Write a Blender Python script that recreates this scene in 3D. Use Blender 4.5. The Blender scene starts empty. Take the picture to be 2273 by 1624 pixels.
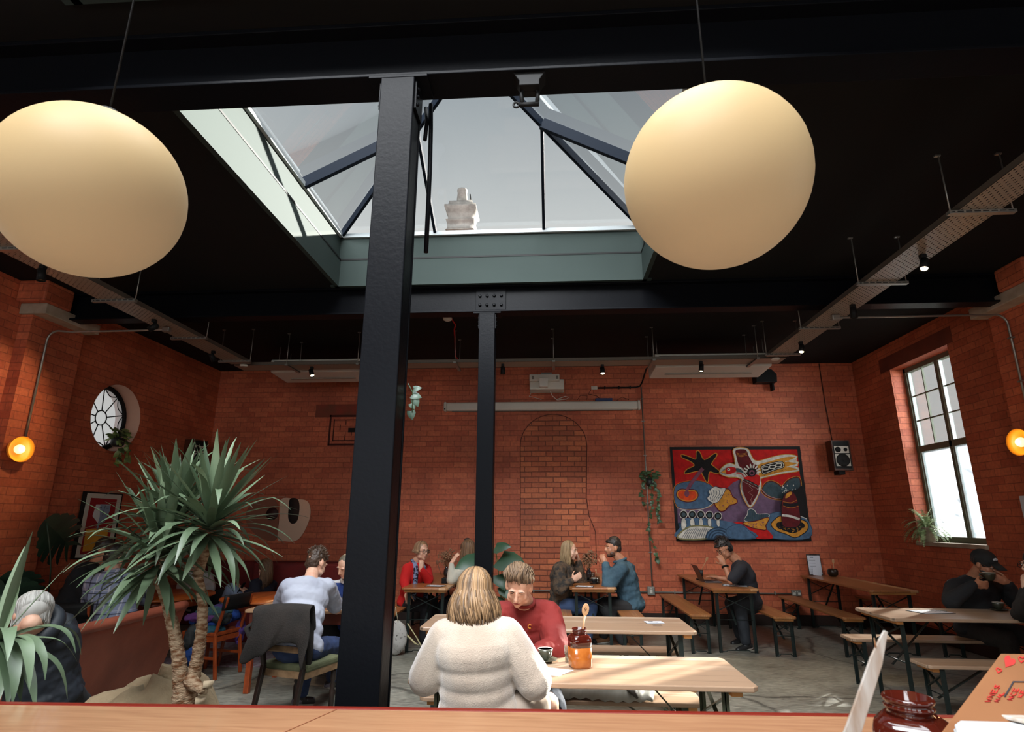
import bpy, bmesh, math, random
from mathutils import Vector as V, Matrix, noise
random.seed(7)
S = bpy.context.scene
COL = S.collection
PI = math.pi
# ------------------------------------------------------------------ camera model
CF, CP, CY, CR = 1276.2, .26262158, -.06628791, .00381764
CAM = V((0, 0, 1.6))
_F = V((math.sin(CY)*math.cos(CP), math.cos(CY)*math.cos(CP), math.sin(CP)))
_R = V((math.cos(CY), -math.sin(CY), 0)); _U = _R.cross(_F)
_A = _R*math.cos(CR)+_U*math.sin(CR); _B = -(_U*math.cos(CR)-_R*math.sin(CR))
def ray(x, y): return _A*(x-1136.5)+_B*(y-812)+_F*CF
def at(x, y, Y): d = ray(x, y); return CAM+d*(Y/d.y)          # point seen at x,y lying at depth Y
def atz(x, y, z): d = ray(x, y); return CAM+d*((z-1.6)/d.z)
def atx(x, y, X): d = ray(x, y); return CAM+d*(X/d.x)
cam = bpy.data.cameras.new('camera'); co = bpy.data.objects.new('camera', cam); COL.objects.link(co)
co.matrix_world = Matrix(((_A.x, -_B.x, -_F.x, 0), (_A.y, -_B.y, -_F.y, 0), (_A.z, -_B.z, -_F.z, 1.6), (0, 0, 0, 1)))
cam.sensor_width = 36; cam.lens = 36*CF/2273; cam.clip_start = .05; cam.clip_end = 500
cam.dof.use_dof = True; cam.dof.focus_distance = 4.5; cam.dof.aperture_fstop = 7.0
S.camera = co
S.view_settings.view_transform = 'Standard'; S.view_settings.look = 'None'
S.view_settings.gamma = 1; S.view_settings.use_curve_mapping = False; S.view_settings.exposure = 0
# ------------------------------------------------------------------ materials
def newmat(n):
    m = bpy.data.materials.new(n); m.use_nodes = True
    nt = m.node_tree; nt.nodes.clear(); return m, nt
class N:
    def __init__(s, nt): s.nt = nt
    def __call__(s, t, **k):
        n = s.nt.nodes.new('ShaderNode'+t)
        for a, b in k.items():
            if a.startswith('i_'):
                key = a[2:]; key = int(key) if key.isdigit() else key.replace('_', ' ')
                if isinstance(b, bpy.types.NodeSocket): s.nt.links.new(b, n.inputs[key])
                else: n.inputs[key].default_value = b
            else: setattr(n, a, b)
        return n
    def l(s, a, b): s.nt.links.new(a, b)
    def math(s, op, a, b=None, c=None):
        k = {'i_0': a}
        if b is not None: k['i_1'] = b
        if c is not None: k['i_2'] = c
        return s('Math', operation=op, **k).outputs[0]
    def mix(s, f, a, b, bt='MIX'):
        n = s('Mix', data_type='RGBA', blend_type=bt)
        for i, v in ((0, f), (6, a), (7, b)):
            if isinstance(v, bpy.types.NodeSocket): s.l(v, n.inputs[i])
            else: n.inputs[i].default_value = v
        return n.outputs[2]
def c4(c): return (c[0], c[1], c[2], 1)
def srgb(r, g, b):
    f = lambda v: (v/255/12.92) if v/255 <= .04045 else ((v/255+.055)/1.055)**2.4
    return (f(r), f(g), f(b))
def mat(n, c, rough=.6, metal=0, c2=None, scale=8, stretch=(1, 1, 1), bump=0, bscale=60, spec=.5, emis=0, coat=0, island=0, contrast=(.35, .65), sheen=0):
    m, nt = newmat(n); x = N(nt)
    b = x('BsdfPrincipled', i_Roughness=rough, i_Metallic=metal); b.inputs['Specular IOR Level'].default_value = spec
    b.inputs['Coat Weight'].default_value = coat; b.inputs['Sheen Weight'].default_value = sheen
    o = x('OutputMaterial'); x.l(b.outputs[0], o.inputs[0])
    tc = x('TexCoord'); mp = x('Mapping', i_Vector=tc.outputs['Object'], i_Scale=stretch)
    col = None
    if c2:
        nz = x('TexNoise', i_Vector=mp.outputs[0], i_Scale=scale, i_Detail=4.0)
        mr = x('MapRange', i_0=nz.outputs[0], i_1=contrast[0], i_2=contrast[1])
        f = mr.outputs[0]
        if island:
            g = x('NewGeometry'); f = x.math('MULTIPLY_ADD', g.outputs['Random Per Island'], island, x.math('MULTIPLY', f, 1-island))
        col = x.mix(f, c4(c), c4(c2)); x.l(col, b.inputs['Base Color'])
        if emis: x.l(col, b.inputs['Emission Color'])
    else:
        b.inputs['Base Color'].default_value = c4(c); b.inputs['Emission Color'].default_value = c4(c)
    b.inputs['Emission Strength'].default_value = emis
    if bump:
        nb = x('TexNoise', i_Vector=mp.outputs[0], i_Scale=bscale, i_Detail=3.0)
        bp = x('Bump', i_Strength=bump, i_Distance=.01, i_Height=nb.outputs[0]); x.l(bp.outputs[0], b.inputs['Normal'])
    return m
def brickmat(n, ca, cb, cm, w=.25, h=.093, mortar=.0055, bump=.6, side=False, dark=None):
    m, nt = newmat(n); x = N(nt)
    b = x('BsdfPrincipled', i_Roughness=.62); o = x('OutputMaterial'); x.l(b.outputs[0], o.inputs[0])
    g = x('NewGeometry'); sp = x('SeparateXYZ', i_0=g.outputs['Position'])
    u = x.math('ADD', sp.outputs[0], sp.outputs[1]); cv = x('CombineXYZ', i_0=u, i_1=sp.outputs[2])
    wn = x('TexNoise', i_Vector=g.outputs['Position'], i_Scale=3.0, i_Detail=2.0)
    ad = x('VectorMath', operation='MULTIPLY_ADD', i_0=wn.outputs[1], i_1=(.012, .012, 0), i_2=cv.outputs[0])
    br = x('TexBrick', i_Vector=ad.outputs[0], i_Scale=1.0, i_Color1=c4(ca), i_Color2=c4(cb), i_Mortar=c4(cm))
    br.inputs['Mortar Size'].default_value = mortar; br.inputs['Mortar Smooth'].default_value = .5
    br.inputs['Brick Width'].default_value = w; br.inputs['Row Height'].default_value = h; br.inputs['Bias'].default_value = -.1
    nz = x('TexNoise', i_Vector=g.outputs['Position'], i_Scale=1.3, i_Detail=6.0)
    k = x('MapRange', i_0=nz.outputs[0], i_1=.3, i_2=.7, i_3=.74, i_4=1.15)
    n2 = x('TexNoise', i_Vector=g.outputs['Position'], i_Scale=26.0, i_Detail=4.0)
    k2 = x('MapRange', i_0=n2.outputs[0], i_1=.3, i_2=.7, i_3=.82, i_4=1.12)
    kk = x.math('MULTIPLY', k.outputs[0], k2.outputs[0])
    col = x.mix(1.0, br.outputs[0], x('CombineColor', i_0=kk, i_1=kk, i_2=kk).outputs[0], 'MULTIPLY')
    x.l(col, b.inputs['Base Color'])
    hh = x.math('MULTIPLY_ADD', br.outputs[1], -1.0, x.math('MULTIPLY', n2.outputs[0], .5))
    bp = x('Bump', i_Strength=bump, i_Distance=.008, i_Height=hh); x.l(bp.outputs[0], b.inputs['Normal'])
    return m
def woodmat(n, c1, c2, axis=1, pw=.1, rough=.35, tone=.5, coat=0.0, knots=True):
    """planks running along axis (0=x,1=y); pw plank width; tone = difference between planks"""
    m, nt = newmat(n); x = N(nt)
    b = x('BsdfPrincipled', i_Roughness=rough); b.inputs['Coat Weight'].default_value = coat
    o = x('OutputMaterial'); x.l(b.outputs[0], o.inputs[0])
    tc = x('TexCoord'); sp = x('SeparateXYZ', i_0=tc.outputs['Object'])
    acr = sp.outputs[1-axis]
    fl = x.math('FLOOR', x.math('DIVIDE', acr, pw))
    wn = x('TexWhiteNoise', noise_dimensions='1D', i_W=fl)
    stv = (1.2, 14, 14) if axis == 0 else (14, 1.2, 14)
    off = x('CombineXYZ', i_0=x.math('MULTIPLY', fl, 3.7), i_1=x.math('MULTIPLY', fl, 5.3))
    va = x('VectorMath', operation='ADD', i_0=tc.outputs['Object'], i_1=off.outputs[0])
    mp = x('Mapping', i_Vector=va.outputs[0], i_Scale=stv)
    nz = x('TexNoise', i_Vector=mp.outputs[0], i_Scale=2.2, i_Detail=6.0, i_Distortion=1.5)
    f = x.math('ADD', x.math('MULTIPLY', nz.outputs[0], 1.5-tone), x.math('MULTIPLY', x.math('SUBTRACT', wn.outputs[0], .5), tone))
    mr = x('MapRange', i_0=f, i_1=.35, i_2=1.0)
    col = x.mix(mr.outputs[0], c4(c1), c4(c2))
    if knots:
        mk = x('Mapping', i_Vector=va.outputs[0], i_Scale=(3, 9, 9) if axis == 0 else (9, 3, 9))
        vo = x('TexVoronoi', i_Vector=mk.outputs[0], i_Scale=.75)
        kn = x('MapRange', i_0=vo.outputs[0], i_1=.05, i_2=.11, i_3=1.0, i_4=0.0)
        col = x.mix(kn.outputs[0], col, c4([v*.35 for v in c1]))
    pf = x.math('PINGPONG', acr, pw/2)   # groove between planks
    gr = x('MapRange', i_0=x.math('ABSOLUTE', x.math('SUBTRACT', x.math('FRACT', x.math('DIVIDE', acr, pw)), .5)), i_1=.47, i_2=.5)
    col = x.mix(gr.outputs[0], col, c4([v*.3 for v in c1]))
    x.l(col, b.inputs['Base Color'])
    bp = x('Bump', i_Strength=.15, i_Distance=.003, i_Height=nz.outputs[0]); x.l(bp.outputs[0], b.inputs['Normal'])
    return m
def glassmat(n, tint=(1, 1, 1), refl=.08, rough=.0, frost=0, fc=(.8, .85, .9)):
    m, nt = newmat(n); x = N(nt)
    t = x('BsdfTransparent', i_Color=c4(tint)); g = x('BsdfGlossy', i_Roughness=rough)
    lw = x('LayerWeight', i_Blend=.25)
    f = x.math('MULTIPLY_ADD', lw.outputs[0], .35, refl)
    mx = x('MixShader', i_0=f, i_1=t.outputs[0], i_2=g.outputs[0]); out = mx.outputs[0]
    if frost:
        tr = x('BsdfTranslucent', i_Color=c4(fc)); m2 = x('MixShader', i_0=frost, i_1=out, i_2=tr.outputs[0]); out = m2.outputs[0]
    o = x('OutputMaterial'); x.l(out, o.inputs[0]); return m
# ------------------------------------------------------------------ geometry helper
class G:
    def __init__(s): s.bm = bmesh.new(); s.mi = 0
    def _f(s, vs, smooth=False):
        try:
            f = s.bm.faces.new(vs); f.material_index = s.mi; f.smooth = smooth; return f
        except ValueError: return None
    def box(s, c, d, M=None):
        c = V(c); hx, hy, hz = d[0]/2, d[1]/2, d[2]/2; vs = []
        for z in (-hz, hz):
            for x, y in ((-hx, -hy), (hx, -hy), (hx, hy), (-hx, hy)):
                p = V((x, y, z)); p = (M @ p if M else p)+c; vs.append(s.bm.verts.new(p))
        for q in ((3, 2, 1, 0), (4, 5, 6, 7), (0, 1, 5, 4), (1, 2, 6, 5), (2, 3, 7, 6), (3, 0, 4, 7)): s._f([vs[i] for i in q])
        return s
    def bx(s, x0, x1, y0, y1, z0, z1): return s.box(((x0+x1)/2, (y0+y1)/2, (z0+z1)/2), (x1-x0, y1-y0, z1-z0))
    def beam(s, p, q, w, h, up=(0, 0, 1)):
        """box bar from p to q, w across, h along up"""
        p, q = V(p), V(q); d = q-p; L = d.length; d.normalize(); u = V(up)
        if abs(d.dot(u)) > .98: u = V((0, 1, 0)) if abs(d.y) < .9 else V((1, 0, 0))
        sd = d.cross(u).normalized(); u = sd.cross(d)
        return s.box((p+q)/2, (w, L, h), Matrix((sd, d, u)).transposed())
    def ring(s, c, a, b, n): return [s.bm.verts.new(c+a*math.cos(2*PI*i/n)+b*math.sin(2*PI*i/n)) for i in range(n)]
    def tube(s, pts, r, n=8, cap=True, flat=1.0, closed=False):
        pts = [V(p) for p in pts]; R = r if isinstance(r, (list, tuple)) else [r]*len(pts)
        rings = []; pu = None
        for i, p in enumerate(pts):
            if closed: d = pts[(i+1) % len(pts)]-pts[i-1]
            else: d = pts[min(i+1, len(pts)-1)]-pts[max(i-1, 0)]
            if d.length < 1e-9: d = V((0, 0, 1))
            d.normalize()
            if pu is None: pu = V((0, 0, 1)) if abs(d.z) < .9 else V((1, 0, 0))
            a = d.cross(pu).normalized(); b = a.cross(d).normalized(); pu = b
            rings.append(s.ring(p, a*R[i], b*R[i]*flat, n))
        m = len(rings)
        for i in range(m if closed else m-1):
            A, B = rings[i], rings[(i+1) % m]
            for j in range(n): s._f([A[j], A[(j+1) % n], B[(j+1) % n], B[j]], True)
        if cap and not closed:
            s._f(list(reversed(rings[0]))); s._f(rings[-1])
        return s
    def cap(s, p, q, r1, r2, n=12):
        """closed round cone"""
        p, q = V(p), V(q); d = (q-p); L = d.length
        if L < 1e-6: return s.sph(p, (r1, r1, r1))
        d.normalize(); P = []; R = []
        for k in range(4):
            a = PI/2*(1-k/3.0); P.append(p-d*r1*math.sin(a)); R.append(max(r1*math.cos(a), .0004))
        for k in range(4):
            a = PI/2*k/3.0; P.append(q+d*r2*math.sin(a)); R.append(max(r2*math.cos(a), .0004))
        return s.tube(P, R, n)
    def sph(s, c, r, M=None, u=14, v=9):
        c = V(c); r = (r, r, r) if not isinstance(r, (tuple, list)) else r
        rows = []
        for i in range(v+1):
            th = PI*i/v; row = []
            m = 1 if i in (0, v) else u
            for j in range(m):
                ph = 2*PI*j/u
                p = V((r[0]*math.sin(th)*math.cos(ph), r[1]*math.sin(th)*math.sin(ph), r[2]*math.cos(th)))
                row.append(s.bm.verts.new((M @ p if M else p)+c))
            rows.append(row)
        for i in range(v):
            A, B = rows[i], rows[i+1]
            for j in range(u):
                if i == 0: s._f([A[0], B[j], B[(j+1) % u]], True)
                elif i == v-1: s._f([A[j], B[0], A[(j+1) % u]], True)
                else: s._f([A[j], B[j], B[(j+1) % u], A[(j+1) % u]], True)
        return s
    def lathe(s, prof, c=(0, 0, 0), n=24, M=None, sq=0):
        """profile [(r,z)]; sq>0 squares the section"""
        c = V(c); rows = []
        for r, z in prof:
            row = []
            for j in range(n):
                a = 2*PI*j/n; k = 1.0
                if sq:
                    e = 2+sq*6; k = 1/((abs(math.cos(a))**e+abs(math.sin(a))**e)**(1/e))
                    if isinstance(r, tuple): pass
                p = V((r*k*math.cos(a), r*k*math.sin(a), z)); row.append(s.bm.verts.new((M @ p if M else p)+c))
            rows.append(row)
        for i in range(len(rows)-1):
            for j in range(n): s._f([rows[i][j], rows[i][(j+1) % n], rows[i+1][(j+1) % n], rows[i+1][j]], True)
        if prof[0][0] > 1e-4: s._f(list(reversed(rows[0])))
        if prof[-1][0] > 1e-4: s._f(rows[-1])
        return s
    def slab(s, pts, d):
        """polygon pts extruded by vector d"""
        pts = [V(p) for p in pts]; d = V(d)
        a = [s.bm.verts.new(p) for p in pts]; b = [s.bm.verts.new(p+d) for p in pts]; n = len(a)
        s._f(list(reversed(a))); s._f(b)
        for i in range(n): s._f([a[i], a[(i+1) % n], b[(i+1) % n], b[i]])
        return s
    def face(s, pts, smooth=False):
        s._f([s.bm.verts.new(V(p)) for p in pts], smooth); return s
    def strip(s, rows):
        """grid of points -> smooth surface"""
        vs = [[s.bm.verts.new(V(p)) for p in r] for r in rows]
        for i in range(len(vs)-1):
            for j in range(len(vs[i])-1): s._f([vs[i][j], vs[i][j+1], vs[i+1][j+1], vs[i+1][j]], True)
        return s
WM = {}
def setp(o, par):
    if par is not None:
        o.parent = par; o.matrix_parent_inverse = Matrix.Identity(4)
        o.location = -WM.get(par.name, V((0, 0, 0)))
    WM[o.name] = V((0, 0, 0))
def obj(g, name, m, par=None, bev=0, seg=2, label=None, solid=0, sub=0, fix=True):
    """link the mesh; world coordinates, or the thing's own when its Empty stands at the origin"""
    me = bpy.data.meshes.new(name)
    if fix: bmesh.ops.recalc_face_normals(g.bm, faces=g.bm.faces)
    g.bm.to_mesh(me); g.bm.free()
    for k in (m if isinstance(m, (list, tuple)) else [m]): me.materials.append(k)
    o = bpy.data.objects.new(name, me); COL.objects.link(o); setp(o, par)
    if solid: md = o.modifiers.new('s', 'SOLIDIFY'); md.thickness = solid; md.offset = 0
    if bev: md = o.modifiers.new('b', 'BEVEL'); md.width = bev; md.segments = seg; md.limit_method = 'ANGLE'; md.angle_limit = .6
    if sub: md = o.modifiers.new('u', 'SUBSURF'); md.levels = sub; md.render_levels = sub
    if label: o['label'] = label
    return o
def remesh(o, vox=.006, sm=3, disp=0, dscale=.1, fac=.5):
    md = o.modifiers.new('r', 'REMESH'); md.mode = 'VOXEL'; md.voxel_size = vox; md.use_smooth_shade = True
    if sm: md = o.modifiers.new('m', 'SMOOTH'); md.factor = fac; md.iterations = sm
    if disp:
        t = bpy.data.textures.new('folds', 'CLOUDS'); t.noise_scale = dscale; t.noise_depth = 2
        md = o.modifiers.new('d', 'DISPLACE'); md.texture = t; md.strength = disp; md.mid_level = .5; md.texture_coords = 'GLOBAL'
    return o
def thing(name, label, cat, loc=(0, 0, 0), rotz=0, group=None):
    o = bpy.data.objects.new(name, None); COL.objects.link(o); o.location = loc; o.rotation_euler = (0, 0, rotz)
    o.empty_display_size = .1
    o['label'] = label; o['category'] = cat
    if group: o['group'] = group
    WM[o.name] = V(loc) if not rotz else V((0, 0, 0)); return o
def tag(o, label, cat, group=None):
    o['label'] = label; o['category'] = cat
    if group: o['group'] = group
    return o
def struct(o): o['kind'] = 'structure'; return o
def dup(root, loc, rotz=0, label=None, group=None):
    r = root.copy(); COL.objects.link(r); r.location = loc; r.rotation_euler = (0, 0, rotz)
    if label: r['label'] = label
    if group: r['group'] = group
    def rec(a, b):
        for ch in a.children:
            c = ch.copy(); COL.objects.link(c); c.parent = b; rec(ch, c)
    rec(root, r); return r
def txt(s, size, M, depth=.0005):
    cu = bpy.data.curves.new('t', 'FONT'); cu.body = s; cu.size = size; cu.extrude = depth; cu.align_x = 'CENTER'; cu.align_y = 'CENTER'
    o = bpy.data.objects.new('t', cu); COL.objects.link(o)
    dg = bpy.context.evaluated_depsgraph_get(); me = bpy.data.meshes.new_from_object(o.evaluated_get(dg))
    bpy.data.objects.remove(o); me.transform(M); g = G(); g.bm.from_mesh(me); return g
def cut(o, cutters):
    for c in cutters:
        me = bpy.data.meshes.new('c'); bmesh.ops.recalc_face_normals(c.bm, faces=c.bm.faces); c.bm.to_mesh(me); c.bm.free()
        k = bpy.data.objects.new('c', me); COL.objects.link(k)
        md = o.modifiers.new('x', 'BOOLEAN'); md.object = k; md.operation = 'DIFFERENCE'; md.solver = 'EXACT'
        dg = bpy.context.evaluated_depsgraph_get(); n = bpy.data.meshes.new_from_object(o.evaluated_get(dg))
        o.modifiers.clear(); o.data = n; bpy.data.objects.remove(k)
def smooth_poly(pts, k=5, closed=True):
    out = []; n = len(pts)
    for i in range(n if closed else n-1):
        p0, p1, p2, p3 = (pts[(i-1) % n], pts[i], pts[(i+1) % n], pts[(i+2) % n]) if closed else (pts[max(i-1, 0)], pts[i], pts[i+1], pts[min(i+2, n-1)])
        for j in range(k):
            t = j/k
            out.append(tuple(.5*((2*b)+(-a+c)*t+(2*a-5*b+4*c-d)*t*t+(-a+3*b-3*c+d)*t**3) for a, b, c, d in zip(p0, p1, p2, p3)))
    if not closed: out.append(tuple(pts[-1]))
    return out
# ================================================================== materials
m_brick = brickmat('brick', srgb(200, 106, 70), srgb(176, 84, 54), srgb(158, 80, 54))
m_arch = brickmat('arch_brick', srgb(208, 116, 72), srgb(172, 86, 54), srgb(134, 70, 48), mortar=.009, bump=.9, h=.09)
m_black = mat('black_ceiling', (.007, .007, .0065), .85, spec=.2)
m_steel = mat('black_gloss_steel', (.005, .0055, .007), .34, 0, bump=.1, bscale=45, spec=.05)
m_floor = mat('concrete', srgb(112, 110, 100), .5, 0, srgb(66, 66, 60), 1.6, bump=.2, bscale=14, spec=.4)
m_white = mat('white_plastic', srgb(205, 200, 188), .45)
m_galv = mat('galvanised', srgb(150, 148, 140), .4, .7)
m_green = mat('grey_green_paint', srgb(48, 59, 56), .7, spec=.2)
m_frame = mat('window_green', srgb(92, 96, 78), .6)
m_stone = mat('sill_stone', srgb(176, 160, 140), .8, 0, srgb(150, 132, 112), 6)
m_lintel = mat('painted_lintel', srgb(124, 58, 36), .75, 0, srgb(104, 48, 32), 3)
m_dblack = mat('black_plastic', (.010, .010, .010), .5, spec=.15)
m_rafter = mat('rafter_paint', (.008, .012, .020), .5, spec=.05)
m_raftw = mat('rafter_white', srgb(170, 178, 180), .5)
m_sky_glass = glassmat('skylight_glass', (.93, .95, .96), .03)
m_glass = glassmat('glass', (.95, .97, .97), .05)
m_frost = glassmat('frosted_glass', (.9, .92, .93), .03, frost=.32, fc=(.42, .46, .50))
# floor with cracks
def floor_mat():
    m, nt = newmat('floor_concrete'); x = N(nt); b = x('BsdfPrincipled', i_Roughness=.55); o = x('OutputMaterial'); x.l(b.outputs[0], o.inputs[0])
    g = x('NewGeometry'); P = g.outputs['Position']
    a = x('TexNoise', i_Vector=P, i_Scale=1.1, i_Detail=8.0, i_Roughness=.65)
    mp = x('Mapping', i_Vector=P, i_Scale=(3, 9, 1)); c = x('TexNoise', i_Vector=mp.outputs[0], i_Scale=4.0, i_Detail=6.0, i_Distortion=.6)
    v = x('TexVoronoi', feature='DISTANCE_TO_EDGE', i_Vector=x('VectorMath', operation='MULTIPLY_ADD', i_0=a.outputs[1], i_1=(.5, .5, 0), i_2=P).outputs[0], i_Scale=.55)
    f = x('MapRange', i_0=x.math('MULTIPLY_ADD', c.outputs[0], .5, x.math('MULTIPLY', a.outputs[0], .5)), i_1=.36, i_2=.62)
    col = x.mix(f.outputs[0], c4(srgb(78, 77, 70)), c4(srgb(146, 144, 132)))
    cr = x('MapRange', i_0=v.outputs[0], i_1=.002, i_2=.012, i_3=.75, i_4=0.0)
    col = x.mix(cr.outputs[0], col, c4(srgb(50, 50, 46))); x.l(col, b.inputs['Base Color'])
    r = x('MapRange', i_0=a.outputs[0], i_1=.3, i_2=.7, i_3=.3, i_4=.65); x.l(r.outputs[0], b.inputs['Roughness'])
    bp = x('Bump', i_Strength=.3, i_Distance=.01, i_Height=c.outputs[0]); x.l(bp.outputs[0], b.inputs['Normal']); return m
m_floor = floor_mat()
# ================================================================== room shell
XL, XR, YB, YF, ZC = -6.22, 5.35, 10.2, -4.0, 4.32
struct(obj(G().bx(XL-.4, XR+.4, YF-.4, YB+.4, -.2, 0), 'floor', m_floor))
cl = obj(G().bx(XL-.4, XR+.4, YF-.4, YB+.4, ZC, ZC+.25), 'ceiling', m_black)
SX0, SX1, SY0, SY1 = -2.5, 1.1, 2.78, 6.25
# second rooflight added unseen over the bay behind the camera to let in light
cut(cl, [G().bx(SX0-.05, SX1+.05, SY0-.05, SY1+.05, ZC-.1, ZC+.5), G().bx(SX0-.05, SX1+.05, -1.35, 2.35, ZC-.1, ZC+.5)]); struct(cl)
wb = obj(G().bx(XL-.4, XR+.4, YB, YB+.4, 0, ZC), 'wall_back', m_brick); struct(wb)
W1 = (7.765, 9.12, 1.33, 3.91)          # right window y0,y1,z0,z1
NW = [(-1.15, .15, 1.33, 3.91), (1.0, 2.1, 1.33, 3.91)]   # unseen right-wall windows, added for the light they let in
wr = obj(G().bx(XR, XR+.3, YF, YB, 0, ZC), 'wall_right', m_brick)
cut(wr, [G().bx(XR-.1, XR+.6, a, b, c, d) for a, b, c, d in [W1]+NW]); struct(wr)
wl = obj(G().bx(XL-.4, XL, YF, YB, 0, ZC), 'wall_left', m_brick)
RC = V((XL, 7.80, 3.01)); RR = .48
g = G().lathe([(RR, -.1), (RR, .6)], (0, 0, 0), 48); bmesh.ops.rotate(g.bm, cent=(0, 0, 0), matrix=Matrix.Rotation(-PI/2, 3, 'Y'), verts=g.bm.verts)
bmesh.ops.translate(g.bm, vec=RC, verts=g.bm.verts)
cut(wl, [g]+[G().bx(XL-.6, XL+.1, a, b, 1.33, 3.91) for a, b in ((-1.2, .2), (2.6, 3.9))]); struct(wl)
wf = obj(G().bx(XL-.4, XR+.4, YF-.4, YF, 0, ZC), 'wall_front', m_brick)
cut(wf, [G().bx(a, a+1.9, YF-.6, YF+.1, .9, 3.9) for a in (-5.6, -3.2, -.8, 1.6)]); struct(wf)
# piers with corbels and stone pads under the beam
for sx, X in ((1, XR), (-1, XL)):
    nm = 'wall_right_pier' if sx > 0 else 'wall_left_pier'
    def bxs(g, d, y0, y1, z0, z1): return g.bx(min(X, X-sx*d), max(X, X-sx*d), y0, y1, z0, z1)
    p = struct(obj(bxs(G(), .15, 6.02, 6.78, 0, 3.93), 'wall_'+('right' if sx > 0 else 'left')+'_pier', m_brick))
    struct(obj(bxs(G(), .33, 5.98, 6.82, 3.93, 4.06), 'trim_1' if sx > 0 else 'trim_2', m_stone, bev=.01))
    g = bxs(G(), .36, 5.9, 6.3, 4.06, ZC); g = bxs(g, .36, 6.52, 6.8, 4.06, ZC)
    struct(obj(g, 'wall_'+('right' if sx > 0 else 'left')+'_corbel', m_brick, bev=.02))
# painted skirting and stone lintel / sill
for i, (a, b, c, d) in enumerate([(XL, XR, YB-.03, YB), (XR-.03, XR, YF, YB), (XL, XL+.03, YF, YB)]):
    struct(obj(G().bx(a, b, c, d, 0, .16), ('baseboard_back', 'baseboard_right', 'baseboard_left')[i], mat('skirting', srgb(40, 24, 18), .5)))
struct(obj(G().bx(XR-.006, XR+.05, W1[0]-.12, W1[1]+.25, W1[3], W1[3]+.22), 'trim_3', m_lintel))
struct(obj(G().bx(XR-.035, XR+.3, W1[0]-.02, W1[1]+.04, W1[2]-.055, W1[2]), 'trim_4', m_stone, bev=.008))
struct(obj(G().bx(-4.3, -3.3, YB-.006, YB+.05, 3.42, 3.66), 'trim_5', mat('worn_paint', srgb(112, 62, 42), .8, 0, srgb(140, 56, 38), 4)))
# bricked-up arch in the back wall
A0 = []
for i in range(25):
    a = PI*i/24; A0.append((.062+.585*math.cos(a), YB, 2.88+.56*math.sin(a)))
pts = [(.647, YB, 0.0)]+[(.647, YB, 1.6), (.60, YB, 1.95)]+A0+[(-.523, YB, 0.0)]
g = G().slab(pts, (0, -.006, 0)); struct(obj(g, 'wall_back_arch', m_arch))
pts2 = [(.75, YB-.007, 0.9), (.75, YB-.007, 1.42), (.652, YB-.007, 1.68), (.612, YB-.007, 1.98)]+[(p[0], YB-.007, p[2]) for p in A0]+[(-.523, YB-.007, .9)]
struct(obj(G().tube(pts2, .007, 5), 'trim_6', mat('arch_joint', srgb(84, 40, 28), .9)))
# blocked vent frame of raised bricks
g = G()
v0, v1, z0, z1 = -4.02, -3.42, 2.9, 3.46
for a, b, c, d in ((v0, v1, z1-.035, z1), (v0, v1, z0, z0+.035), (v0, v0+.03, z0, z1), (v1-.03, v1, z0, z1), (v0+.08, v1-.08, z1-.1, z1-.085), (v0+.08, v1-.08, z0+.085, z0+.1), (v0+.08, v0+.095, z0+.08, z1-.08), (v1-.095, v1-.08, z0+.08, z1-.08)):
    g.bx(a, b, YB-.014, YB, c, d)
for a, b, c in ((v0+.3, 3.3, .08), (v0+.2, 3.2, .1), (v0+.42, 3.1, .1), (v0+.3, 3.02, .1)): g.bx(a, a+.01, YB-.01, YB, b-.02, b+c-.02)
t = thing('blocked_vent', 'square bricked-up vent outline high on the back wall left of the near column', 'vent', (-3.72, YB, 2.9))
obj(g, 'raised_border', mat('vent_edge', srgb(72, 30, 22), .9), t)
obj(G().bx(-3.66, -3.5, YB-.012, YB, 3.14, 3.22), 'missing_brick', mat('hole', (.01, .006, .005), .9), t)
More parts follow.
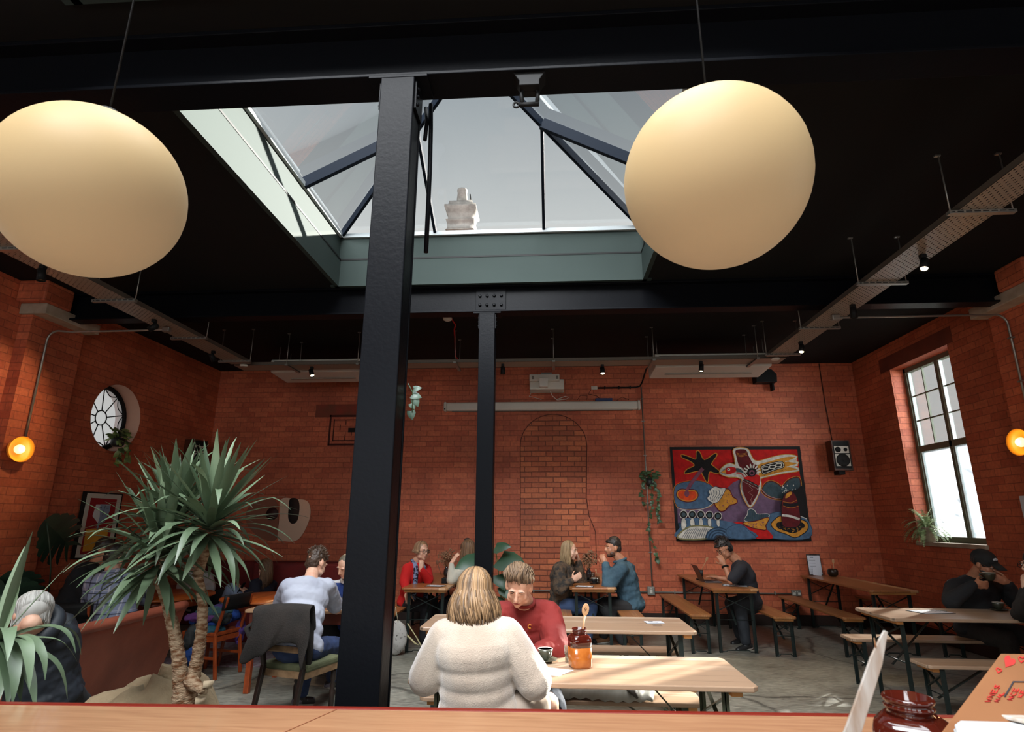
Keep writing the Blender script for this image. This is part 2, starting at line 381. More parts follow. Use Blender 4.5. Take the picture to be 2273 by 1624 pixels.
# ------------------------------------------------------------------ rooflight (built once, repeated unseen over the bay behind to add light)
def skylight(num, dy, X0, X1, Y0, Y1):
    root = thing('window_%d' % num, 'glazed pyramid rooflight between the two black beams' if num == 3 else 'unseen pyramid rooflight added over the nearer bay for light', 'rooflight', ((X0+X1)/2, (Y0+Y1)/2, ZC)); root['kind'] = 'structure'
    zb = 4.64; zt = 4.95; T = .05; e = .035
    for lo, hi, o_ in ((ZC-.02, zb, 0), (zb+.012, zt, e)):
        for nmx, q in (('curb_board', (X0-T-o_, X0-o_, Y0-T, Y1+T)), ('curb_board', (X1+o_, X1+T+o_, Y0-T, Y1+T)), ('curb_board', (X0-.1, X1+.1, Y1+o_, Y1+T+o_)), ('curb_board', (X0-.1, X1+.1, Y0-T-o_, Y0-o_))):
            obj(G().bx(q[0], q[1], q[2], q[3], lo, hi), nmx, m_green, root)
    g = G()
    for q in ((X0-.05, X0+.004, Y0, Y1), (X1-.004, X1+.05, Y0, Y1), (X0, X1, Y1-.004, Y1+.05), (X0, X1, Y0-.05, Y0+.004)): g.bx(q[0], q[1], q[2], q[3], zb-.006, zb+.014)
    obj(g, 'shadow_gap', m_dblack, root)
    cx, cy = (X0+X1)/2, (Y0+Y1)/2; az = 5.95; zz = 4.99
    Xa, Xb, Ya, Yb = X0-e, X1+e, Y0-e, Y1+e
    for a, b in (((Xa, Ya), (Xb, Ya)), ((Xb, Ya), (Xb, Yb)), ((Xb, Yb), (Xa, Yb)), ((Xa, Yb), (Xa, Ya))):
        obj(G().beam((a[0], a[1], zt+.02), (b[0], b[1], zt+.02), .07, .05), 'sill_rail', m_raftw, root)
    def P(x, y):   # on the roof
        t = max(abs(x-cx)/(Xb-cx), abs(y-cy)/(Yb-cy)); return V((x, y, az+(zz-az)*t))
    cor = [(Xa, Ya), (Xb, Ya), (Xb, Yb), (Xa, Yb)]
    for c in cor: obj(G().beam(P(*c), (cx, cy, az), .035, .10), 'hip_rafter', m_rafter, root, bev=.004)
    k = .64
    for sx in (-1, 1):
        for sy in (-1, 1):
            nx, ny = cx+sx*(Xb-cx)*.36, cy+sy*(Yb-cy)*.36
            obj(G().beam(P(nx, cy+sy*(Yb-cy)), P(nx, ny), .035, .07), 'jack_rafter', m_rafter, root, bev=.004)
            obj(G().beam(P(cx+sx*(Xb-cx), ny), P(nx, ny), .05, .12), 'jack_rafter', m_rafter, root, bev=.004)
    for i in range(4):
        a, b = cor[i], cor[(i+1) % 4]; up = V((0, 0, .07))
        obj(G().face([P(*a)+up, P(*b)+up, V((cx, cy, az))+up]), 'pane', m_sky_glass, root)
    return root
skylight(3, 0, SX0, SX1, SY0, SY1)
skylight(4, 0, SX0, SX1, -1.3, 2.3)
# ------------------------------------------------------------------ window_1 (right wall)
def sash(num, X, y0, y1, z0, z1, sx, dy=0, frost=True):
    r = thing('window_%d' % num, 'tall narrow sash window with green frame and small upper panes' if num == 1 else 'unseen tall window added in the nearer bay for light', 'window', (X, (y0+y1)/2, z0)); r['kind'] = 'structure'
    Xf = X+sx*.235; d = .06; zt = z0+(z1-z0)*.515; ym = y0+(y1-y0)*.44
    def fb(n, a, b, c, dd, t=d, m=m_frame): obj(G().bx(Xf-t/2, Xf+t/2, a, b, c, dd), n, m, r, bev=.004)
    fb('frame', y0, y0+.06, z0, z1, .09); fb('frame', y1-.06, y1, z0, z1, .09); fb('frame', y0, y1, z1-.07, z1, .09); fb('frame', y0, y1, z0, z0+.075, .09)
    fb('transom', y0, y1, zt-.045, zt+.045, .08); fb('mullion', ym-.03, ym+.03, z0, z1, .08)
    ln = mat('sash_light', srgb(170, 180, 176), .5)
    for a, b in ((y0+.06, ym-.03), (ym+.03, y1-.06)):
        fb('sash_stile', a, a+.022, z0+.075, z1-.07, .05, ln); fb('sash_stile', b-.022, b, z0+.075, z1-.07, .05, ln)
        h = (z1-.07-zt-.045)/3
        for k in (1, 2): fb('glazing_bar', a, b, zt+.045+h*k-.009, zt+.045+h*k+.009, .03)
        fb('glazing_bar', (a+b)/2-.009, (a+b)/2+.009, zt+.045, z1-.07, .03)
    obj(G().bx(Xf-.003, Xf+.003, y0+.05, y1-.05, zt, z1-.06), 'pane', m_glass, r)
    obj(G().bx(Xf-.003, Xf+.003, y0+.05, y1-.05, z0+.06, zt), 'pane', m_frost if frost else m_glass, r)
sash(1, XR, *W1, 1)
sash(5, XR, *NW[0], 1, frost=False); sash(6, XR, *NW[1], 1, frost=False)
sash(7, XL, -1.2, .2, 1.33, 3.91, -1, frost=False); sash(8, XL, 2.6, 3.9, 1.33, 3.91, -1, frost=False)  # unseen left-wall windows, likewise added for light
for i, a in enumerate((-5.6, -3.2, -.8, 1.6)):  # unseen front windows added as openings for the fill lamps
    r = thing('window_%d' % (9+i), 'unseen shopfront window added behind the camera for fill light', 'window', (a+.95, YF-.2, .9)); r['kind'] = 'structure'
    for q in ((a, a+.07, .9, 3.9), (a+1.83, a+1.9, .9, 3.9), (a, a+1.9, .9, .98), (a, a+1.9, 3.82, 3.9), (a+.92, a+.98, .9, 3.9)): obj(G().bx(q[0], q[1], YF-.24, YF-.16, q[2], q[3]), 'frame', m_frame, r)
    obj(G().bx(a+.05, a+1.85, YF-.203, YF-.197, .95, 3.85), 'pane', m_glass, r)
# ------------------------------------------------------------------ window_2 round with leaded bars
r = thing('window_2', 'round leaded window with spoked bars in the left brick wall', 'window', (XL-.2, RC.y, RC.z-RR)); r['kind'] = 'structure'
Xw = XL-.24; hy, hz = RC.y, RC.z
def cp(rad, a): return V((Xw, hy+rad*math.cos(a), hz+rad*math.sin(a)))
obj(G().tube([cp(RR-.03, 2*PI*i/40) for i in range(40)], .035, 8, closed=True), 'frame', m_dblack, r)
obj(G().tube([cp(.105, 2*PI*i/24) for i in range(24)], .009, 6, closed=True), 'hub_ring', m_dblack, r)
for i in range(9):
    a = 2*PI*i/9+.25
    obj(G().tube([cp(.105, a), cp(RR-.04, a)], .008, 6), 'spoke_bar', m_dblack, r)
    a2 = a+2*PI/9
    obj(G().tube([cp(RR-.045-.085*math.sin(PI*k/8), a+(a2-a)*k/8) for k in range(9)], .008, 6), 'scallop_bar', m_dblack, r)
g = G().face([cp(RR-.01, 2*PI*i/40) for i in range(40)]); obj(g, 'pane', glassmat('round_glass', (.9, .92, .92), .03, frost=.6, fc=(.95, .95, .97)), r)
g = G(); n = 40
for i in range(n):
    a, b = 2*PI*i/n, 2*PI*(i+1)/n
    q = lambda X, R, t: V((X, hy+R*math.cos(t), hz+R*math.sin(t)))
    g.face([q(XL+.002, RR-.004, a), q(XL+.002, RR-.004, b), q(XL-.35, RR-.008, b), q(XL-.35, RR-.008, a)], True)
struct(obj(g, 'trim_7', mat('reveal_paint', srgb(196, 150, 128), .75)))
# ------------------------------------------------------------------ steelwork
def beam(label, Y, x0, x1, zb, depth=.18, loc=None):
    t = thing('steel_beam', label, 'beam', ((x0+x1)/2, Y, zb), group=None)
    obj(G().bx(x0, x1, Y-.01, Y+.01, zb+.02, ZC), 'web', m_steel, t)
    obj(G().bx(x0, x1, Y-depth/2, Y+depth/2, zb, zb+.022), 'bottom_flange', m_steel, t, bev=.004)
    obj(G().bx(x0, x1, Y-depth/2, Y+depth/2, ZC-.03, ZC-.001), 'top_flange', m_steel, t, bev=.004)
    return t
ZBm = 3.97
bt = beam('black riveted steel beam crossing the room beyond the rooflight, above the far column', 6.41, XL+.01, XR-.01, ZBm)
obj(G().bx(-.86, -.50, 6.385, 6.4, ZBm+.045, ZC-.035), 'splice_plate', m_steel, bt, bev=.003)
for i in range(4):
    for j in range(2):
        c = V((-.82+.085*i+.01, 6.38, ZBm+.105+.115*j)); g = G()
        g.lathe([(.019, 0), (.019, .012), (.012, .02)], c, 6, Matrix.Rotation(PI/2, 3, 'X')); obj(g, 'bolt', m_steel, bt)
nb = beam('black steel beam in front of the rooflight, carrying a shackle', 2.68, XL+.01, XR-.01, 3.95, .2)
def column(label, X, Y, zt, w=.185, d=.165):
    t = thing('steel_column', label, 'column', (X, Y, 0))
    z0 = .02
    obj(G().bx(X-.011, X+.011, Y-d/2, Y+d/2, z0, zt), 'web', m_steel, t)
    for s in (-1, 1): obj(G().bx(X-w/2, X+w/2, Y+s*d/2-.008, Y+s*d/2+.008, z0, zt), 'flange', m_steel, t, bev=.005)
    for s in (-1, 1): obj(G().bx(X+s*(w/2-.012)-.008, X+s*(w/2-.012)+.008, Y-d/2+.02, Y+d/2-.02, z0, zt), 'side_plate', m_steel, t, bev=.002)
    obj(G().bx(X-w/2-.06, X+w/2+.06, Y-d/2-.05, Y+d/2+.05, 0, .022), 'base_plate', m_steel, t)
    obj(G().bx(X-w/2-.07, X+w/2+.07, Y-d/2-.01, Y+d/2+.01, zt-.02, zt-.001), 'cap_plate', m_steel, t, bev=.003)
    for s in (-1, 1):
        obj(G().bx(X+s*(w/2+.004)-.006, X+s*(w/2+.004)+.006, Y-.07, Y+.07, zt-.2, zt-.02), 'cleat', m_steel, t)
        for k in range(3): obj(G().sph((X+s*(w/2+.012), Y-.04, zt-.06-.05*k), .011, None, 8, 5), 'bolt', m_steel, t)
    return t
column('thick black steel column nearest the counter, left of centre', -.80, 2.66, 3.948)
column('slim black steel column in the middle of the room beyond the picnic tables', -.715, 6.41, ZBm-.002)
# pull rod beside the near column
t = thing('steel_strap', 'narrow black steel strap hanging beside the head of the near column', 'steel strap', (-.66, 2.86, 3.02))
obj(G().tube([(-.665, 2.85, 3.02), (-.665, 2.85, 3.55), (-.668, 2.84, 3.8), (-.665, 2.80, 3.94)], .013, 8), 'rod', m_steel, t)
obj(G().tube([(-.69, 2.80, 3.7), (-.69, 2.83, 3.85), (-.70, 2.83, 3.94)], .012, 8), 'hook_arm', m_steel, t)
# shackle clamp on the near beam
t = thing('beam_clamp', 'black beam clamp with a shackle under the front beam', 'clamp', (-.09, 2.68, 3.76))
X0 = -.09; Yc = 2.60
obj(G().slab([(X0-.085, Yc, 3.955), (X0+.095, Yc, 3.955), (X0+.06, Yc, 3.90), (X0+.06, Yc, 3.87), (X0-.05, Yc, 3.87), (X0-.05, Yc, 3.9)], (0, .1, 0)), 'clamp_body', m_dblack, t, bev=.004)
g = G(); g.tube([(X0-.035, Yc+.05, 3.79), (X0-.04, Yc+.05, 3.85), (X0-.03, Yc+.05, 3.88), (X0+.04, Yc+.05, 3.88), (X0+.05, Yc+.05, 3.85), (X0+.045, Yc+.05, 3.79)], .012, 8)
obj(g, 'shackle_bow', m_dblack, t)
obj(G().tube([(X0-.055, Yc+.05, 3.785), (X0+.055, Yc+.05, 3.785)], .013, 8), 'shackle_pin', m_dblack, t)
obj(G().tube([V((X0-.068+.016*math.cos(a), Yc+.05, 3.785+.016*math.sin(a))) for a in [2*PI*i/14 for i in range(14)]], .006, 6, closed=True), 'pin_eye', m_dblack, t)
# ------------------------------------------------------------------ outside
struct(obj(G().bx(-60, 60, -60, 80, -.6, -.3), 'ground', mat('asphalt', (.08, .08, .075), .9)))
t = thing('chimney', 'tall stone chimney stack with one pot seen through the rooflight', 'chimney', (-3.4, 22, -.3))
ms = mat('pale_stone', srgb(172, 167, 160), .85, 0, srgb(146, 141, 135), 5)
cY = 20.6
obj(G().bx(-3.86, -2.94, cY-.45, cY+.45, -.3, 12.6), 'shaft', ms, t)
obj(G().lathe([(.56*1.414, 12.55), (.5*1.414, 12.62), (.5*1.414, 12.95), (.56*1.414, 13.0)], (-3.4, cY, 0), 4, Matrix.Rotation(PI/4, 3, 'Z')), 'base_course', ms, t)
obj(G().lathe([(.5*1.414, 13.0), (.47*1.414, 13.1), (.52*1.414, 13.4), (.62*1.414, 13.52), (.62*1.414, 13.62)], (-3.4, cY, 0), 4, Matrix.Rotation(PI/4, 3, 'Z')), 'cornice', ms, t)
obj(G().lathe([(.5*1.414, 13.62), (.46*1.414, 13.86), (.3*1.414, 13.9)], (-3.4, cY, 0), 4, Matrix.Rotation(PI/4, 3, 'Z')), 'cap_block', ms, t)
obj(G().lathe([(.24, 13.88), (.19, 14.5), (.21, 14.52), (.21, 14.6), (.16, 14.6)], (-3.42, cY, 0), 12), 'chimney_pot', ms, t)
obj(G().tube([(-3.05, cY, 13.8), (-3.06, cY, 14.1), (-3.1, cY, 14.4)], .025, 6), 'aerial', m_dblack, t)
def tree(label, c, R, n, seed, h0):
    rd = random.Random(seed); t = thing('tree', label, 'tree', (c[0], c[1], -.3))
    g = G(); g.tube([(c[0], c[1], -.3), (c[0]+.1, c[1], h0*.5), (c[0], c[1], c[2])], [.22, .16, .08], 8); obj(g, 'trunk', mat('bark', srgb(70, 58, 45), .9), t)
    g = G()
    for i in range(n):
        a, b = rd.uniform(0, 2*PI), math.acos(rd.uniform(-1, 1)); rr = rd.uniform(.45, 1)**.5
        p = V((c[0]+R[0]*rr*math.sin(b)*math.cos(a), c[1]+R[1]*rr*math.sin(b)*math.sin(a), c[2]+R[2]*rr*math.cos(b)))
        u = V((rd.gauss(0, 1), rd.gauss(0, 1), rd.gauss(0, 1))).normalized(); w = u.orthogonal().normalized(); s = rd.uniform(.07, .14)
        g.face([p-u*s, p+w*s*.5, p+u*s, p-w*s*.5])
    obj(g, 'foliage', mat('tree_leaf', srgb(96, 112, 70), .7, 0, srgb(140, 150, 110), 2), t, fix=False)
tree('leafy tree beyond the tall right-hand window', (10.5, 8.2, 3.6), (1.8, 4.6, 3.0), 5200, 3, 3)
# ------------------------------------------------------------------ light
w = bpy.data.worlds.new('sky'); S.world = w; w.use_nodes = True; nt = w.node_tree; nt.nodes.clear(); x = N(nt)
tc = x('TexCoord'); sp = x('SeparateXYZ', i_0=tc.outputs['Generated'])
mr = x('MapRange', i_0=sp.outputs[2], i_1=.35, i_2=.98)
cr = x('ValToRGB', i_0=mr.outputs[0]); e = cr.color_ramp.elements
e[0].position = 0; e[0].color = c4(srgb(226, 226, 224)); e[1].position = 1; e[1].color = c4(srgb(100, 116, 134))
k = e.new(.2); k.color = c4(srgb(206, 209, 208)); k = e.new(.62); k.color = c4(srgb(132, 144, 153))
bg = x('Background', i_0=cr.outputs[0], i_1=1.0); o = x('OutputWorld'); x.l(bg.outputs[0], o.inputs[0])
def lamp(n, typ, loc, energy, color=(1, 1, 1), **k):
    d = bpy.data.lights.new(n, typ); d.energy = energy; d.color = color
    for a, b in k.items(): setattr(d, a, b)
    o = bpy.data.objects.new(n, d); COL.objects.link(o); o.location = loc; return o
def aim(o, d): o.rotation_euler = V(d).to_track_quat('-Z', 'Y').to_euler()
sun = lamp('sun', 'SUN', (20, 18, 10), 31, (1, .95, .86), angle=math.radians(.7)); aim(sun, (-1, -.9, -.50))
dl = (.93, .97, 1)
# area lamps added as fill outside the unseen front and side windows
for a in (-5.6, -3.2, -.8, 1.6):
    l = lamp('front_fill', 'AREA', (a+.95, YF-.5, 2.4), 75, dl, shape='RECTANGLE', size=1.9, size_y=3.0); aim(l, (0, 1, 0))
for X, y, e_, s in ((XR+.6, -.5, 14, 1), (XR+.6, 1.55, 40, 1), (XL-.6, -.5, 12, -1), (XL-.6, 3.25, 10, -1)):
    l = lamp('side_fill', 'AREA', (X, y, 2.6), e_, dl, shape='RECTANGLE', size=1.3, size_y=2.5); aim(l, (-s, 0, 0))

l = lamp('side_fill', 'AREA', (7.6, 6.6, 3.6), 420, dl, shape='RECTANGLE', size=2.2, size_y=3.0); aim(l, V((5.4, 8.6, 2.6))-V((7.6, 6.6, 3.6)))  # added lamp out of view, brightens the right window's far jamb and corner
for y in (4.3, .6):   # added area lamps above both rooflights, boosting light on tables and floor
    l = lamp('rooflight_fill', 'AREA', (-.7, y, 13), 1250, (.95, .98, 1), shape='RECTANGLE', size=7, size_y=5); aim(l, (0, 0, -1))

l = lamp('rooflight_fill', 'AREA', (-2.6, -4, 10.5), 5000, (.97, .98, 1), shape='RECTANGLE', size=8, size_y=5); aim(l, V((-.7, 4.5, 5))-V((-2.6, -4, 10.5)))  # added lamp behind the camera, throws fill through the rooflight onto lower walls
# ================================================================== services under the ceiling
def pend(lbl, c, r):
    t = thing('pendant_globe', lbl, 'pendant lamp', (c.x, c.y, c.z-r), group=None)
    g = G().sph(c, r, None, 48, 28)
    obj(g, 'glass_shade', m_globe, t)
    obj(G().lathe([(.03, 0), (.03, .035), (.006, .04)], (c.x, c.y, c.z+r-.004), 16), 'lamp_cap', m_dblack, t)
    obj(G().tube([(c.x, c.y, c.z+r+.03), (c.x, c.y, ZC)], .0032, 6), 'cord', m_dblack, t)
m_globe, nt = newmat('opal_glass'); x = N(nt)
b = x('BsdfPrincipled', i_Roughness=.5); b.inputs['Base Color'].default_value = c4(srgb(150, 128, 92)); b.inputs['Specular IOR Level'].default_value = .1
b.inputs['Emission Color'].default_value = c4((.62, .46, .28)); b.inputs['Emission Strength'].default_value = .27
o = x('OutputMaterial'); x.l(b.outputs[0], o.inputs[0])
pend('large round opal globe pendant hanging at the upper left', V((-1.329, 1.411, 2.522)), .25*.985)
pend('large round opal globe pendant hanging right of the rooflight', V((.481, 1.486, 2.545)), .25*1.02)
# perforated cable tray
def traymat(ax):
    m, nt = newmat('perforated_steel'); x = N(nt); b = x('BsdfPrincipled', i_Roughness=.38, i_Metallic=.75, i_1=0); b.inputs['Base Color'].default_value = c4(srgb(150, 136, 120))
    tc = x('TexCoord'); sp = x('SeparateXYZ', i_0=tc.outputs['Object']); u, v = sp.outputs[1-ax], sp.outputs[ax]
    row = x.math('FLOOR', x.math('DIVIDE', u, .03)); vv = x.math('ADD', x.math('DIVIDE', v, .05), x.math('MULTIPLY', row, .5))
    du = x.math('MULTIPLY', x.math('SUBTRACT', x.math('FRACT', x.math('DIVIDE', u, .03)), .5), .03)
    dv = x.math('MULTIPLY', x.math('SUBTRACT', x.math('FRACT', vv), .5), .05)
    q = x.math('ADD', x.math('POWER', x.math('DIVIDE', du, .0055), 2.0), x.math('POWER', x.math('DIVIDE', dv, .014), 4.0))
    hole = x.math('LESS_THAN', q, 1.0); t = x('BsdfTransparent'); mx = x('MixShader', i_0=hole, i_1=b.outputs[0], i_2=t.outputs[0])
    o = x('OutputMaterial'); x.l(mx.outputs[0], o.inputs[0]); return m
m_trayY, m_trayX = traymat(1), traymat(0)
ZT = 3.84
m_rail = mat('tray_rail', srgb(104, 96, 86), .5, .5)
m_slot, nt = newmat('slotted_strip'); x = N(nt); b = x('BsdfPrincipled', i_Roughness=.5); gm = x('NewGeometry'); sp = x('SeparateXYZ', i_0=gm.outputs['Position'])
fx = x.math('FRACT', x.math('DIVIDE', x.math('ADD', sp.outputs[0], 20.0), .06)); col = x.mix(x.math('LESS_THAN', fx, .75), c4(srgb(140, 132, 118)), c4((.01, .01, .01)))
x.l(col, b.inputs['Base Color']); o = x('OutputMaterial'); x.l(b.outputs[0], o.inputs[0])
def tray(lbl, ax, lo, hi, a, b, rods, m):
    """ax 1: along y between a,b, width lo..hi in x"""
    R = (lambda p0, p1, q0, q1, z0, z1: G().bx(p0, p1, q0, q1, z0, z1)) if ax == 1 else (lambda p0, p1, q0, q1, z0, z1: G().bx(q0, q1, p0, p1, z0, z1))
    mid = ((lo+hi)/2, (a+b)/2) if ax == 1 else ((a+b)/2, (lo+hi)/2)
    t = thing('cable_tray', lbl, 'cable tray', (mid[0], mid[1], ZT))
    obj(R(lo, hi, a, b, ZT, ZT+.003), 'base_sheet', m, t)
    for e in (lo, hi-.003): obj(R(e, e+.003, a, b, ZT, ZT+.05), 'side_rail', m_rail, t)
    for k, r in enumerate(rods):
        br = obj(R(lo-.07, hi+.1, r-.021, r+.021, ZT-.028, ZT-.001), 'support_bracket', m_galv, t)
        obj(R(lo-.05, hi+.08, r-.0225, r+.0225, ZT-.018, ZT-.010), 'slot_strip', m_slot, br)
        for e in (lo-.05, hi+.09):
            p = (e, r) if ax == 1 else (r, e)
            obj(G().tube([(p[0], p[1], ZT-.03), (p[0], p[1], ZC-.008)], .0055, 6), 'threaded_rod', m_galv, t)
            obj(G().bx(p[0]-.03, p[0]+.012, p[1]-.012, p[1]+.012, ZC-.012, ZC-.001), 'ceiling_bracket', m_galv, t)
    return t
tR = tray('perforated steel cable tray running towards the camera along the right side', 1, 3.055, 3.36, -2.0, 8.0, [1.4, 2.72, 4.05, 5.38, 6.72, 7.85], m_trayY)
tL = tray('perforated steel cable tray running towards the camera along the left side', 1, -4.74, -4.43, -2.0, 8.0, [2.9, 4.2, 5.4, 6.7, 7.8], m_trayY)
tB = tray('perforated steel cable tray running across in front of the back wall', 0, 8.08, 8.38, -4.74, 3.36, [-3.9, -2.82, -1.37, .07, 1.5, 2.95], m_trayX)
for p, l in ((V((-4.55, 8.02, ZT)), 'small round white smoke sensor under the left corner of the tray'), (V((3.2, 8.06, ZT)), 'small round white smoke sensor under the right corner of the tray')):
    tag(obj(G().lathe([(.055, -.004), (.06, -.02), (.045, -.034)], p, 20), 'smoke_sensor', m_white), l, 'sensor')
# track spotlights
m_spotglow = mat('lamp_glow', (1, .78, .45), .5, emis=14); m_lampoff = mat('lamp_glass', srgb(150, 120, 80), .2)
def spot(lbl, x0, y0, d, lit, power=0, z=ZT-.002):
    t = thing('spotlight', lbl, 'spotlight', (x0, y0, z-.1)); d = V(d).normalized()
    obj(G().bx(x0-.022, x0+.022, y0-.022, y0+.022, z-.035, z), 'base', m_dblack, t, bev=.003)
    obj(G().tube([(x0, y0, z-.03), (x0, y0, z-.075)], .009, 8), 'stem', m_dblack, t)
    c = V((x0, y0, z-.095)); M = V((0, 0, 1)).rotation_difference(d).to_matrix()
    obj(G().lathe([(.008, -.06), (.033, -.055), (.036, .055), (.031, .055), (.026, .02), (.0, .02)], c, 20, M), 'barrel', m_dblack, t, fix=False)
    obj(G().lathe([(.0, .040), (.028, .040), (.028, .046), (.0, .047)], c, 16, M), 'lens', m_spotglow if lit else m_lampoff, t)
    if power:
        l = lamp('spot_beam', 'SPOT', c+d*.075, power, (1, .72, .42), spot_size=1.25, spot_blend=.7, shadow_soft_size=.03); aim(l, d)
spot('black spotlight on the left tray, pointing down below the left globe', -4.6, 4.55, (.1, .05, -1), False)
spot('black spotlight on the left tray turned to the left wall', -4.56, 6.02, (-.8, -.2, -.6), True, 70)
spot('black spotlight on the left tray nearest the corner sensor', -4.6, 7.3, (.3, .6, -1), False)
spot('black spotlight under the left air conditioning unit', -3.58, 8.2, (.35, -.2, -.8), True, 70)
spot('black spotlight on the back tray, pointing straight down beside the far column', -.68, 8.2, (0, .05, -1), False, 0)
spot('bright lit spotlight above the projector screen', .79, 8.3, (.02, -.35, -.8), True, 90)
spot('black spotlight under the right air conditioning unit', 2.2, 8.2, (-.15, -.1, -1), True, 75)
spot('lit spotlight on the right tray nearest the camera', 3.24, 4.78, (-.35, -.3, -.9), True, 80)
spot('unlit black spotlight on the right tray beside the conduit joint', 3.24, 5.98, (.03, .1, -1), False)
spot('lit spotlight on the right tray closest to the corner', 3.24, 7.3, (-.25, -.3, -.9), True, 75)
# ceiling suspended air conditioning units
def ac(lbl, x0, x1, y0, y1, z0, z1):
    t = thing('air_conditioner', lbl, 'air conditioner', ((x0+x1)/2, (y0+y1)/2, z0))
    pr = [(y0, z0+.12), (y0+.03, z0+.03), (y1-.02, z0), (y1, z0+.05), (y1, z1), (y0+.1, z1), (y0, z1-.03)]
    obj(G().slab([(x0, a, b) for a, b in pr], (x1-x0, 0, 0)), 'casing', m_white, t, bev=.015, seg=3)
    obj(G().bx(x0+.06, x1-.06, y0-.012, y0+.03, z0+.14, z1-.06), 'outlet_louvre', mat('louvre', srgb(60, 56, 50), .6), t)
    obj(G().bx(x0+.06, x1-.06, y0-.018, y0+.0, z0+.165, z0+.18), 'louvre_vane', m_white, t)
    obj(G().bx(x0+.2, x1-.2, y1-.3, y1-.27, z0-.004, z0+.01), 'intake_groove', mat('seam', srgb(140, 132, 120), .6), t)
    for a in (x0+.06, x1-.06):
        for b in (y0+.15, y1-.1): obj(G().tube([(a, b, z1-.01), (a, b, ZC)], .006, 6), 'threaded_rod', m_galv, t)
ac('long white air conditioning unit hung in front of the back wall on the left', -4.42, -2.95, 8.56, 9.2, 3.83, 4.09)
ac('long white air conditioning unit hung in front of the back wall on the right', 1.62, 3.35, 8.56, 9.2, 3.83, 4.09)
# smoke detector with red cable
t = thing('smoke_detector', 'white dome smoke detector with a red cable on the black ceiling', 'smoke detector', (-1.384, 7.4, 4.25))
obj(G().lathe([(.055, .07), (.055, .05), (.065, .045), (.06, .015), (.035, 0)], (-1.384, 7.4, 4.25), 24), 'housing', m_white, t)
obj(G().lathe([(.058, .03), (.062, .03), (.062, .025), (.058, .025)], (-1.384, 7.4, 4.25), 24), 'slots', m_dblack, t)
obj(G().tube([(-1.34, 7.42, 4.30), (-1.33, 7.75, 4.31), (-1.38, 7.95, 4.31), (-1.39, 8.1, 4.2), (-1.38, 8.12, 3.95), (-1.33, 8.14, 3.88)], .010, 6), 'cable', mat('red_cable', (.45, .01, .01), .5), t)
# projector
t = thing('projector', 'white ceiling projector upside down above the projection screen', 'projector', (-.05, 9.9, 3.78))
obj(G().bx(-.34, .26, 9.74, 10.06, 3.8, 3.98), 'body', m_white, t, bev=.02, seg=3)
obj(G().bx(-.34, .18, 9.66, 9.8, 3.93, 4.05), 'upper_housing', m_white, t, bev=.012)
obj(G().bx(-.17, -.02, 9.62, 9.76, 3.82, 3.98), 'lens_block', mat('white2', srgb(224, 220, 210), .4), t, bev=.01)
for a in (-.3, .12): obj(G().bx(a, a+.04, 9.652, 9.67, 3.96, 4.02), 'vent_grille', mat('grille', srgb(120, 116, 108), .6), t)
obj(G().bx(-.14, .05, 9.75, 10.19, 4.06, 4.1), 'mount_arm', m_galv, t); obj(G().bx(-.1, .01, 9.8, 9.9, 4.0, 4.07), 'mount_post', m_galv, t)
obj(G().tube([(.02, 9.9, 3.8), (.05, 9.95, 3.73), (.14, 10.1, 3.68), (.3, 10.12, 3.7), (.36, 10.12, 3.73), (.28, 10.12, 3.75), (.12, 10.12, 3.69)], .006, 6), 'cable', m_white, t)
obj(G().tube([(-.3, 9.9, 3.8), (-.36, 10.05, 3.74), (-.3, 10.14, 3.75), (-.14, 10.14, 3.7)], .005, 6), 'cable', m_white, t)
# screen cassette
t = thing('projector_screen', 'long white rolled-up projection screen case fixed high on the back wall', 'projection screen', (-.15, 10.12, 3.49))
obj(G().bx(-1.86, 1.56, 10.07, 10.19, 3.5, 3.655), 'case', m_white, t, bev=.035, seg=4)
for a in (-1.9, 1.55): obj(G().bx(a, a+.05, 10.06, 10.195, 3.49, 3.665), 'end_cap', m_white, t, bev=.03, seg=3)
obj(G().bx(-1.75, 1.47, 10.1, 10.15, 3.488, 3.502), 'bottom_bar', mat('grey_bar', srgb(120, 112, 102), .5), t)
obj(G().bx(-1.885, -1.865, 10.055, 10.07, 3.52, 3.54), 'screw', m_dblack, t)
# sockets and the clutter above the screen
def socket(lbl, c, w=.147, h=.088, m=None, double=True, n='X'):
    t = thing('power_socket', lbl, 'socket', c); m = m or m_galv; c = V(c)
    obj(G().bx(c.x-w/2, c.x+w/2, c.y-.045, c.y, c.z-h/2, c.z+h/2), 'back_box', m, t, bev=.006)
    for s in ((-1, 1) if double else (0,)):
        obj(G().bx(c.x+s*w*.26-.02, c.x+s*w*.26+.02, c.y-.051, c.y-.04, c.z-h*.3, c.z+h*.12), 'outlet', m_white, t, bev=.002)
        obj(G().bx(c.x+s*w*.1-.006, c.x+s*w*.1+.006, c.y-.053, c.y-.04, c.z+h*.2, c.z+h*.38), 'switch', m_white, t)
socket('white double socket above the right end of the projection screen', (.81, YB, 3.915), .11, .06, m_white)
socket('metal double socket low on the back wall between the two long tables', (3.93, YB, .49))
socket('metal socket at the foot of the wall conduit with the trailing plant', (1.62, YB, .50), .12, .13, double=False)
tag(obj(G().bx(.82, 1.12, 10.13, 10.195, 3.665, 3.715), 'network_switch', mat('blue_box', srgb(24, 48, 96), .5), bev=.006), 'small dark blue box lying on top of the projection screen case', 'electrical box')
t = thing('black_cable', 'loose black cable looping on the wall above the projection screen', 'cable', (.8, YB, 3.7))
obj(G().tube([(.75, 10.18, 3.88), (.7, 10.17, 3.8), (.85, 10.16, 3.76), (.9, 10.15, 3.71)], .005, 6), 'lead', m_dblack, t)
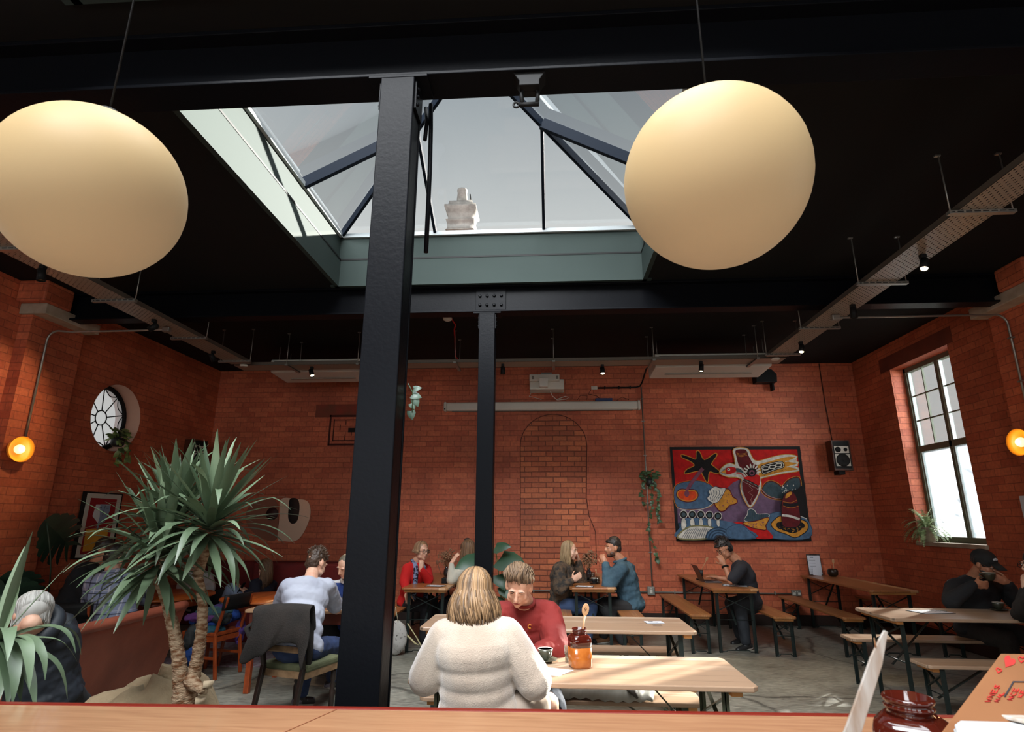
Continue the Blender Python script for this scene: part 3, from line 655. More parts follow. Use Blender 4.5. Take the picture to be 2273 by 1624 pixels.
obj(G().tube([(.5, 10.18, 3.69), (.56, 10.18, 3.78), (.7, 10.17, 3.76), (.66, 10.16, 3.69)], .004, 6), 'lead', m_dblack, t)
obj(G().tube([(1.2, 10.18, 3.68), (1.3, 10.18, 3.74), (1.42, 10.18, 3.69)], .004, 6), 'lead', m_dblack, t)
t = thing('wall_conduit', 'black conduit running from the socket to the pipe joint under the right air conditioner', 'conduit', (1.2, YB, 3.9))
obj(G().tube([(.87, 10.17, 3.91), (1.55, 10.17, 3.915), (1.62, 10.16, 3.93), (1.66, 10.1, 4.0), (1.62, 9.4, 4.05), (1.6, 8.6, 3.95)], .014, 8), 'pipe', m_dblack, t)
for a in (1.0, 1.25, 1.45): obj(G().bx(a-.01, a+.01, 10.15, 10.2, 3.89, 3.94), 'saddle_clip', m_dblack, t)
t = thing('wall_conduit', 'thin galvanised pipe running down the back wall behind the trailing plant', 'conduit', (1.63, YB, .55))
obj(G().tube([(1.645, 10.175, 3.92), (1.645, 10.175, .56)], .012, 8), 'pipe', m_galv, t)
for a in (1.1, 1.9, 2.7, 3.3, 3.7): obj(G().bx(1.618, 1.672, 10.165, 10.2, a-.008, a+.008), 'saddle_clip', m_galv, t)
t = thing('wall_conduit', 'thin galvanised pipe running level along the foot of the back wall', 'conduit', (2.0, YB, .47))
obj(G().tube([(-.8, 10.175, .48), (1.56, 10.175, .48)], .012, 8), 'pipe', m_galv, t)
obj(G().tube([(1.68, 10.175, .48), (3.86, 10.175, .48)], .012, 8), 'pipe', m_galv, t)
for a in (-.3, .9, 2.0, 2.7, 3.3, 3.6): obj(G().bx(a-.008, a+.008, 10.16, 10.2, .455, .505), 'saddle_clip', m_galv, t)
def bent(lbl, s, X, pts, clips):
    t = thing('lamp_conduit', lbl, 'conduit', (X, 6.5, 2.6)); obj(G().tube(pts, .0125, 8), 'pipe', m_galv, t)
    for z in clips: obj(G().bx(X-s*.03-.01, X-s*.0+.01, 6.5-.03, 6.5+.03, z-.008, z+.008), 'saddle_clip', m_galv, t)
    j = pts[0]; obj(G().bx(j[0]-.045, j[0]+.045, j[1]-.03, j[1]+.03, j[2]-.03, j[2]+.03), 'junction_box', m_galv, t, bev=.01)
def arc(X0, s, Y, z, r): return [(X0-s*r+s*r*math.sin(a), Y, z-r+r*math.cos(a)) for a in [PI/2*k/6 for k in range(7)]]
Yc = 6.5
bent('galvanised pipe bending from the right tray down to the right wall lamp', 1, XR-.15, [(3.2, 6.28, 3.80), (3.3, 6.28, 3.8), (5.0, 6.45, 3.86)]+arc(XR-.17, 1, Yc, 3.88, .12)+[(XR-.17, Yc, 2.56)], (3.6, 3.1, 2.75))
bent('galvanised pipe bending from the left tray down to the left wall lamp', -1, XL+.15, [(-4.58, 6.28, 3.80), (-4.68, 6.28, 3.8), (-5.8, 6.3, 3.80)]+arc(XL+.17, -1, 6.25, 3.8, .12)+[(XL+.17, 6.25, 2.5)], ())
# orange wall lamps: a dish with an opal bulb, facing into the room
m_or = mat('orange_enamel', srgb(236, 150, 36), .35, 0, emis=.12); m_bulb = mat('opal_bulb', (1, .72, .42), .4, emis=1.3)
def sconce(lbl, X, Y, Z, s, R=.145):
    t = thing('wall_lamp', lbl, 'wall lamp', (X, Y, Z-R)); M = V((0, 0, 1)).rotation_difference(V((-s, -.12, 0)).normalized()).to_matrix()
    obj(G().lathe([(.0, .012), (R*.45, .014), (R*.86, .05), (R, .10), (R*1.0, .108), (R*.84, .055), (R*.4, .024), (.0, .022)], (X, Y, Z), 32, M), 'dish', m_or, t, fix=False)
    obj(G().lathe([(.05, -.01), (.05, .014), (.0, .015)], (X, Y, Z), 16, M), 'wall_plate', m_or, t)
    c = V((X, Y, Z))+M @ V((0, 0, .075)); obj(G().sph(c, .052, None, 20, 12), 'bulb', m_bulb, t)
    lamp('lamp_light', 'POINT', c+M @ V((0, 0, .08)), 2.5, (1, .62, .28), shadow_soft_size=.06)
sconce('orange dish wall lamp on the right pier', XR-.155, 6.62, 2.445, 1)
sconce('orange dish wall lamp on the left pier', XL+.155, 6.16, 2.36, -1)
# black loudspeaker at the ceiling line
t = thing('loudspeaker', 'small black loudspeaker tucked under the right end of the right air conditioner', 'loudspeaker', (3.77, 10.1, 3.93))
obj(G().slab([(3.6, 9.98, 3.94), (3.95, 9.98, 3.94), (3.96, 9.98, 4.08), (3.88, 9.98, 4.17), (3.68, 9.98, 4.17), (3.6, 9.98, 4.1)], (0, .2, 0)), 'cabinet', m_dblack, t, bev=.01)
obj(G().bx(3.9, 3.93, 10.08, 10.2, 3.82, 3.94), 'wall_bracket', m_dblack, t)
def hifi(lbl, c, d, w=.30, h=.5, dep=.2, rz=0):
    t = thing('loudspeaker', lbl, 'loudspeaker', (0, 0, 0)); wd = mat('walnut', srgb(88, 44, 24), .5, 0, srgb(64, 32, 18), 12)
    obj(G().bx(-w/2, w/2, -dep/2, dep/2, 0, h), 'cabinet', wd, t, bev=.004)
    obj(G().bx(-w/2+.02, w/2-.02, -dep/2-.004, -dep/2, .03, h-.02), 'baffle', m_dblack, t)
    al = mat('speaker_plate', srgb(196, 190, 176), .4)
    obj(G().bx(-w/2+.035, w/2-.035, -dep/2-.008, -dep/2-.003, .07, .27), 'driver_plate', al, t)
    MX = Matrix.Rotation(PI/2, 3, 'X')
    wf = obj(G().lathe([(.105, 0), (.105, .01), (.092, .014), (.08, .008), (.03, -.012+.02), (.0, .016)], (0, -dep/2-.006, .17), 28, MX), 'woofer', m_dblack, t)
    obj(G().lathe([(.108, 0), (.108, .006), (.1, .006)], (0, -dep/2-.006, .17), 28, MX), 'trim_ring', mat('ring', srgb(60, 60, 60), .4), wf)
    obj(G().bx(-w/2+.035, w/2-.035, -dep/2-.008, -dep/2-.003, .285, .40), 'tweeter_plate', al, t)
    for xx, r in ((-.06, .046), (.06, .03)):
        tw = obj(G().lathe([(r, 0), (r, .008), (r*.6, .004), (r*.4, .01), (0, .012)], (xx, -dep/2-.006, .342), 20, MX), 'tweeter', m_dblack, t)
    obj(G().bx(-.05, .05, -.02, dep/2+.06, -.06, 0), 'wall_bracket', m_dblack, t)
    t.location = c; t.rotation_euler = (0, 0, rz); return t
hifi('boxy hi-fi loudspeaker with silver driver plates on the back wall right of the tapestry', (4.84, 10.04, 2.42), 0)
hifi('hi-fi loudspeaker on the left wall, half hidden behind the yucca crown', (-6.09, 9.55, 2.42), 0, rz=1.3)
t = thing('speaker_cable', 'thin cable running up the wall from the right loudspeaker to the ceiling', 'cable', (4.84, YB, 2.95)); obj(G().tube([(4.83, 10.19, 2.95), (4.8, 10.19, 3.6), (4.79, 10.19, 4.31)], .008, 6), 'lead', mat('painted_cable', srgb(72, 34, 24), .7), t)
# ================================================================== picnic tables and benches
w_tab = woodmat('pale_table_wood', srgb(158, 130, 106), srgb(200, 180, 158), 1, .12, .32, .7)
w_tabo = woodmat('warm_table_wood', srgb(150, 96, 56), srgb(222, 180, 130), 1, .09, .3, 1.1)
w_bench = woodmat('bench_wood', srgb(148, 98, 58), srgb(212, 170, 122), 1, .075, .35, .8)
w_edge = mat('batten_wood', srgb(206, 146, 84), .5, 0, srgb(182, 120, 62), 6)
m_leg = mat('dark_green_steel', srgb(30, 40, 38), .4, .3)
m_legl = mat('olive_steel', srgb(74, 78, 62), .4, .3)
def picnic(name, label, cat, L, W, H, top, leg, inset=.12, origin=True):
    t = thing(name, label, cat, (0, 0, 0)); th = .028
    g = G().slab([(-W/2, -L/2+.03, H-th), (-W/2+.03, -L/2, H-th), (W/2-.03, -L/2, H-th), (W/2, -L/2+.03, H-th), (W/2, L/2-.03, H-th), (W/2-.03, L/2, H-th), (-W/2+.03, L/2, H-th), (-W/2, L/2-.03, H-th)], (0, 0, th))
    obj(g, 'seat' if cat == 'bench' else 'tabletop', top, t, bev=.006)
    for s in (-1, 1):
        y = s*(L/2-inset); lw = W*.36
        obj(G().bx(-W/2+.03, W/2-.03, min(y, y+s*.05)+s*.02-.01, max(y, y+s*.05)+s*.02, H-th-.028, H-th), 'batten', w_edge, t, bev=.003)
        for q in (-1, 1):
            g = G().bx(q*lw-.019, q*lw+.019, y-.003, y+.003, 0, H-th-.002); me = bpy.data.meshes.new('q'); k = G().bx(q*(lw+.016)-.003, q*(lw+.016)+.003, y-.019, y+.019, 0, H-th-.002)
            k.bm.to_mesh(me); g.bm.from_mesh(me); obj(g, 'leg', leg, t)
            obj(G().beam((q*lw, y, H-th-.05), (-q*lw, y, H-th-.05-(H*.26)), .008, .022, up=(0, 1, 0)), 'cross_brace', leg, t)
        obj(G().tube([(-lw, y, .014), (-lw*.7, y, .014), (-lw*.6, y-s*.0, .03), (lw*.6, y, .03), (lw*.7, y, .014), (lw, y, .014)], .007, 6), 'foot_rail', leg, t)
        obj(G().tube([(-lw, y, H*.5), (lw, y, H*.5)], .005, 6), 'tie_rod', leg, t)
        obj(G().beam((0, y, H*.42), (0, y-s*.42*min(1, L/2), H-th-.01), .025, .008), 'folding_strut', leg, t)
    return t
TB = 'folding picnic tables'; BB = 'folding benches'
pt = picnic('picnic_table', 'long slatted table holding the open laptop, its far end against the back wall', 'table', 2.15, .6, .77, w_tabo, m_leg)
pt['group'] = TB; pt.location = (2.34, 9.06, 0)
dup(pt, (4.3, 9.07, 0), 0, 'long slatted table in the right corner with a clipboard menu at its wall end')
dup(pt, (.53, 8.98, 0), 0, 'slatted table between the blonde woman and the man in the blue jacket')
dup(pt, (-1.61, 8.74, 0), 0, 'slatted table between the woman in the red cardigan and the long-haired woman')
pb = picnic('picnic_bench', 'empty slatted bench on the left side of the laptop table', 'bench', 2.15, .28, .47, w_bench, m_leg)
pb['group'] = BB; pb.location = (1.86, 8.98, 0)
dup(pb, (2.86, 8.9, 0), 0, 'slatted bench the man in headphones sits on')
dup(pb, (3.70, 8.92, 0), 0, 'empty slatted bench left of the corner table')
dup(pb, (4.92, 9.02, 0), 0, 'slatted bench along the right wall behind the corner table')
dup(pb, (.11, 8.74, 0), 0, 'slatted bench under the blonde woman')
dup(pb, (.99, 8.75, 0), 0, 'slatted bench under the man in the blue jacket')
dup(pb, (-2.1, 8.74, 0), 0, 'slatted bench under the woman in the red cardigan, mostly behind the near column')
dup(pb, (-1.12, 8.74, 0), 0, 'slatted bench under the long-haired woman in the pale jumper')
pt2 = picnic('picnic_table', 'pale picnic table on the right where the man in the cap drinks', 'table', 2.2, .68, .77, w_tab, m_leg); pt2['group'] = TB
pt2.location = (4.13, 6.1, 0); pt2.rotation_euler = (0, 0, PI/2)
pt3 = picnic('picnic_table', 'pale sunlit picnic table with the brown glazed jar, nearest the counter', 'table', 1.86, .68, .77, w_tab, m_legl, .16); pt3['group'] = TB
pt3.location = (.14, 3.73, 0); pt3.rotation_euler = (0, 0, PI/2)
dup(pt2, (.03, 5.29, 0), PI/2, 'empty pale picnic table behind the man in the red sweatshirt')
pb2 = picnic('picnic_bench', 'pale bench nearest the counter on the right, in front of the cap man\'s table', 'bench', 2.15, .28, .47, w_tab, m_leg); pb2['group'] = BB
pb2.location = (4.13, 5.52, 0); pb2.rotation_euler = (0, 0, PI/2)
dup(pb2, (4.07, 6.62, 0), PI/2, 'pale bench the man in the dark cap sits on')
pb3 = picnic('picnic_bench', 'pale bench with the grey quilted jacket lying on it', 'bench', 1.86, .28, .47, w_tab, m_legl); pb3['group'] = BB
pb3.location = (.04, 4.34, 0); pb3.rotation_euler = (0, 0, PI/2)
dup(pb3, (.14, 4.78, 0), PI/2, 'narrow strip of pale bench just behind the jacket bench')
dup(pb3, (.17, 5.83, 0), PI/2, 'pale bench on the far side of the empty picnic table')
dup(pb3, (-.12, 3.08, 0), PI/2, 'pale bench the woman in the cream jumper sits on')
# ------------------------------------------------------------------ left side furniture
w_or = woodmat('orange_teak', srgb(150, 66, 22), srgb(196, 104, 44), 1, .5, .3, .2, knots=False)
m_or2 = mat('orange_wood', srgb(158, 72, 30), .35, 0, srgb(126, 50, 20), 10, stretch=(3, 3, 1))
m_dwood = mat('dark_wood', srgb(40, 28, 22), .4, 0, srgb(28, 20, 16), 10)
m_lwood = mat('worn_wood', srgb(140, 112, 82), .5, 0, srgb(110, 84, 58), 14)
def rtable(lbl, c, r, h, m):
    t = thing('round_table', lbl, 'table', c); c = V(c)
    obj(G().lathe([(0, h-.03), (r-.03, h-.03), (r, h-.015), (r-.005, h), (0, h)], c, 48), 'tabletop', m, t, fix=False)
    obj(G().lathe([(r-.12, h-.11), (r-.1, h-.11), (r-.1, h-.03), (r-.12, h-.03), (r-.12, h-.11)], c, 40), 'apron', m_or2, t, fix=False)
    for k in range(4):
        a = PI/4+PI/2*k; obj(G().cap(c+V(((r-.13)*math.cos(a), (r-.13)*math.sin(a), h-.06)), c+V(((r-.06)*math.cos(a), (r-.06)*math.sin(a), .02)), .026, .016, 8), 'leg', m_or2, t)
rtable('round orange teak table in front of the man in the checked shirt', (-4.75, 7.15, 0), .62, .72, w_or)
rtable('round teak table behind the chair piled with coats', (-3.42, 7.25, 0), .55, .70, w_or)
# square-legged dining table of the two young men
t = thing('dining_table', 'brown wooden dining table between the two young men left of the near column', 'table', (-2.5, 6.25, 0))
w_dt = woodmat('dining_wood', srgb(168, 128, 96), srgb(200, 164, 128), 0, .2, .35, .3, knots=False)
obj(G().bx(-3.0, -1.93, 5.87, 6.6, .72, .75), 'tabletop', w_dt, t, bev=.006)
obj(G().bx(-2.96, -1.97, 5.9, 6.57, .62, .72), 'apron', mat('red_brown_wood', srgb(92, 40, 26), .4), t)
for a in (-2.95, -2.0):
    for b in (5.91, 6.5): obj(G().bx(a, a+.05, b, b+.05, 0, .62), 'leg', m_or2, t, bev=.004)
# dark chair of the man in the white tee
def chair(lbl, c, rz, kind):
    t = thing('dining_chair', lbl, 'chair', (0, 0, 0))
    if kind == 'dark':
        W, D, h, H = .44, .46, .45, .87; A, B = m_dwood, mat('olive_fabric', srgb(92, 94, 66), .85, 0, srgb(66, 70, 46), 5, bump=.4, bscale=30)
        obj(G().bx(-W/2, W/2, -D/2+.03, D/2, h-.08, h-.03), 'seat_rail', m_lwood, t)
        obj(G().bx(-W/2-.005, W/2+.005, -D/2+.04, D/2+.01, h-.04, h+.025), 'seat_cushion', B, t, bev=.022, seg=3)
        for s in (-1, 1):
            obj(G().beam((s*(W/2-.02), -D/2-.07, 0), (s*(W/2-.02), -D/2+.02, h), .035, .035), 'leg', A, t, bev=.004)
            obj(G().beam((s*(W/2-.02), -D/2+.02, h), (s*(W/2-.02), -D/2-.08, H), .035, .032), 'back_post', A, t, bev=.004)
            g = G().lathe([(.012, 0), (.018, .03), (.014, .05), (.022, .08), (.024, .2), (.016, .22), (.024, .24), (.016, .27), (.026, .29), (.02, .33), (.024, .36)], (s*(W/2-.03), D/2-.03, 0), 14)
            obj(g, 'leg', A, t)
        obj(G().bx(-W/2+.02, W/2-.02, -D/2-.09, -D/2-.06, H-.13, H), 'back_rail', A, t, bev=.012)
        obj(G().bx(-W/2+.02, W/2-.02, -D/2-.05, -D/2-.025, H-.3, H-.25), 'back_rail', m_lwood, t, bev=.012)
    else:
        W, D, h, H = .40, .44, .44, .82; A = m_or2
        obj(G().bx(-W/2, W/2, -D/2, D/2, h-.03, h+.01), 'seat', m_dblack if kind == 'black' else A, t, bev=.01)
        for s in (-1, 1):
            obj(G().beam((s*(W/2-.02), -D/2-.05, 0), (s*(W/2-.02), -D/2+.02, h), .028, .034), 'leg', A, t, bev=.006)
            obj(G().beam((s*(W/2-.02), -D/2+.02, h-.02), (s*(W/2-.02), -D/2-.09, H-.02), .026, .03), 'back_post', A, t, bev=.006)
            obj(G().beam((s*(W/2-.02), D/2-.02, 0), (s*(W/2-.02), D/2-.03, h-.03), .03, .03), 'leg', A, t, bev=.006)
            obj(G().beam((s*(W/2-.02), -D/2, h-.06), (s*(W/2-.02), D/2-.03, h-.06), .018, .05), 'seat_rail', A, t)
            obj(G().beam((s*(W/2-.02), -D/2-.02, .2), (s*(W/2-.02), D/2-.03, .2), .018, .025), 'stretcher', A, t)
        obj(G().bx(-W/2+.02, W/2-.02, -D/2-.0, -D/2+.02, h-.085, h-.035), 'back_rail', A, t)
        pts = []
        for k in range(9):
            a = -1+k/4; pts.append((a*(W/2+.01), -D/2-.085+.03*(a*a)-.0, H-.15))
        g = G(); g.strip([[V(p)+V((0, -.02*z/.15, z)) for p in pts] for z in (0, .05, .1, .15)])
        obj(g, 'backrest', m_dblack, t, solid=.018)
    t.location = c; t.rotation_euler = (0, 0, rz); return t
chair('dark wooden chair with an olive seat under the man in the white t-shirt', (-2.12, 5.20, 0), -.3, 'dark')
chair('orange teak chair with a black back rail, piled with bright coats', (-3.70, 6.58, 0), 1.35, 'teak')
chair('teak chair with a black backrest behind the man in the checked shirt', (-4.72, 5.95, 0), .25, 'black')
chair('teak chair with a black backrest under the young man in the rugby shirt', (-2.42, 7.0, 0), PI, 'black')
# leather booth back
m_leath = mat('tan_leather', srgb(164, 88, 66), .5, 0, srgb(128, 64, 46), 3, bump=.2, bscale=24, contrast=(.3, .75))
t = thing('booth_seat', 'curved red-brown leather booth bench with a rolled top, seen from behind', 'booth', (-3.55, 5.0, 0))
def wallpts(p, lean): return p
path = [(-3.83, 4.22), (-3.60, 4.17), (-3.46, 4.28), (-3.43, 4.6), (-3.44, 5.0), (-3.46, 5.65)]
path = smooth_poly(path, 5, closed=False); n = len(path)
def nrm(i):
    a, b = path[max(i-1, 0)], path[min(i+1, n-1)]; d = V((b[0]-a[0], b[1]-a[1], 0)).normalized(); return V((d.y, -d.x, 0))
rows = []
for z, off in ((0.0, -.22), (.2, -.18), (.5, -.09), (.74, -.02), (.80, .0)):
    rows.append([V((path[i][0], path[i][1], z))+nrm(i)*off for i in range(n)])
inner = [[p-nrm(i)*.07 for i, p in enumerate(r)] for r in reversed(rows)]
g = G().strip(rows+inner); obj(g, 'back_panel', m_leath, t, sub=0)
obj(G().tube([V((path[i][0], path[i][1], .815))+nrm(i)*-.025 for i in range(n)], .042, 12), 'rolled_edge', m_leath, t)
obj(G().bx(-4.1, -3.62, 4.35, 5.6, 0, .42), 'seat', m_leath, t, bev=.04, seg=3)
# red banquette on the back wall
t = thing('banquette', 'low dark red upholstered banquette along the back wall behind the tables on the left', 'banquette', (-4.6, 9.8, 0))
m_red = mat('red_velvet', srgb(112, 22, 20), .8, 0, srgb(88, 16, 16), 5)
obj(G().bx(-6.1, -2.95, 9.92, 10.15, 0, .92), 'backrest', m_red, t, bev=.03, seg=3)
obj(G().bx(-6.1, -2.95, 9.4, 9.92, 0, .46), 'seat', m_red, t, bev=.03, seg=3)
t = thing('banquette', 'low dark red bench the long-haired woman with a phone rests on', 'banquette', (-3.6, 8.5, 0))
obj(G().bx(-4.4, -2.95, 8.15, 8.7, 0, .46), 'seat', m_red, t, bev=.03, seg=3)
obj(G().bx(-4.4, -2.95, 8.7, 8.84, 0, .98), 'backrest', m_red, t, bev=.03, seg=3)
# rug
def rugmat():
    return mat('rug_pile', srgb(120, 112, 116), .95, 0, srgb(104, 76, 84), 22, bump=.3, contrast=(.45, .6))
tag(obj(G().bx(-4.6, -2.5, 6.9, 9.1, 0.001, .012), 'rug', rugmat()), 'worn grey and purple rug on the concrete floor beneath the chair with coats', 'rug')
# ================================================================== counter in the foreground
w_ctr = woodmat('counter_wood', srgb(152, 108, 78), srgb(176, 132, 98), 0, 4.3, .22, .25, coat=.25, knots=False)
t = thing('counter', 'long varnished wooden counter with a dark red front edge across the foreground', 'counter', (0, 1.3, 0))
cz = 1.05; ya, yb = atz(0, 1557, cz), atz(2200, 1588, cz)
sl = (yb.y-ya.y)/(yb.x-ya.x); f = lambda X: ya.y+(X-ya.x)*sl
obj(G().slab([(-3.2, -.1, cz-.04), (3.2, -.1, cz-.04), (3.2, f(3.2)-.028, cz-.04), (-3.2, f(-3.2)-.028, cz-.04)], (0, 0, .04)), 'worktop', w_ctr, t)
obj(G().slab([(-3.2, f(-3.2)-.028, cz-.06), (3.2, f(3.2)-.028, cz-.06), (3.2, f(3.2), cz-.06), (-3.2, f(-3.2), cz-.06)], (0, 0, .062)), 'front_edge', mat('red_edge', srgb(112, 30, 18), .35), t, bev=.004)
obj(G().bx(-3.1, 3.1, f(0)-.45, f(0)-.2, 0, cz-.04), 'front_panel', m_dwood, t)
for a in (-.65, 1.9): obj(G().beam((a, f(a)-.03, cz+.0006), (a-.35, .9, cz+.0006), .003, .001), 'board_joint', mat('joint', srgb(120, 62, 30), .6), t)
# ------------------------------------------------------------------ crockery helpers
m_glz = mat('brown_glaze', srgb(66, 20, 12), .08, 0, coat=.6); m_honey = mat('honey_glaze', srgb(178, 104, 44), .2, 0, srgb(150, 78, 26), 16, coat=.4)
m_cream = mat('cream_glaze', srgb(214, 178, 140), .15, 0, srgb(196, 152, 110), 10, coat=.5)
def jar(lbl, c, s=1.0, base=None, name='ceramic_jar', rz=.3):
    t = thing(name, lbl, 'jar', c); b = base or m_honey; c = V(c); M = Matrix.Rotation(rz, 3, 'Z')
    pr = [(.0, .0), (.055, .0), (.062, .012), (.063, .115)]
    obj(G().lathe([(r*s, z*s) for r, z in pr], c, 40, M, sq=.35), 'lower_body', b, t)
    pr = [(.0632, .112), (.0632, .15), (.0585, .168), (.043, .18), (.039, .188), (.041, .196), (.045, .200), (.045, .206), (.040, .212), (.045, .218), (.047, .226), (.044, .232), (.039, .232), (.036, .2), (.036, .19), (.05, .16), (.0, .03)]
    obj(G().lathe([(r*s, z*s) for r, z in pr[:4]], c, 40, M, sq=.35), 'shoulder', m_glz, t, fix=False)
    obj(G().lathe([(r*s*(.94 if r > .03 and z > .175 else 1.0), (z if z < .18 else .18+(z-.18)*.62)*s) for r, z in pr[3:14]], c, 40, M), 'neck', m_glz, t, fix=False)
    obj(G().lathe([(0, .1*s), (.045*s, .1*s), (.045*s, .104*s), (0, .105*s)], c, 20), 'dark_inside', m_dblack, t); return t
def cup(lbl, c, m=None, sc=1.0, saucer=True, ang=0, tilt=None):
    t = thing('coffee_cup', lbl, 'cup', c); c = V(c); z0 = .012 if saucer else 0; m = m or m_cup
    if saucer: tag(obj(G().lathe([(0, .002), (.035, .002), (.05, .006), (.074, .016), (.075, .018), (.05, .010), (.03, .008), (0, .008)], c, 32), 'saucer', m), lbl.replace('cup', 'saucer', 1) if 'cup' in lbl else 'saucer', 'saucer')
    q = c+V((0, 0, z0)); pr = [(0, 0), (.022, 0), (.024, .004), (.037, .02), (.044, .045), (.046, .06)]
    obj(G().lathe([(r*sc, z*sc) for r, z in pr], q, 32), 'bowl', m, t)
    obj(G().lathe([(.046*sc, .060*sc), (.0465*sc, .063*sc), (.043*sc, .063*sc), (.040*sc, .045*sc), (.02*sc, .012*sc), (0, .012*sc)], q, 32), 'white_inside', m_cupin, t, fix=False)
    obj(G().lathe([(0, .05*sc), (.040*sc, .05*sc)], q, 24), 'coffee', m_coffee, t, fix=False)
    h = V((math.cos(ang), math.sin(ang), 0))
    obj(G().tube([q+h*.042*sc+V((0, 0, .052*sc)), q+h*.062*sc+V((0, 0, .05*sc)), q+h*.066*sc+V((0, 0, .035*sc)), q+h*.05*sc+V((0, 0, .02*sc)), q+h*.036*sc+V((0, 0, .02*sc))], .0042*sc, 8), 'handle', m, t)
    return t
m_cup = mat('grey_green_glaze', srgb(74, 76, 64), .25, coat=.3); m_cupin = mat('white_glaze', srgb(216, 212, 200), .2); m_coffee = mat('coffee', srgb(150, 110, 76), .2)
m_gl = glassmat('tumbler_glass', (.92, .95, .95), .12)
def tumbler(lbl, c, r=.036, h=.09):
    t = thing('drinking_glass', lbl, 'glass', c); c = V(c)
    obj(G().lathe([(0, .0), (r*.85, 0), (r, h), (r-.003, h), (r*.8, .01), (0, .01)], c, 24), 'tumbler', m_gl, t, fix=False)
    obj(G().lathe([(0, .011), (r*.8, .011), (r*.88, h*.55), (0, h*.55)], c, 20), 'water', glassmat('water', (.85, .9, .9), .06), t, fix=False)
m_paper = mat('paper', srgb(196, 198, 206), .8); m_ink = mat('ink', srgb(40, 42, 52), .8); m_clip = mat('clip_board', srgb(38, 34, 34), .5)
def menu(lbl, c, rz=0, w=.21, h=.297, board=True):
    t = thing('menu', lbl, 'menu', c); c = V(c); M = Matrix.Rotation(rz, 3, 'Z')
    if board: obj(G().box(c+V((0, 0, .002)), (w+.02, h+.03, .004), M), 'clipboard', m_clip, t)
    obj(G().box(c+V((0, 0, .0052)), (w, h, .0012), M), 'sheet', m_paper, t)
    for k in range(5):
        p = obj(G().box(c+M @ V((-.02+.01*(k % 2), h*.36-k*.055, .0061)), (w*(.5 if k else .25), .006 if k else .016, .0004), M), 'text_line', m_ink, t)
    if board: obj(G().box(c+M @ V((0, h*.5, .008)), (.06, .016, .008), M), 'clip', m_galv, t)
    return t
m_pot = mat('dark_planter', (.015, .014, .013), .5); m_spoon = mat('beech', srgb(196, 152, 110), .5, 0, srgb(170, 124, 84), 10)
def spoonobj(lbl, p, q, num=None, m=None, r=.02, up=None):
    """wooden spoon standing: handle from p, bowl at q"""
    t = thing('wooden_spoon', lbl, 'wooden spoon', p); p, q = V(p), V(q); d = (q-p).normalized(); L = (q-p).length; m = m or m_spoon
    obj(G().tube([p, p+d*(L-r*3.2)], [.0045, .006], 8), 'handle', m, t)
    sd = d.cross(V((0, 1, 0))).normalized(); fn = sd.cross(d).normalized(); M = Matrix((sd, fn, d)).transposed()
    c = q-d*r*1.7; obj(G().sph(c, (r, .0045, r*1.75), M, 20, 12), 'bowl', m, t)
    if num:
        fs = -fn if fn.y > 0 else fn
        sdd = d.cross(fs).normalized()
        Mx = Matrix((sdd, d, fs)).transposed().to_4x4(); Mx.translation = c+fs*.0045
        if (Mx.to_3x3() @ V((1, 0, 0))).x < 0: Mx = Mx @ Matrix.Rotation(PI, 4, 'Y')
        obj(txt(num, r*1.5, Mx, .0008), 'painted_number', mat('num', srgb(70, 40, 26), .7), t)
    return t
# M1 table
jc = V((.160, 3.745, .77))
jar('tall two-tone glazed jar on the sunlit picnic table', jc, 1.0)
spoonobj('wooden table-number spoon standing in the jar on the sunlit table', jc+V((.005, 0, .11)), jc+V((.045, -.02, .352)), '9', r=.021)
cup('grey coffee cup beside the woman in the cream jumper', (-.045, 3.86, .77), ang=-1.2)
tag(obj(G().slab([(-.13, 3.60, .7705), (.03, 3.52, .7705), (.12, 3.66, .7705), (-.05, 3.72, .7705)], (0, 0, .002)), 'napkin', mat('napkin', srgb(206, 202, 196), .9)), 'folded paper napkin on the sunlit table beside the coffee cup', 'napkin')
tumbler('clear tumbler just left of the two-tone jar', (.105, 3.87, .77))
# M2
menu('small white menu card on the empty pale picnic table', (.86, 5.33, .77), .1, .15, .11, False)
# laptop table
t = thing('laptop', 'open grey laptop in front of the man in headphones', 'laptop', (2.27, 8.9, .77))
ml = mat('space_grey', srgb(120, 126, 136), .35, .6); md = mat('laptop_lid', srgb(52, 44, 44), .35, .4)
Lz = .772; hx = 2.14
obj(G().bx(hx, hx+.24, 8.72, 9.06, Lz, Lz+.012), 'base', ml, t, bev=.004)
obj(G().bx(hx+.03, hx+.13, 8.76, 9.02, Lz+.012, Lz+.0135), 'keyboard', m_dblack, t)
obj(G().bx(hx+.15, hx+.22, 8.83, 8.95, Lz+.012, Lz+.013), 'trackpad', md, t)
M = Matrix.Rotation(-.42, 3, 'Y')
obj(G().box(V((hx, 8.89, Lz+.012))+M @ V((0, 0, .115)), (.007, .34, .23), M), 'screen_lid', md, t, bev=.003)
obj(G().box(V((hx, 8.89, Lz+.012))+M @ V((.005, 0, .12)), (.001, .31, .2), M), 'display', m_dblack, t)
menu('clipboard menu lying on the laptop table', (2.45, 8.38, .77), 1.3)
t = thing('planter', 'small dark pot behind the laptop', 'pot', (2.33, 9.75, .77)); obj(G().lathe([(.04, 0), (.05, .09), (.045, .09), (.04, .02), (0, .02)], (2.33, 9.75, .77), 20), 'pot', m_pot, t)
spoonobj('pale wooden spoon leaning up behind the laptop lid', (2.33, 9.75, .82), at(1571, 1236, 9.7))
tag(obj(G().bx(2.13, 2.19, 9.12, 9.2, .77, .785), 'phone', m_dblack, bev=.003), 'small black phone lying on the table behind the laptop', 'phone')
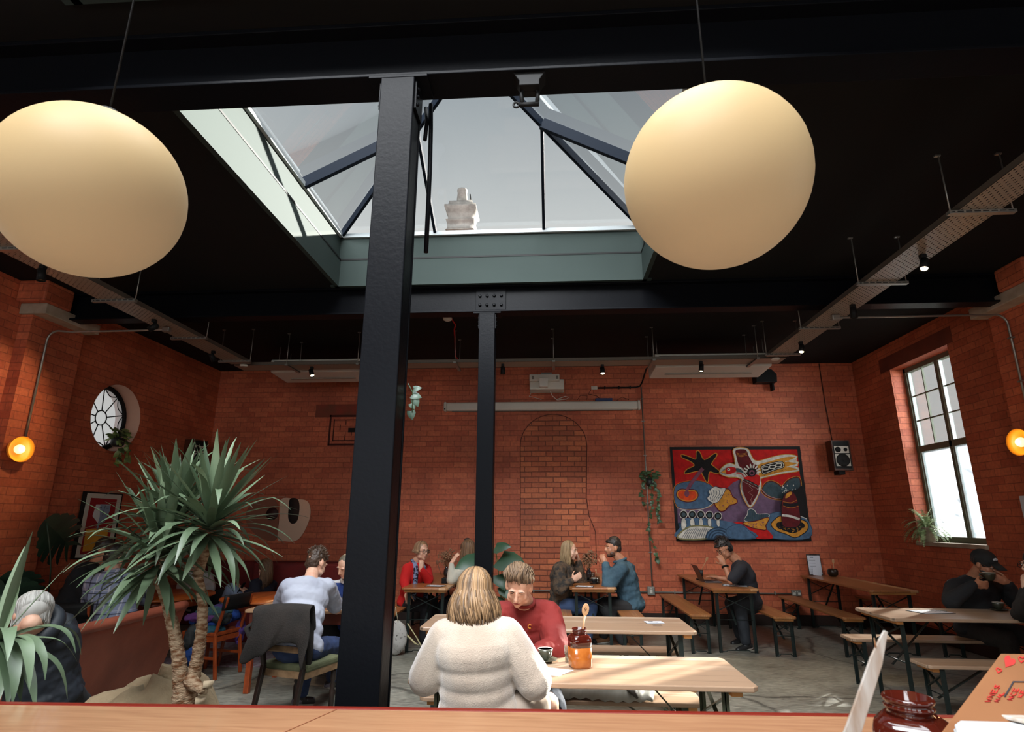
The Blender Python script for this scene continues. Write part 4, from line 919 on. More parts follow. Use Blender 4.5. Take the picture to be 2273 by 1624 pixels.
# corner table
t = thing('menu', 'white menu on a clipboard standing against the wall on the corner table', 'menu', (4.16, 9.95, .77)); M = Matrix.Rotation(-.12, 3, 'X')
c = V((4.23, 10.06, .775)); obj(G().box(c+M @ V((0, 0, .16)), (.215, .006, .32), M), 'clipboard', m_clip, t)
obj(G().box(c+M @ V((0, -.005, .155)), (.195, .002, .29), M), 'sheet', m_paper, t)
obj(G().box(c+M @ V((0, -.008, .31)), (.11, .012, .018), M), 'clip', m_dblack, t)
for k in range(5): obj(G().box(c+M @ V((-.03, -.0065, .27-k*.045)), (.05 if k == 0 else .1, .001, .012 if k == 0 else .004), M), 'text_line', m_ink, t)
obj(G().box(c+V((-.0, -.05, .065)), (.13, .003, .13), Matrix.Rotation(.1, 3, 'Y')), 'loose_card', m_paper, t)
t = thing('planter', 'dark bowl-shaped pot with a spoon on the corner table', 'pot', (4.42, 9.9, .77)); obj(G().lathe([(.04, 0), (.075, .03), (.08, .09), (.06, .115), (.055, .115), (.06, .03), (0, .02)], (4.42, 9.9, .77), 20), 'pot', mat('bronze_pot', srgb(44, 34, 26), .3, .2), t)
spoonobj('wooden spoon leaning out of the dark pot on the corner table', (4.43, 9.88, .82), at(1849, 1240, 9.85))
# cap man table
cup('dark green cup and saucer on the cap man\'s table', tuple(atz(2218, 1355, .77)), mat('dark_green_glaze', srgb(52, 54, 42), .3, coat=.2), 1.05, ang=-.2)
menu('clipboard menu lying on the cap man\'s table', tuple(atz(2065, 1358, .77)), -1.35)
t = thing('teaspoon', 'bright metal teaspoon beside the dark green cup', 'teaspoon', tuple(atz(2240, 1352, .775))); p = atz(2236, 1353, .782); obj(G().tube([p, p+V((.11, .02, 0))], .003, 6), 'handle', m_galv, t); obj(G().sph(p, (.018, .012, .004), None, 12, 6), 'bowl', m_galv, t)
# couple table
def vase(lbl, c, seed=1):
    t = thing('flower_vase', lbl, 'vase', c); c = V(c); rd = random.Random(seed)
    obj(G().lathe([(.03, 0), (.045, .03), (.04, .09), (.022, .12), (.028, .14), (.022, .14), (.016, .12), (0, .03)], c, 20), 'vase', mat('dark_glass', (.02, .015, .015), .1, coat=.5), t)
    g = G(); g2 = G()
    for i in range(46):
        a = rd.uniform(0, 2*PI); k = rd.uniform(.02, .13); h = rd.uniform(.2, .36)
        q = c+V((k*math.cos(a), k*math.sin(a), h)); g.tube([c+V((0, 0, .1)), c+V((k*.3*math.cos(a), k*.3*math.sin(a), h*.6)), q], .0014, 4)
        for j in range(4):
            r = q+V((rd.gauss(0, .018), rd.gauss(0, .018), rd.gauss(0, .02))); g2.sph(r, (rd.uniform(.006, .014),)*3, None, 6, 4)
    obj(g, 'dried_stems', mat('dry_stem', srgb(150, 112, 78), .8), t); obj(g2, 'dried_flower_heads', mat('dry_flower', srgb(176, 134, 100), .9, 0, srgb(112, 76, 56), 30, island=.6), t)
    for i in range(5):
        a = rd.uniform(0, 2*PI); q = c+V((.07*math.cos(a), .07*math.sin(a), rd.uniform(.22, .32)))
        g = G(); u = V((math.cos(a), math.sin(a), .8)).normalized()*.05; w = V((-math.sin(a), math.cos(a), 0))*.02
        g.strip([[q-u, q-u+w*.1], [q-w, q+w], [q+u-w*.3, q+u+w*.3]]); obj(g, 'dried_leaf', mat('dry_leaf', srgb(96, 72, 54), .8), t)
vase('dark vase of dried flowers on the table between the blonde woman and the bearded man', (.56, 9.25, .77), 3)
vase('dark vase of dried flowers on the table beside the woman in the red cardigan', (-1.62, 9.3, .77), 5)
tumbler('clear glass nearest the edge of the couple\'s table', tuple(atz(1327, 1295, .77)))
tumbler('clear glass behind the tray on the couple\'s table', tuple(atz(1316, 1283, .77)))
t = thing('tray', 'small black tray on the couple\'s table', 'tray', (.5, 8.6, .77)); obj(G().bx(.36, .62, 8.72, 8.95, .77, .785), 'base', m_dblack, t, bev=.005)
obj(G().lathe([(0, .02), (.04, .02), (.05, .05), (.046, .05), (0, .03)], (.5, 8.84, .77), 20), 'bowl', m_dblack, t)
cup('dark cup on the couple\'s table', (.58, 8.42, .77), mat('black_glaze', srgb(34, 34, 34), .3))
menu('clipboard menu lying on the couple\'s table by the blonde woman', (.43, 8.06, .77), 1.4, .15, .21)
spoonobj('thin wooden spoon sticking out behind the couple\'s glasses', (.66, 9.0, .84), at(1322, 1262, 9.0), r=.012)
# red cardigan table
cup('small grey cup by the woman in the red cardigan', tuple(atz(934, 1286, .77)), m_cup, saucer=False)
menu('menu sheet near the front edge of the cardigan woman\'s table', (-1.52, 7.93, .77), 1.35, .15, .21)
tag(obj(G().bx(-1.50, -1.33, 8.25, 8.5, .77, .84), 'caddy', m_dblack, bev=.006), 'black box caddy on the cardigan woman\'s table', 'box')
spoonobj('brown wooden spoon leaning beside the dried flowers', (-1.66, 9.1, .8), at(969, 1243, 9.1), m=mat('dark_beech', srgb(120, 76, 52), .5))
# dining table things
tumbler('short clear glass on the young men\'s dining table', tuple(atz(753, 1345, .75)), .042, .08)
t = thing('sauce_bottle', 'amber sauce bottle with a black cap on the young men\'s table', 'bottle', tuple(atz(777, 1343, .75))); c = V(atz(777, 1343, .75))
obj(G().lathe([(.03, 0), (.034, .01), (.034, .1), (.022, .13), (.02, .16), (.016, .17)], c, 20), 'bottle', m_honey, t); obj(G().lathe([(.014, .17), (.012, .19), (.004, .21)], c, 12), 'cap', m_dblack, t)
t = thing('menu_box', 'upright wooden menu box on the young men\'s table', 'menu box', (-2.02, 6.02, .75)); obj(G().bx(-2.06, -1.97, 6.0, 6.06, .75, .93), 'box', mat('box_wood', srgb(96, 84, 60), .6), t, bev=.003)
menu('pale menu sheet on the young men\'s table next to the column', (-2.03, 5.95, .75), .2, .12, .1, False)
# bags
t = thing('tote_bag', 'white speckled tote bag leaning under the table beside the near column', 'bag', (-1.95, 7.75, 0))
mt = mat('speckled_cloth', srgb(170, 166, 160), .9, 0, srgb(60, 58, 56), 40, contrast=(.6, .68))
g = G().sph((-1.92, 7.62, .2), (.13, .07, .2), None, 20, 12); o = obj(g, 'bag_body', mt, t); remesh(o, .012, 2, .02, .1)
obj(G().tube([(-1.98, 7.6, .36), (-1.95, 7.6, .55), (-1.9, 7.6, .36)], .012, 6, flat=.3), 'handle', mat('strap', srgb(190, 180, 150), .9), t)
obj(G().tube([(-1.80, 7.65, .36), (-1.66, 7.6, .2), (-1.6, 7.58, .12), (-1.68, 7.6, .14), (-1.82, 7.66, .24)], .012, 6, flat=.4), 'strap', mat('strap2', srgb(170, 160, 120), .9), t)
# rust-coloured napkin/leaf of bag
# ================================================================== people
sk_a = mat('skin', srgb(214, 162, 134), .5, 0, srgb(196, 138, 112), 14); sk_b = mat('skin_pale', srgb(226, 182, 156), .5, 0, srgb(206, 152, 126), 14)
sk_c = mat('skin_warm', srgb(190, 132, 100), .5, 0, srgb(168, 112, 84), 14)
m_lip = mat('lip', srgb(170, 88, 78), .5); m_eye = mat('eye_white', srgb(206, 196, 188), .3); m_iris = mat('iris', srgb(44, 34, 30), .2)
def hairmat(n, a, b, isl=.65): return mat(n, srgb(*a), .5, 0, srgb(*b), 9, stretch=(4, 4, .8), island=isl, contrast=(.3, .7))
h_dark = hairmat('dark_hair', (30, 24, 22), (52, 42, 36)); h_brown = hairmat('brown_hair', (50, 36, 27), (92, 68, 50)); h_light = hairmat('brown_blond_hair', (74, 50, 34), (130, 98, 68))
h_blond = hairmat('blond_streaked_hair', (44, 29, 19), (176, 138, 98), .8); h_blonde = hairmat('blonde_hair', (112, 88, 60), (178, 150, 112)); h_grey = hairmat('silver_hair', (150, 148, 142), (206, 204, 198)); h_cut = hairmat('cropped_hair', (74, 68, 56), (104, 96, 80)); h_ging = hairmat('grey_brown_hair', (110, 80, 56), (150, 116, 84))
def frame(f, up=(0, 0, 1)):
    f = V(f).normalized(); r = f.cross(V(up)).normalized(); u = r.cross(f); return r, f, u
def hand(g, w, d, n, side, curl=.5, s=1.0, spread=.0):
    """w wrist, d towards fingers, n palm normal, side +1/-1 puts the thumb on +across/-across"""
    d = V(d).normalized(); n = V(n); n = (n-d*n.dot(d)).normalized(); a = d.cross(n).normalized()
    M = Matrix((a, n, d)).transposed()
    g.sph(w+d*.048*s, (.040*s, .017*s, .052*s), M, 12, 8); g.cap(w-d*.02*s, w+d*.03*s, .027*s, .026*s)
    for i, (off, L) in enumerate(((.029, .070), (.010, .078), (-.010, .073), (-.028, .058))):
        o = off*side; p = w+d*.082*s+a*o*s; ang = curl*.8; dd = d+a*off*side*spread*6; dd.normalize()
        for k, fr in enumerate((.45, .32, .25)):
            ang_ = curl*(.35+.75*k); v = (dd*math.cos(ang_)+n*math.sin(ang_)).normalized(); q = p+v*L*fr*s
            g.cap(p, q, (.0092-.0012*k)*s, (.0085-.0012*k)*s, 8); p = q
    p = w+d*.022*s+a*.026*side*s
    for k, L in enumerate((.04, .032, .026)):
        v = (d*(.62+.12*k)+a*side*(.75-.4*k*curl)+n*(.25+.35*curl)).normalized(); q = p+v*L*s; g.cap(p, q, (.013-.002*k)*s, (.011-.002*k)*s, 8); p = q
def headg(g, c, fr, s, neck=None):
    r, f, u = fr; M = Matrix((r, f, u)).transposed(); P = lambda a, b, d: c+(r*a+f*b+u*d)*s
    def e(a, b, d, R): g.sph(P(a, b, d), tuple(x*s for x in R), M, 16, 10)
    e(0, -.012, .030, (.074, .092, .084)); e(0, .022, -.020, (.062, .070, .080)); e(0, .040, -.072, (.042, .042, .030)); e(0, .066, -.088, (.019, .018, .017))
    for q in (-1, 1):
        e(q*.036, .056, -.026, (.024, .022, .026)); e(q*.028, .080, .030, (.025, .011, .008)); e(q*.048, .030, -.060, (.02, .035, .025))
        e(q*.077, -.004, -.004, (.009, .020, .030)); e(q*.074, .006, -.02, (.008, .012, .014)); e(q*.03, .074, .008, (.016, .010, .009))
    g.cap(P(0, .090, .018), P(0, .108, -.020), .008*s, .0115*s, 10); e(-.010, .098, -.024, (.008, .009, .007)); e(.010, .098, -.024, (.008, .009, .007))
    e(0, .086, -.050, (.022, .010, .0065)); e(0, .084, -.060, (.019, .010, .007))
    if neck is not None: g.cap(P(0, -.018, -.055), neck, .052*s, .060*s, 14)
def strands(P0, fr, s, n, L, mt, par, name='hair', wave=.01, front=True, rad=.0035, seed=1, flare=.02, tuck=0, cover=2.2, sides=.086, gravity=V((0, 0, -1)), flat=.5):
    """hair falling from a crown parting over the skull and down"""
    rd = random.Random(seed); r, f, u = fr; g = G(); g.sph(P0+(u*.038-f*.020)*s, (.081*s, .090*s, .083*s), Matrix((r, f, u)).transposed(), 24, 14)
    for i in range(n):
        a = rd.uniform(-PI*.5-cover, -PI*.5+cover) if not front else rd.uniform(-PI, PI)   # azimuth: 0 = right, pi/2 = face
        if abs((a+PI/2+PI) % (2*PI)-PI) > cover: continue
        d = r*math.cos(a)+f*math.sin(a); pts = []; rr = []; ph = rd.uniform(0, 6); st = rd.uniform(0, .25); k = rd.uniform(.97, 1.06); LL = L*rd.uniform(.88, 1.03)
        root = P0+u*.03*s-f*.012*s
        for j in range(7):
            th = (st+(1.62-st)*j/6); R = V((1, 1, 1))
            ex = .080*s*k*(1+.18*max(0, -math.sin(a))); p = root+d*ex*math.sin(th)+u*.092*s*k*math.cos(th); pts.append(p); rr.append(rad*(.5+.5*j/6))
        p = pts[-1]; m = 8
        for j in range(1, m+1):
            t = j/m; q = p+gravity*LL*t+d*(flare*math.sin(min(t*1.3, 1)*PI*.5)-tuck*t*t)+(r*math.cos(ph+t*5)+f*math.sin(ph+t*4))*wave*t
            pts.append(q); rr.append(rad*(1-.75*t**3))
        g.tube(pts, rr, 5, flat=flat)
    return obj(g, name, mt, par, fix=False)
def shorthair(c, fr, s, mt, par, top=.012, fringe=.0, rough=.02, vox=.006, name='hair', back=True, seed=1, tuft=0):
    r, f, u = fr; M = Matrix((r, f, u)).transposed(); g = G(); P = lambda a, b, d: c+(r*a+f*b+u*d)*s
    g.sph(P(0, -.020, .042+top*.5), tuple(x*s for x in (.078, .088, .074+top)), M, 20, 12)
    if back: g.sph(P(0, -.050, -.002), tuple(x*s for x in (.070, .054, .068)), M, 16, 10)
    if fringe: g.sph(P(0, .052, .082), tuple(x*s for x in (.052, .030+fringe, .022)), M, 14, 8)
    o = obj(g, name, mt, par); remesh(o, vox, 2, rough, .028)
    if tuft:
        rd = random.Random(seed); g = G()
        for i in range(tuft):
            a = rd.uniform(0, 2*PI); th = rd.uniform(0, 1.35); d = (r*math.cos(a)+f*math.sin(a))*math.sin(th)+u*math.cos(th)
            p = P(0, -.02, .045)+V(((d.dot(r))*r*.078+(d.dot(f))*f*.088+d.dot(u)*u*(.076+top)))*s
            t = (d+f*.55+(r*rd.gauss(0, .35)+u*rd.uniform(-.1, .3))).normalized(); L = rd.uniform(.018, .042)*s
            g.tube([p-d*.006, p+t*L*.5+d*.006, p+t*L], [.0035, .003, .0008], 4)
        obj(g, 'hair_locks', mt, o, fix=False)
    return o
def face(c, fr, s, par, brow=None, eyes=True, lips=True, closed=False, glasses=None, beard=None):
    r, f, u = fr; M = Matrix((r, f, u)).transposed(); P = lambda a, b, d: c+(r*a+f*b+u*d)*s
    for q in (-1, 1):
        if eyes:
            e = obj(G().sph(P(q*.030, .079, .010), tuple(x*s for x in (.0105, .005, .0022 if closed else .006)), M, 12, 8), 'eye', m_iris if closed else m_eye, par)
            if not closed: obj(G().sph(P(q*.030, .0855, .010), tuple(x*s for x in (.0055, .003, .0055)), M, 10, 6), 'iris', m_iris, e)
        if brow: obj(G().tube([P(q*.014, .092, .030), P(q*.030, .092, .036), P(q*.046, .082, .030)], [.0028*s, .0034*s, .0015*s], 6), 'eyebrow', brow, par)
    if lips: obj(G().tube([P(-.021, .086, -.054), P(-.008, .096, -.051), P(.008, .096, -.051), P(.021, .086, -.054)], [.0015*s, .0042*s, .0042*s, .0015*s], 8), 'lips', m_lip, par)
    if glasses:
        g = G()
        for q in (-1, 1):
            g.tube([P(q*.031+.0235*math.cos(a), .098, .006+.018*math.sin(a)) for a in [2*PI*i/18 for i in range(18)]], .0022*s, 6, closed=True); g.tube([P(q*.055, .096, .012), P(q*.078, .03, .012), P(q*.08, -.01, .008)], .002*s, 6)
        g.tube([P(-.008, .1, .01), P(.008, .1, .01)], .002*s, 6); obj(g, 'glasses', glasses, par)
    if beard:
        g = G()
        for a, b, d, R in ((0, .046, -.078, (.046, .044, .028)), (-.046, .032, -.058, (.022, .036, .03)), (.046, .032, -.058, (.022, .036, .03)), (0, .088, -.041, (.026, .009, .005))): g.sph(P(a, b, d), tuple(x*s for x in R), M, 14, 8)
        remesh(obj(g, 'beard', beard, par), .005, 2, .006, .01)
SP = {}
def person(label, J, s=1.0, skin=sk_a, top=None, low=None, sleeve=1.0, fd=(0, -1, 0), up=(0, 0, 1), baggy=1.0, vox=.007, shoes=None, hands=(None, None), shirt='jumper', fold=.012, legs=True, width=1.0, shorts=False, deep=1.0, foldscale=.09, lname='trousers', socks=None):
    """J: hd nk ch pv sl sr el er wl wr kl kr al ar (world points). l = the side at -x in the picture"""
    J = {k: V(v) for k, v in J.items()}; t = thing('person', label, 'person', (J['pv'].x, J['pv'].y, 0))
    sd = (J['sr']-J['sl']).normalized(); spine = (J['nk']-J['pv']).normalized(); fw = spine.cross(sd).normalized(); sd2 = fw.cross(spine).normalized(); M = Matrix((sd2, fw, spine)).transposed()
    g = G(); fr = frame(fd, up); headg(g, J['hd'], fr, s, J['nk'])
    def torso(g, m, w):
        pv, ch, nk = J['pv'], J['ch'], J['nk']
        for c, R in ((pv, (.165, .125, .11)), (pv.lerp(ch, .33), (.148, .115, .12)), (pv.lerp(ch, .66), (.150, .118, .12)), (ch, (.165, .122, .13)), (ch.lerp(nk, .45), (.150, .105, .10))):
            g.sph(c, ((R[0]*width+m)*s*w, (R[1]*deep+m)*s*w, (R[2]+m*.5)*s), M, 18, 10)
        for k in ('sl', 'sr'): g.cap(ch.lerp(nk, .5), J[k], (.07+m)*s, (.052+m)*s); g.cap(nk-spine*.03*s, J[k], (.042+m*.5)*s, (.045+m)*s)
    torso(g, 0, 1)
    hp = {}
    for k, q in (('l', -1), ('r', 1)):
        g.cap(J['s'+k], J['e'+k], .048*s, .038*s); g.cap(J['e'+k], J['w'+k], .038*s, .026*s)
        h = hands[0 if q < 0 else 1] or {}; d = V(h.get('d', J['w'+k]-J['e'+k])); hand(g, J['w'+k], d, h.get('n', (0, 0, -1)), h.get('side', -q), h.get('curl', .5), s*h.get('s', 1), h.get('spread', 0))
        hp[k] = J['pv']+sd2*q*.09*s-spine*.03*s
        if legs and 'k'+k in J:
            g.cap(hp[k], J['k'+k], .085*s, .056*s); g.cap(J['k'+k], J['a'+k], .054*s, .036*s)
    o = obj(g, 'body', skin, t); remesh(o, vox, 3)
    if top:
        g = G(); m = .016*baggy; torso(g, m, 1.0)
        g.sph(J['pv']-spine*.02, ((.165*width+m*1.3)*s, (.13*deep+m*1.2)*s, .085*s), M, 18, 10)
        if sleeve:
            for k in 'lr':
                S0, E0, W0 = J['s'+k], J['e'+k], J['w'+k]
                if sleeve < .5: g.cap(S0, S0.lerp(E0, .78), (.056+m)*s, (.056+m)*s)
                else:
                    g.cap(S0, E0, (.054+m)*s, (.046+m*1.3)*s); g.cap(E0, E0.lerp(W0, sleeve*.93), (.044+m*1.3)*s, (.030+m*.6)*s)
        o = obj(g, shirt, top, t); remesh(o, vox, 16, fold*baggy, foldscale, .8)
        # neckband
    if low and legs:
        g = G(); m = .014
        for q, k in ((-1, 'l'), (1, 'r')):
            if 'k'+k not in J: continue
            if shorts: g.cap(hp[k], hp[k].lerp(J['k'+k], .7), (.094+m)*s, (.08+m)*s)
            else: g.cap(hp[k], J['k'+k], (.09+m)*s, (.062+m)*s); g.cap(J['k'+k], J['a'+k].lerp(J['k'+k], .06), (.060+m)*s, (.046+m)*s)
        g.sph(J['pv']-spine*.04*s, (.175*s*width, .135*s, .10*s), M, 18, 10)
        o = obj(g, lname, low, t); remesh(o, vox+.002, 3, .012, .09)
    if shoes and legs:
        for k in 'lr':
            if 'a'+k not in J: continue
            a = J['a'+k]; d = V(J.get('t'+k, a+V(fd)*.2+V((0, 0, -.05)))-a); d.z *= .3; d.normalize(); g = G()
            b = V((a.x, a.y, max(a.z-.055, .034))); g.cap(b-d*.05, b+d*.13, .038*s, .034*s); g.cap(a, b, .038*s, .036*s)
            oo = obj(g, 'shoe', shoes, t); remesh(oo, .007, 2)
            obj(G().slab([b+V((0, 0, -.034))+(V((-d.y, d.x, 0))*x_+d*y_) for x_, y_ in ((-.032, -.08), (.032, -.08), (.04, .0), (.042, .1), (.02, .165), (-.02, .165), (-.042, .1), (-.04, 0))], (0, 0, .016)), 'sole', m_sole, oo)
    return t, J, fr
m_sole = mat('sole', srgb(170, 166, 158), .7); sh_black = mat('black_shoe', (.015, .015, .015), .45)
P_ = at
def collar(par, c, spine, R, mt, r=.01, name='neckband'):
    s_ = V(spine).normalized(); a = s_.orthogonal().normalized(); b = s_.cross(a)
    return obj(G().tube([c+a*R*math.cos(2*PI*i/24)+b*R*math.sin(2*PI*i/24) for i in range(24)], r, 8, closed=True), name, mt, par)
# --- 1 woman in the cream jumper, back to camera
cream = mat('cream_mohair', srgb(202, 184, 166), .95, 0, srgb(182, 162, 144), 5, bump=.35, bscale=160, sheen=1.0)
t, J, fr = person('woman with a blonde bob and fluffy cream jumper, back to the counter',
    dict(hd=P_(1055, 1318, 3.02), nk=P_(1053, 1374, 2.99), ch=P_(1053, 1440, 2.98), pv=P_(1062, 1572, 3.04), sl=P_(988, 1412, 2.99), sr=P_(1122, 1408, 2.99),
         el=P_(946, 1502, 3.02), er=P_(1186, 1510, 3.02), wl=P_(1003, 1478, 3.36), wr=P_(1120, 1474, 3.42), kl=P_(1040, 1590, 3.5), kr=P_(1216, 1562, 3.16), al=V((-.5, 3.6, .08)), ar=V((.05, 3.5, .08))),
    1.0, sk_b, cream, mat('striped_shorts', srgb(176, 160, 146), .9), fd=(.05, 1, -.12), baggy=2.0, vox=.006, shoes=sh_black, fold=.004, width=1.02, shorts=True, lname='shorts', shirt='jumper', foldscale=.16)
g = G(); rd = random.Random(4)
hb = strands(J['hd'], fr, 1.02, 900, .165, h_blond, t, wave=.012, front=True, cover=2.7, rad=.0055, seed=3, flare=.045, tuck=.012)
obj(G().sph(J['hd']+V((0, -.015, .028)), (.070, .080, .076), None, 20, 12), 'hair_cap', h_blond, hb)
g = G(); M_ = None
g.cap(J['hd']+V((0, -.04, .0)), J['hd']+V((0, -.045, -.12)), .070, .092, 18); obj(g, 'hair_under', hairmat('hair_shadow', (84, 58, 38), (150, 114, 78)), hb)
# --- 2 man in the red sweatshirt
red = mat('red_sweatshirt', srgb(128, 30, 24), .85, 0, srgb(112, 24, 20), 4, bump=.15, bscale=200)
t, J, fr = person('man in a dark red sweatshirt looking down at the sunlit picnic table',
    dict(hd=P_(1152, 1300, 4.02), nk=P_(1166, 1340, 4.17), ch=P_(1170, 1398, 4.27), pv=P_(1166, 1490, 4.36), sl=P_(1112, 1362, 4.22), sr=P_(1220, 1362, 4.22),
         el=P_(1090, 1445, 4.06), er=P_(1234, 1440, 4.05), wl=P_(1130, 1452, 3.9), wr=P_(1182, 1450, 3.9), kl=V((-.35, 3.95, .5)), kr=V((.0, 3.95, .5)), al=V((-.35, 4.0, .08)), ar=V((.05, 4.0, .08))),
    1.08, sk_b, red, mat('dark_jeans', srgb(34, 40, 56), .85), fd=(-.12, -.80, -.58), up=(.05, -.5, .9), baggy=1.7, vox=.0055, shoes=sh_black, width=1.0, fold=.018, shirt='sweatshirt', foldscale=.11)
face(J['hd'], fr, 1.08, t, brow=h_brown, closed=True)
shorthair(J['hd'], fr, 1.08, hairmat('hair_base', (60, 44, 32), (92, 70, 52)), t, top=.012, fringe=.0, rough=.008, vox=.005, seed=5)
h_wave = hairmat('wavy_brown_hair', (58, 42, 30), (158, 128, 98), .8); rd = random.Random(6); g = G(); r_, f_, u_ = fr
for i in range(420):
    a = rd.uniform(-1, 1); a = a*abs(a)**.2; lift = rd.uniform(.0, .014)*(1-abs(a)*.5); ph = 3*a+rd.uniform(-.4, .4); pts = []; rr = []; t0 = rd.uniform(-.02, .5); t1 = t0+rd.uniform(.35, .75)
    for j in range(9):
        q = t0+(t1-t0)*j/8; th = 1.02-2.9*q; w_ = (lift+.018*math.sin(PI*min(1, q*1.5+.12)))
        R_ = 1+w_/.085; sx = .076*a*R_+(.006*math.sin(ph+q*15)); k_ = math.sqrt(max(.05, 1-(a*.93)**2))
        pts.append(J['hd']+(r_*sx+f_*(-.012+.096*k_*R_*math.sin(th))+u_*(.030+.092*max(k_, .25)*R_*math.cos(th)+.003*math.sin(ph*2+q*13)))*1.08); rr.append(.0042*(1-.6*(j/8)**2)*(.5+.5*min(1, j/2)))
    g.tube(pts, rr, 5, flat=.6)
obj(g, 'hair_waves', h_wave, t, fix=False)
collar(t, J['nk']+V((-.005, -.035, .018)), (0, -.45, 1), .068, red, .011)
q = P_(1176, 1390, 4.075); g = G(); g.tube([q+V((.011*math.cos(a), 0, .011*math.sin(a))) for a in [.6+4.8*i/12 for i in range(13)]], .0035, 6); obj(g, 'chest_logo', mat('logo_orange', srgb(206, 128, 40), .7), t)
# --- 3 man in white tee, back view
tee = mat('white_cotton', srgb(178, 181, 194), .9, 0, srgb(162, 165, 180), 4); jean = mat('blue_denim', srgb(40, 58, 96), .85, 0, srgb(30, 44, 76), 12, bump=.2, bscale=120)
t, J, fr = person('young man in a white t-shirt and jeans bent over the dining table',
    dict(hd=P_(702, 1252, 5.55), nk=P_(690, 1284, 5.42), ch=P_(678, 1328, 5.34), pv=P_(662, 1432, 5.12), sl=P_(640, 1302, 5.28), sr=P_(726, 1300, 5.50),
         el=P_(618, 1352, 5.6), er=P_(748, 1354, 5.86), wl=P_(668, 1344, 5.98), wr=P_(704, 1342, 6.1), kl=P_(688, 1436, 5.58), kr=P_(742, 1432, 5.62), al=P_(668, 1540, 5.5), ar=P_(738, 1505, 5.95)),
    1.05, sk_b, tee, jean, sleeve=.3, fd=(.42, .82, -.45), up=(0, .3, 1), baggy=1.1, vox=.007, shoes=mat('trainer', srgb(44, 42, 46), .6, 0, srgb(120, 116, 130), 9, contrast=(.5, .52)), shirt='t_shirt', fold=.016, width=1.12)
shorthair(J['hd'], fr, 1.05, h_brown, t, top=.02, fringe=.01, rough=.022, vox=.006, seed=6, tuft=200)
obj(G().tube([J['kr']+V((-.3, -.16, .02)), J['kr']+V((-.24, -.17, .0)), J['kr']+V((-.22, -.17, -.08)), J['kr']+V((-.28, -.16, -.1))], .003, 6), 'pocket_seam', mat('seam_thread', srgb(140, 146, 160), .8), t)
# --- 4 rugby shirt
def stripez(n, base, bands):
    m, nt = newmat(n); x = N(nt); b = x('BsdfPrincipled', i_Roughness=.85); g = x('NewGeometry'); sp = x('SeparateXYZ', i_0=g.outputs['Position']); col = None
    v = c4(base)
    for z0, z1, c in bands:
        k = x.math('MULTIPLY', x.math('GREATER_THAN', sp.outputs[2], z0), x.math('LESS_THAN', sp.outputs[2], z1)); v = x.mix(k, v, c4(c))
    x.l(v, b.inputs['Base Color']); o = x('OutputMaterial'); x.l(b.outputs[0], o.inputs[0]); return m
blue, wht = srgb(34, 62, 128), srgb(206, 206, 208)
t, J, fr = person('cropped-haired young man in a blue and white striped rugby shirt',
    dict(hd=P_(768, 1256, 6.52), nk=P_(776, 1288, 6.66), ch=P_(772, 1326, 6.74), pv=P_(776, 1405, 6.9), sl=P_(730, 1304, 6.66), sr=P_(812, 1306, 6.72),
         el=P_(714, 1346, 6.45), er=P_(804, 1342, 6.5), wl=P_(742, 1348, 6.3), wr=P_(790, 1290, 6.5), kl=V((-2.5, 6.62, .5)), kr=V((-2.2, 6.65, .5)), al=V((-2.5, 6.8, .08)), ar=V((-2.2, 6.8, .08))),
    1.06, sk_b, stripez('rugby_stripes', blue, [(1.115, 1.19, wht), (.93, 1.01, wht), (.70, .78, wht)]), mat('black_trousers', (.012, .012, .014), .85), fd=(-.38, -.78, -.5), up=(.05, -.4, 1), baggy=1.2, vox=.007, shirt='rugby_shirt', shoes=sh_black, hands=(None, dict(d=(0, 0, 1), n=(-1, 0, 0), curl=.6)))
face(J['hd'], fr, 1.06, t, brow=h_dark, closed=True); shorthair(J['hd'], fr, 1.06, h_cut, t, top=.002, rough=.004, vox=.006, seed=2)
collar(t, J['nk']+V((-.01, -.03, .02)), (-.1, -.5, 1), .07, mat('white_collar', wht, .85), .016, 'collar')
# --- 5 red cardigan
t, J, fr = person('older woman in glasses, red cardigan and patterned scarf resting her chin on her hand',
    dict(hd=P_(936, 1223, 8.3), nk=P_(924, 1247, 8.36), ch=P_(922, 1276, 8.38), pv=P_(912, 1330, 8.45), sl=P_(905, 1262, 8.22), sr=P_(946, 1263, 8.55),
         el=P_(898, 1290, 8.15), er=P_(951, 1286, 8.3), wl=P_(903, 1316, 8.0), wr=P_(934, 1262, 8.14), kl=V((-1.68, 8.2, .5)), kr=V((-1.68, 8.55, .5)), al=V((-1.7, 8.2, .08)), ar=V((-1.7, 8.5, .08))),
    1.12, sk_b, mat('red_cardigan', srgb(196, 24, 24), .9), mat('dark_trousers', (.02, .02, .026), .85), fd=(.72, -.68, -.08), vox=.009, shoes=sh_black, shirt='cardigan', width=1.1, hands=(None, dict(d=(.05, .1, 1), n=(-.3, .6, .2), curl=1.3, s=.85)))
face(J['hd'], fr, 1.12, t, brow=h_ging, glasses=m_dblack)
strands(J['hd'], fr, 1.12, 260, .05, h_ging, t, wave=.012, cover=2.25, rad=.008, seed=8, flare=.012)
sc = mat('patterned_scarf', srgb(128, 138, 170), .9, 0, srgb(24, 26, 40), 26, contrast=(.47, .53))
g = G(); c = J['ch']; f_ = V((.62, -.78, 0)); r_ = V((.78, .62, 0))
for q in (-1, 1):
    pts = [J['nk']+r_*.055*q+V((0, 0, .03)), J['nk']+r_*.06*q+f_*.11+V((0, 0, -.05)), c+r_*.07*q+f_*.16, c+r_*.085*q+f_*.17-V((0, 0, .15)), c+r_*.09*q+f_*.16-V((0, 0, .3))]
    g.tube(smooth_poly([tuple(p) for p in pts], 4, False), .036, 8, flat=.45)
o = obj(g, 'scarf', sc, t)
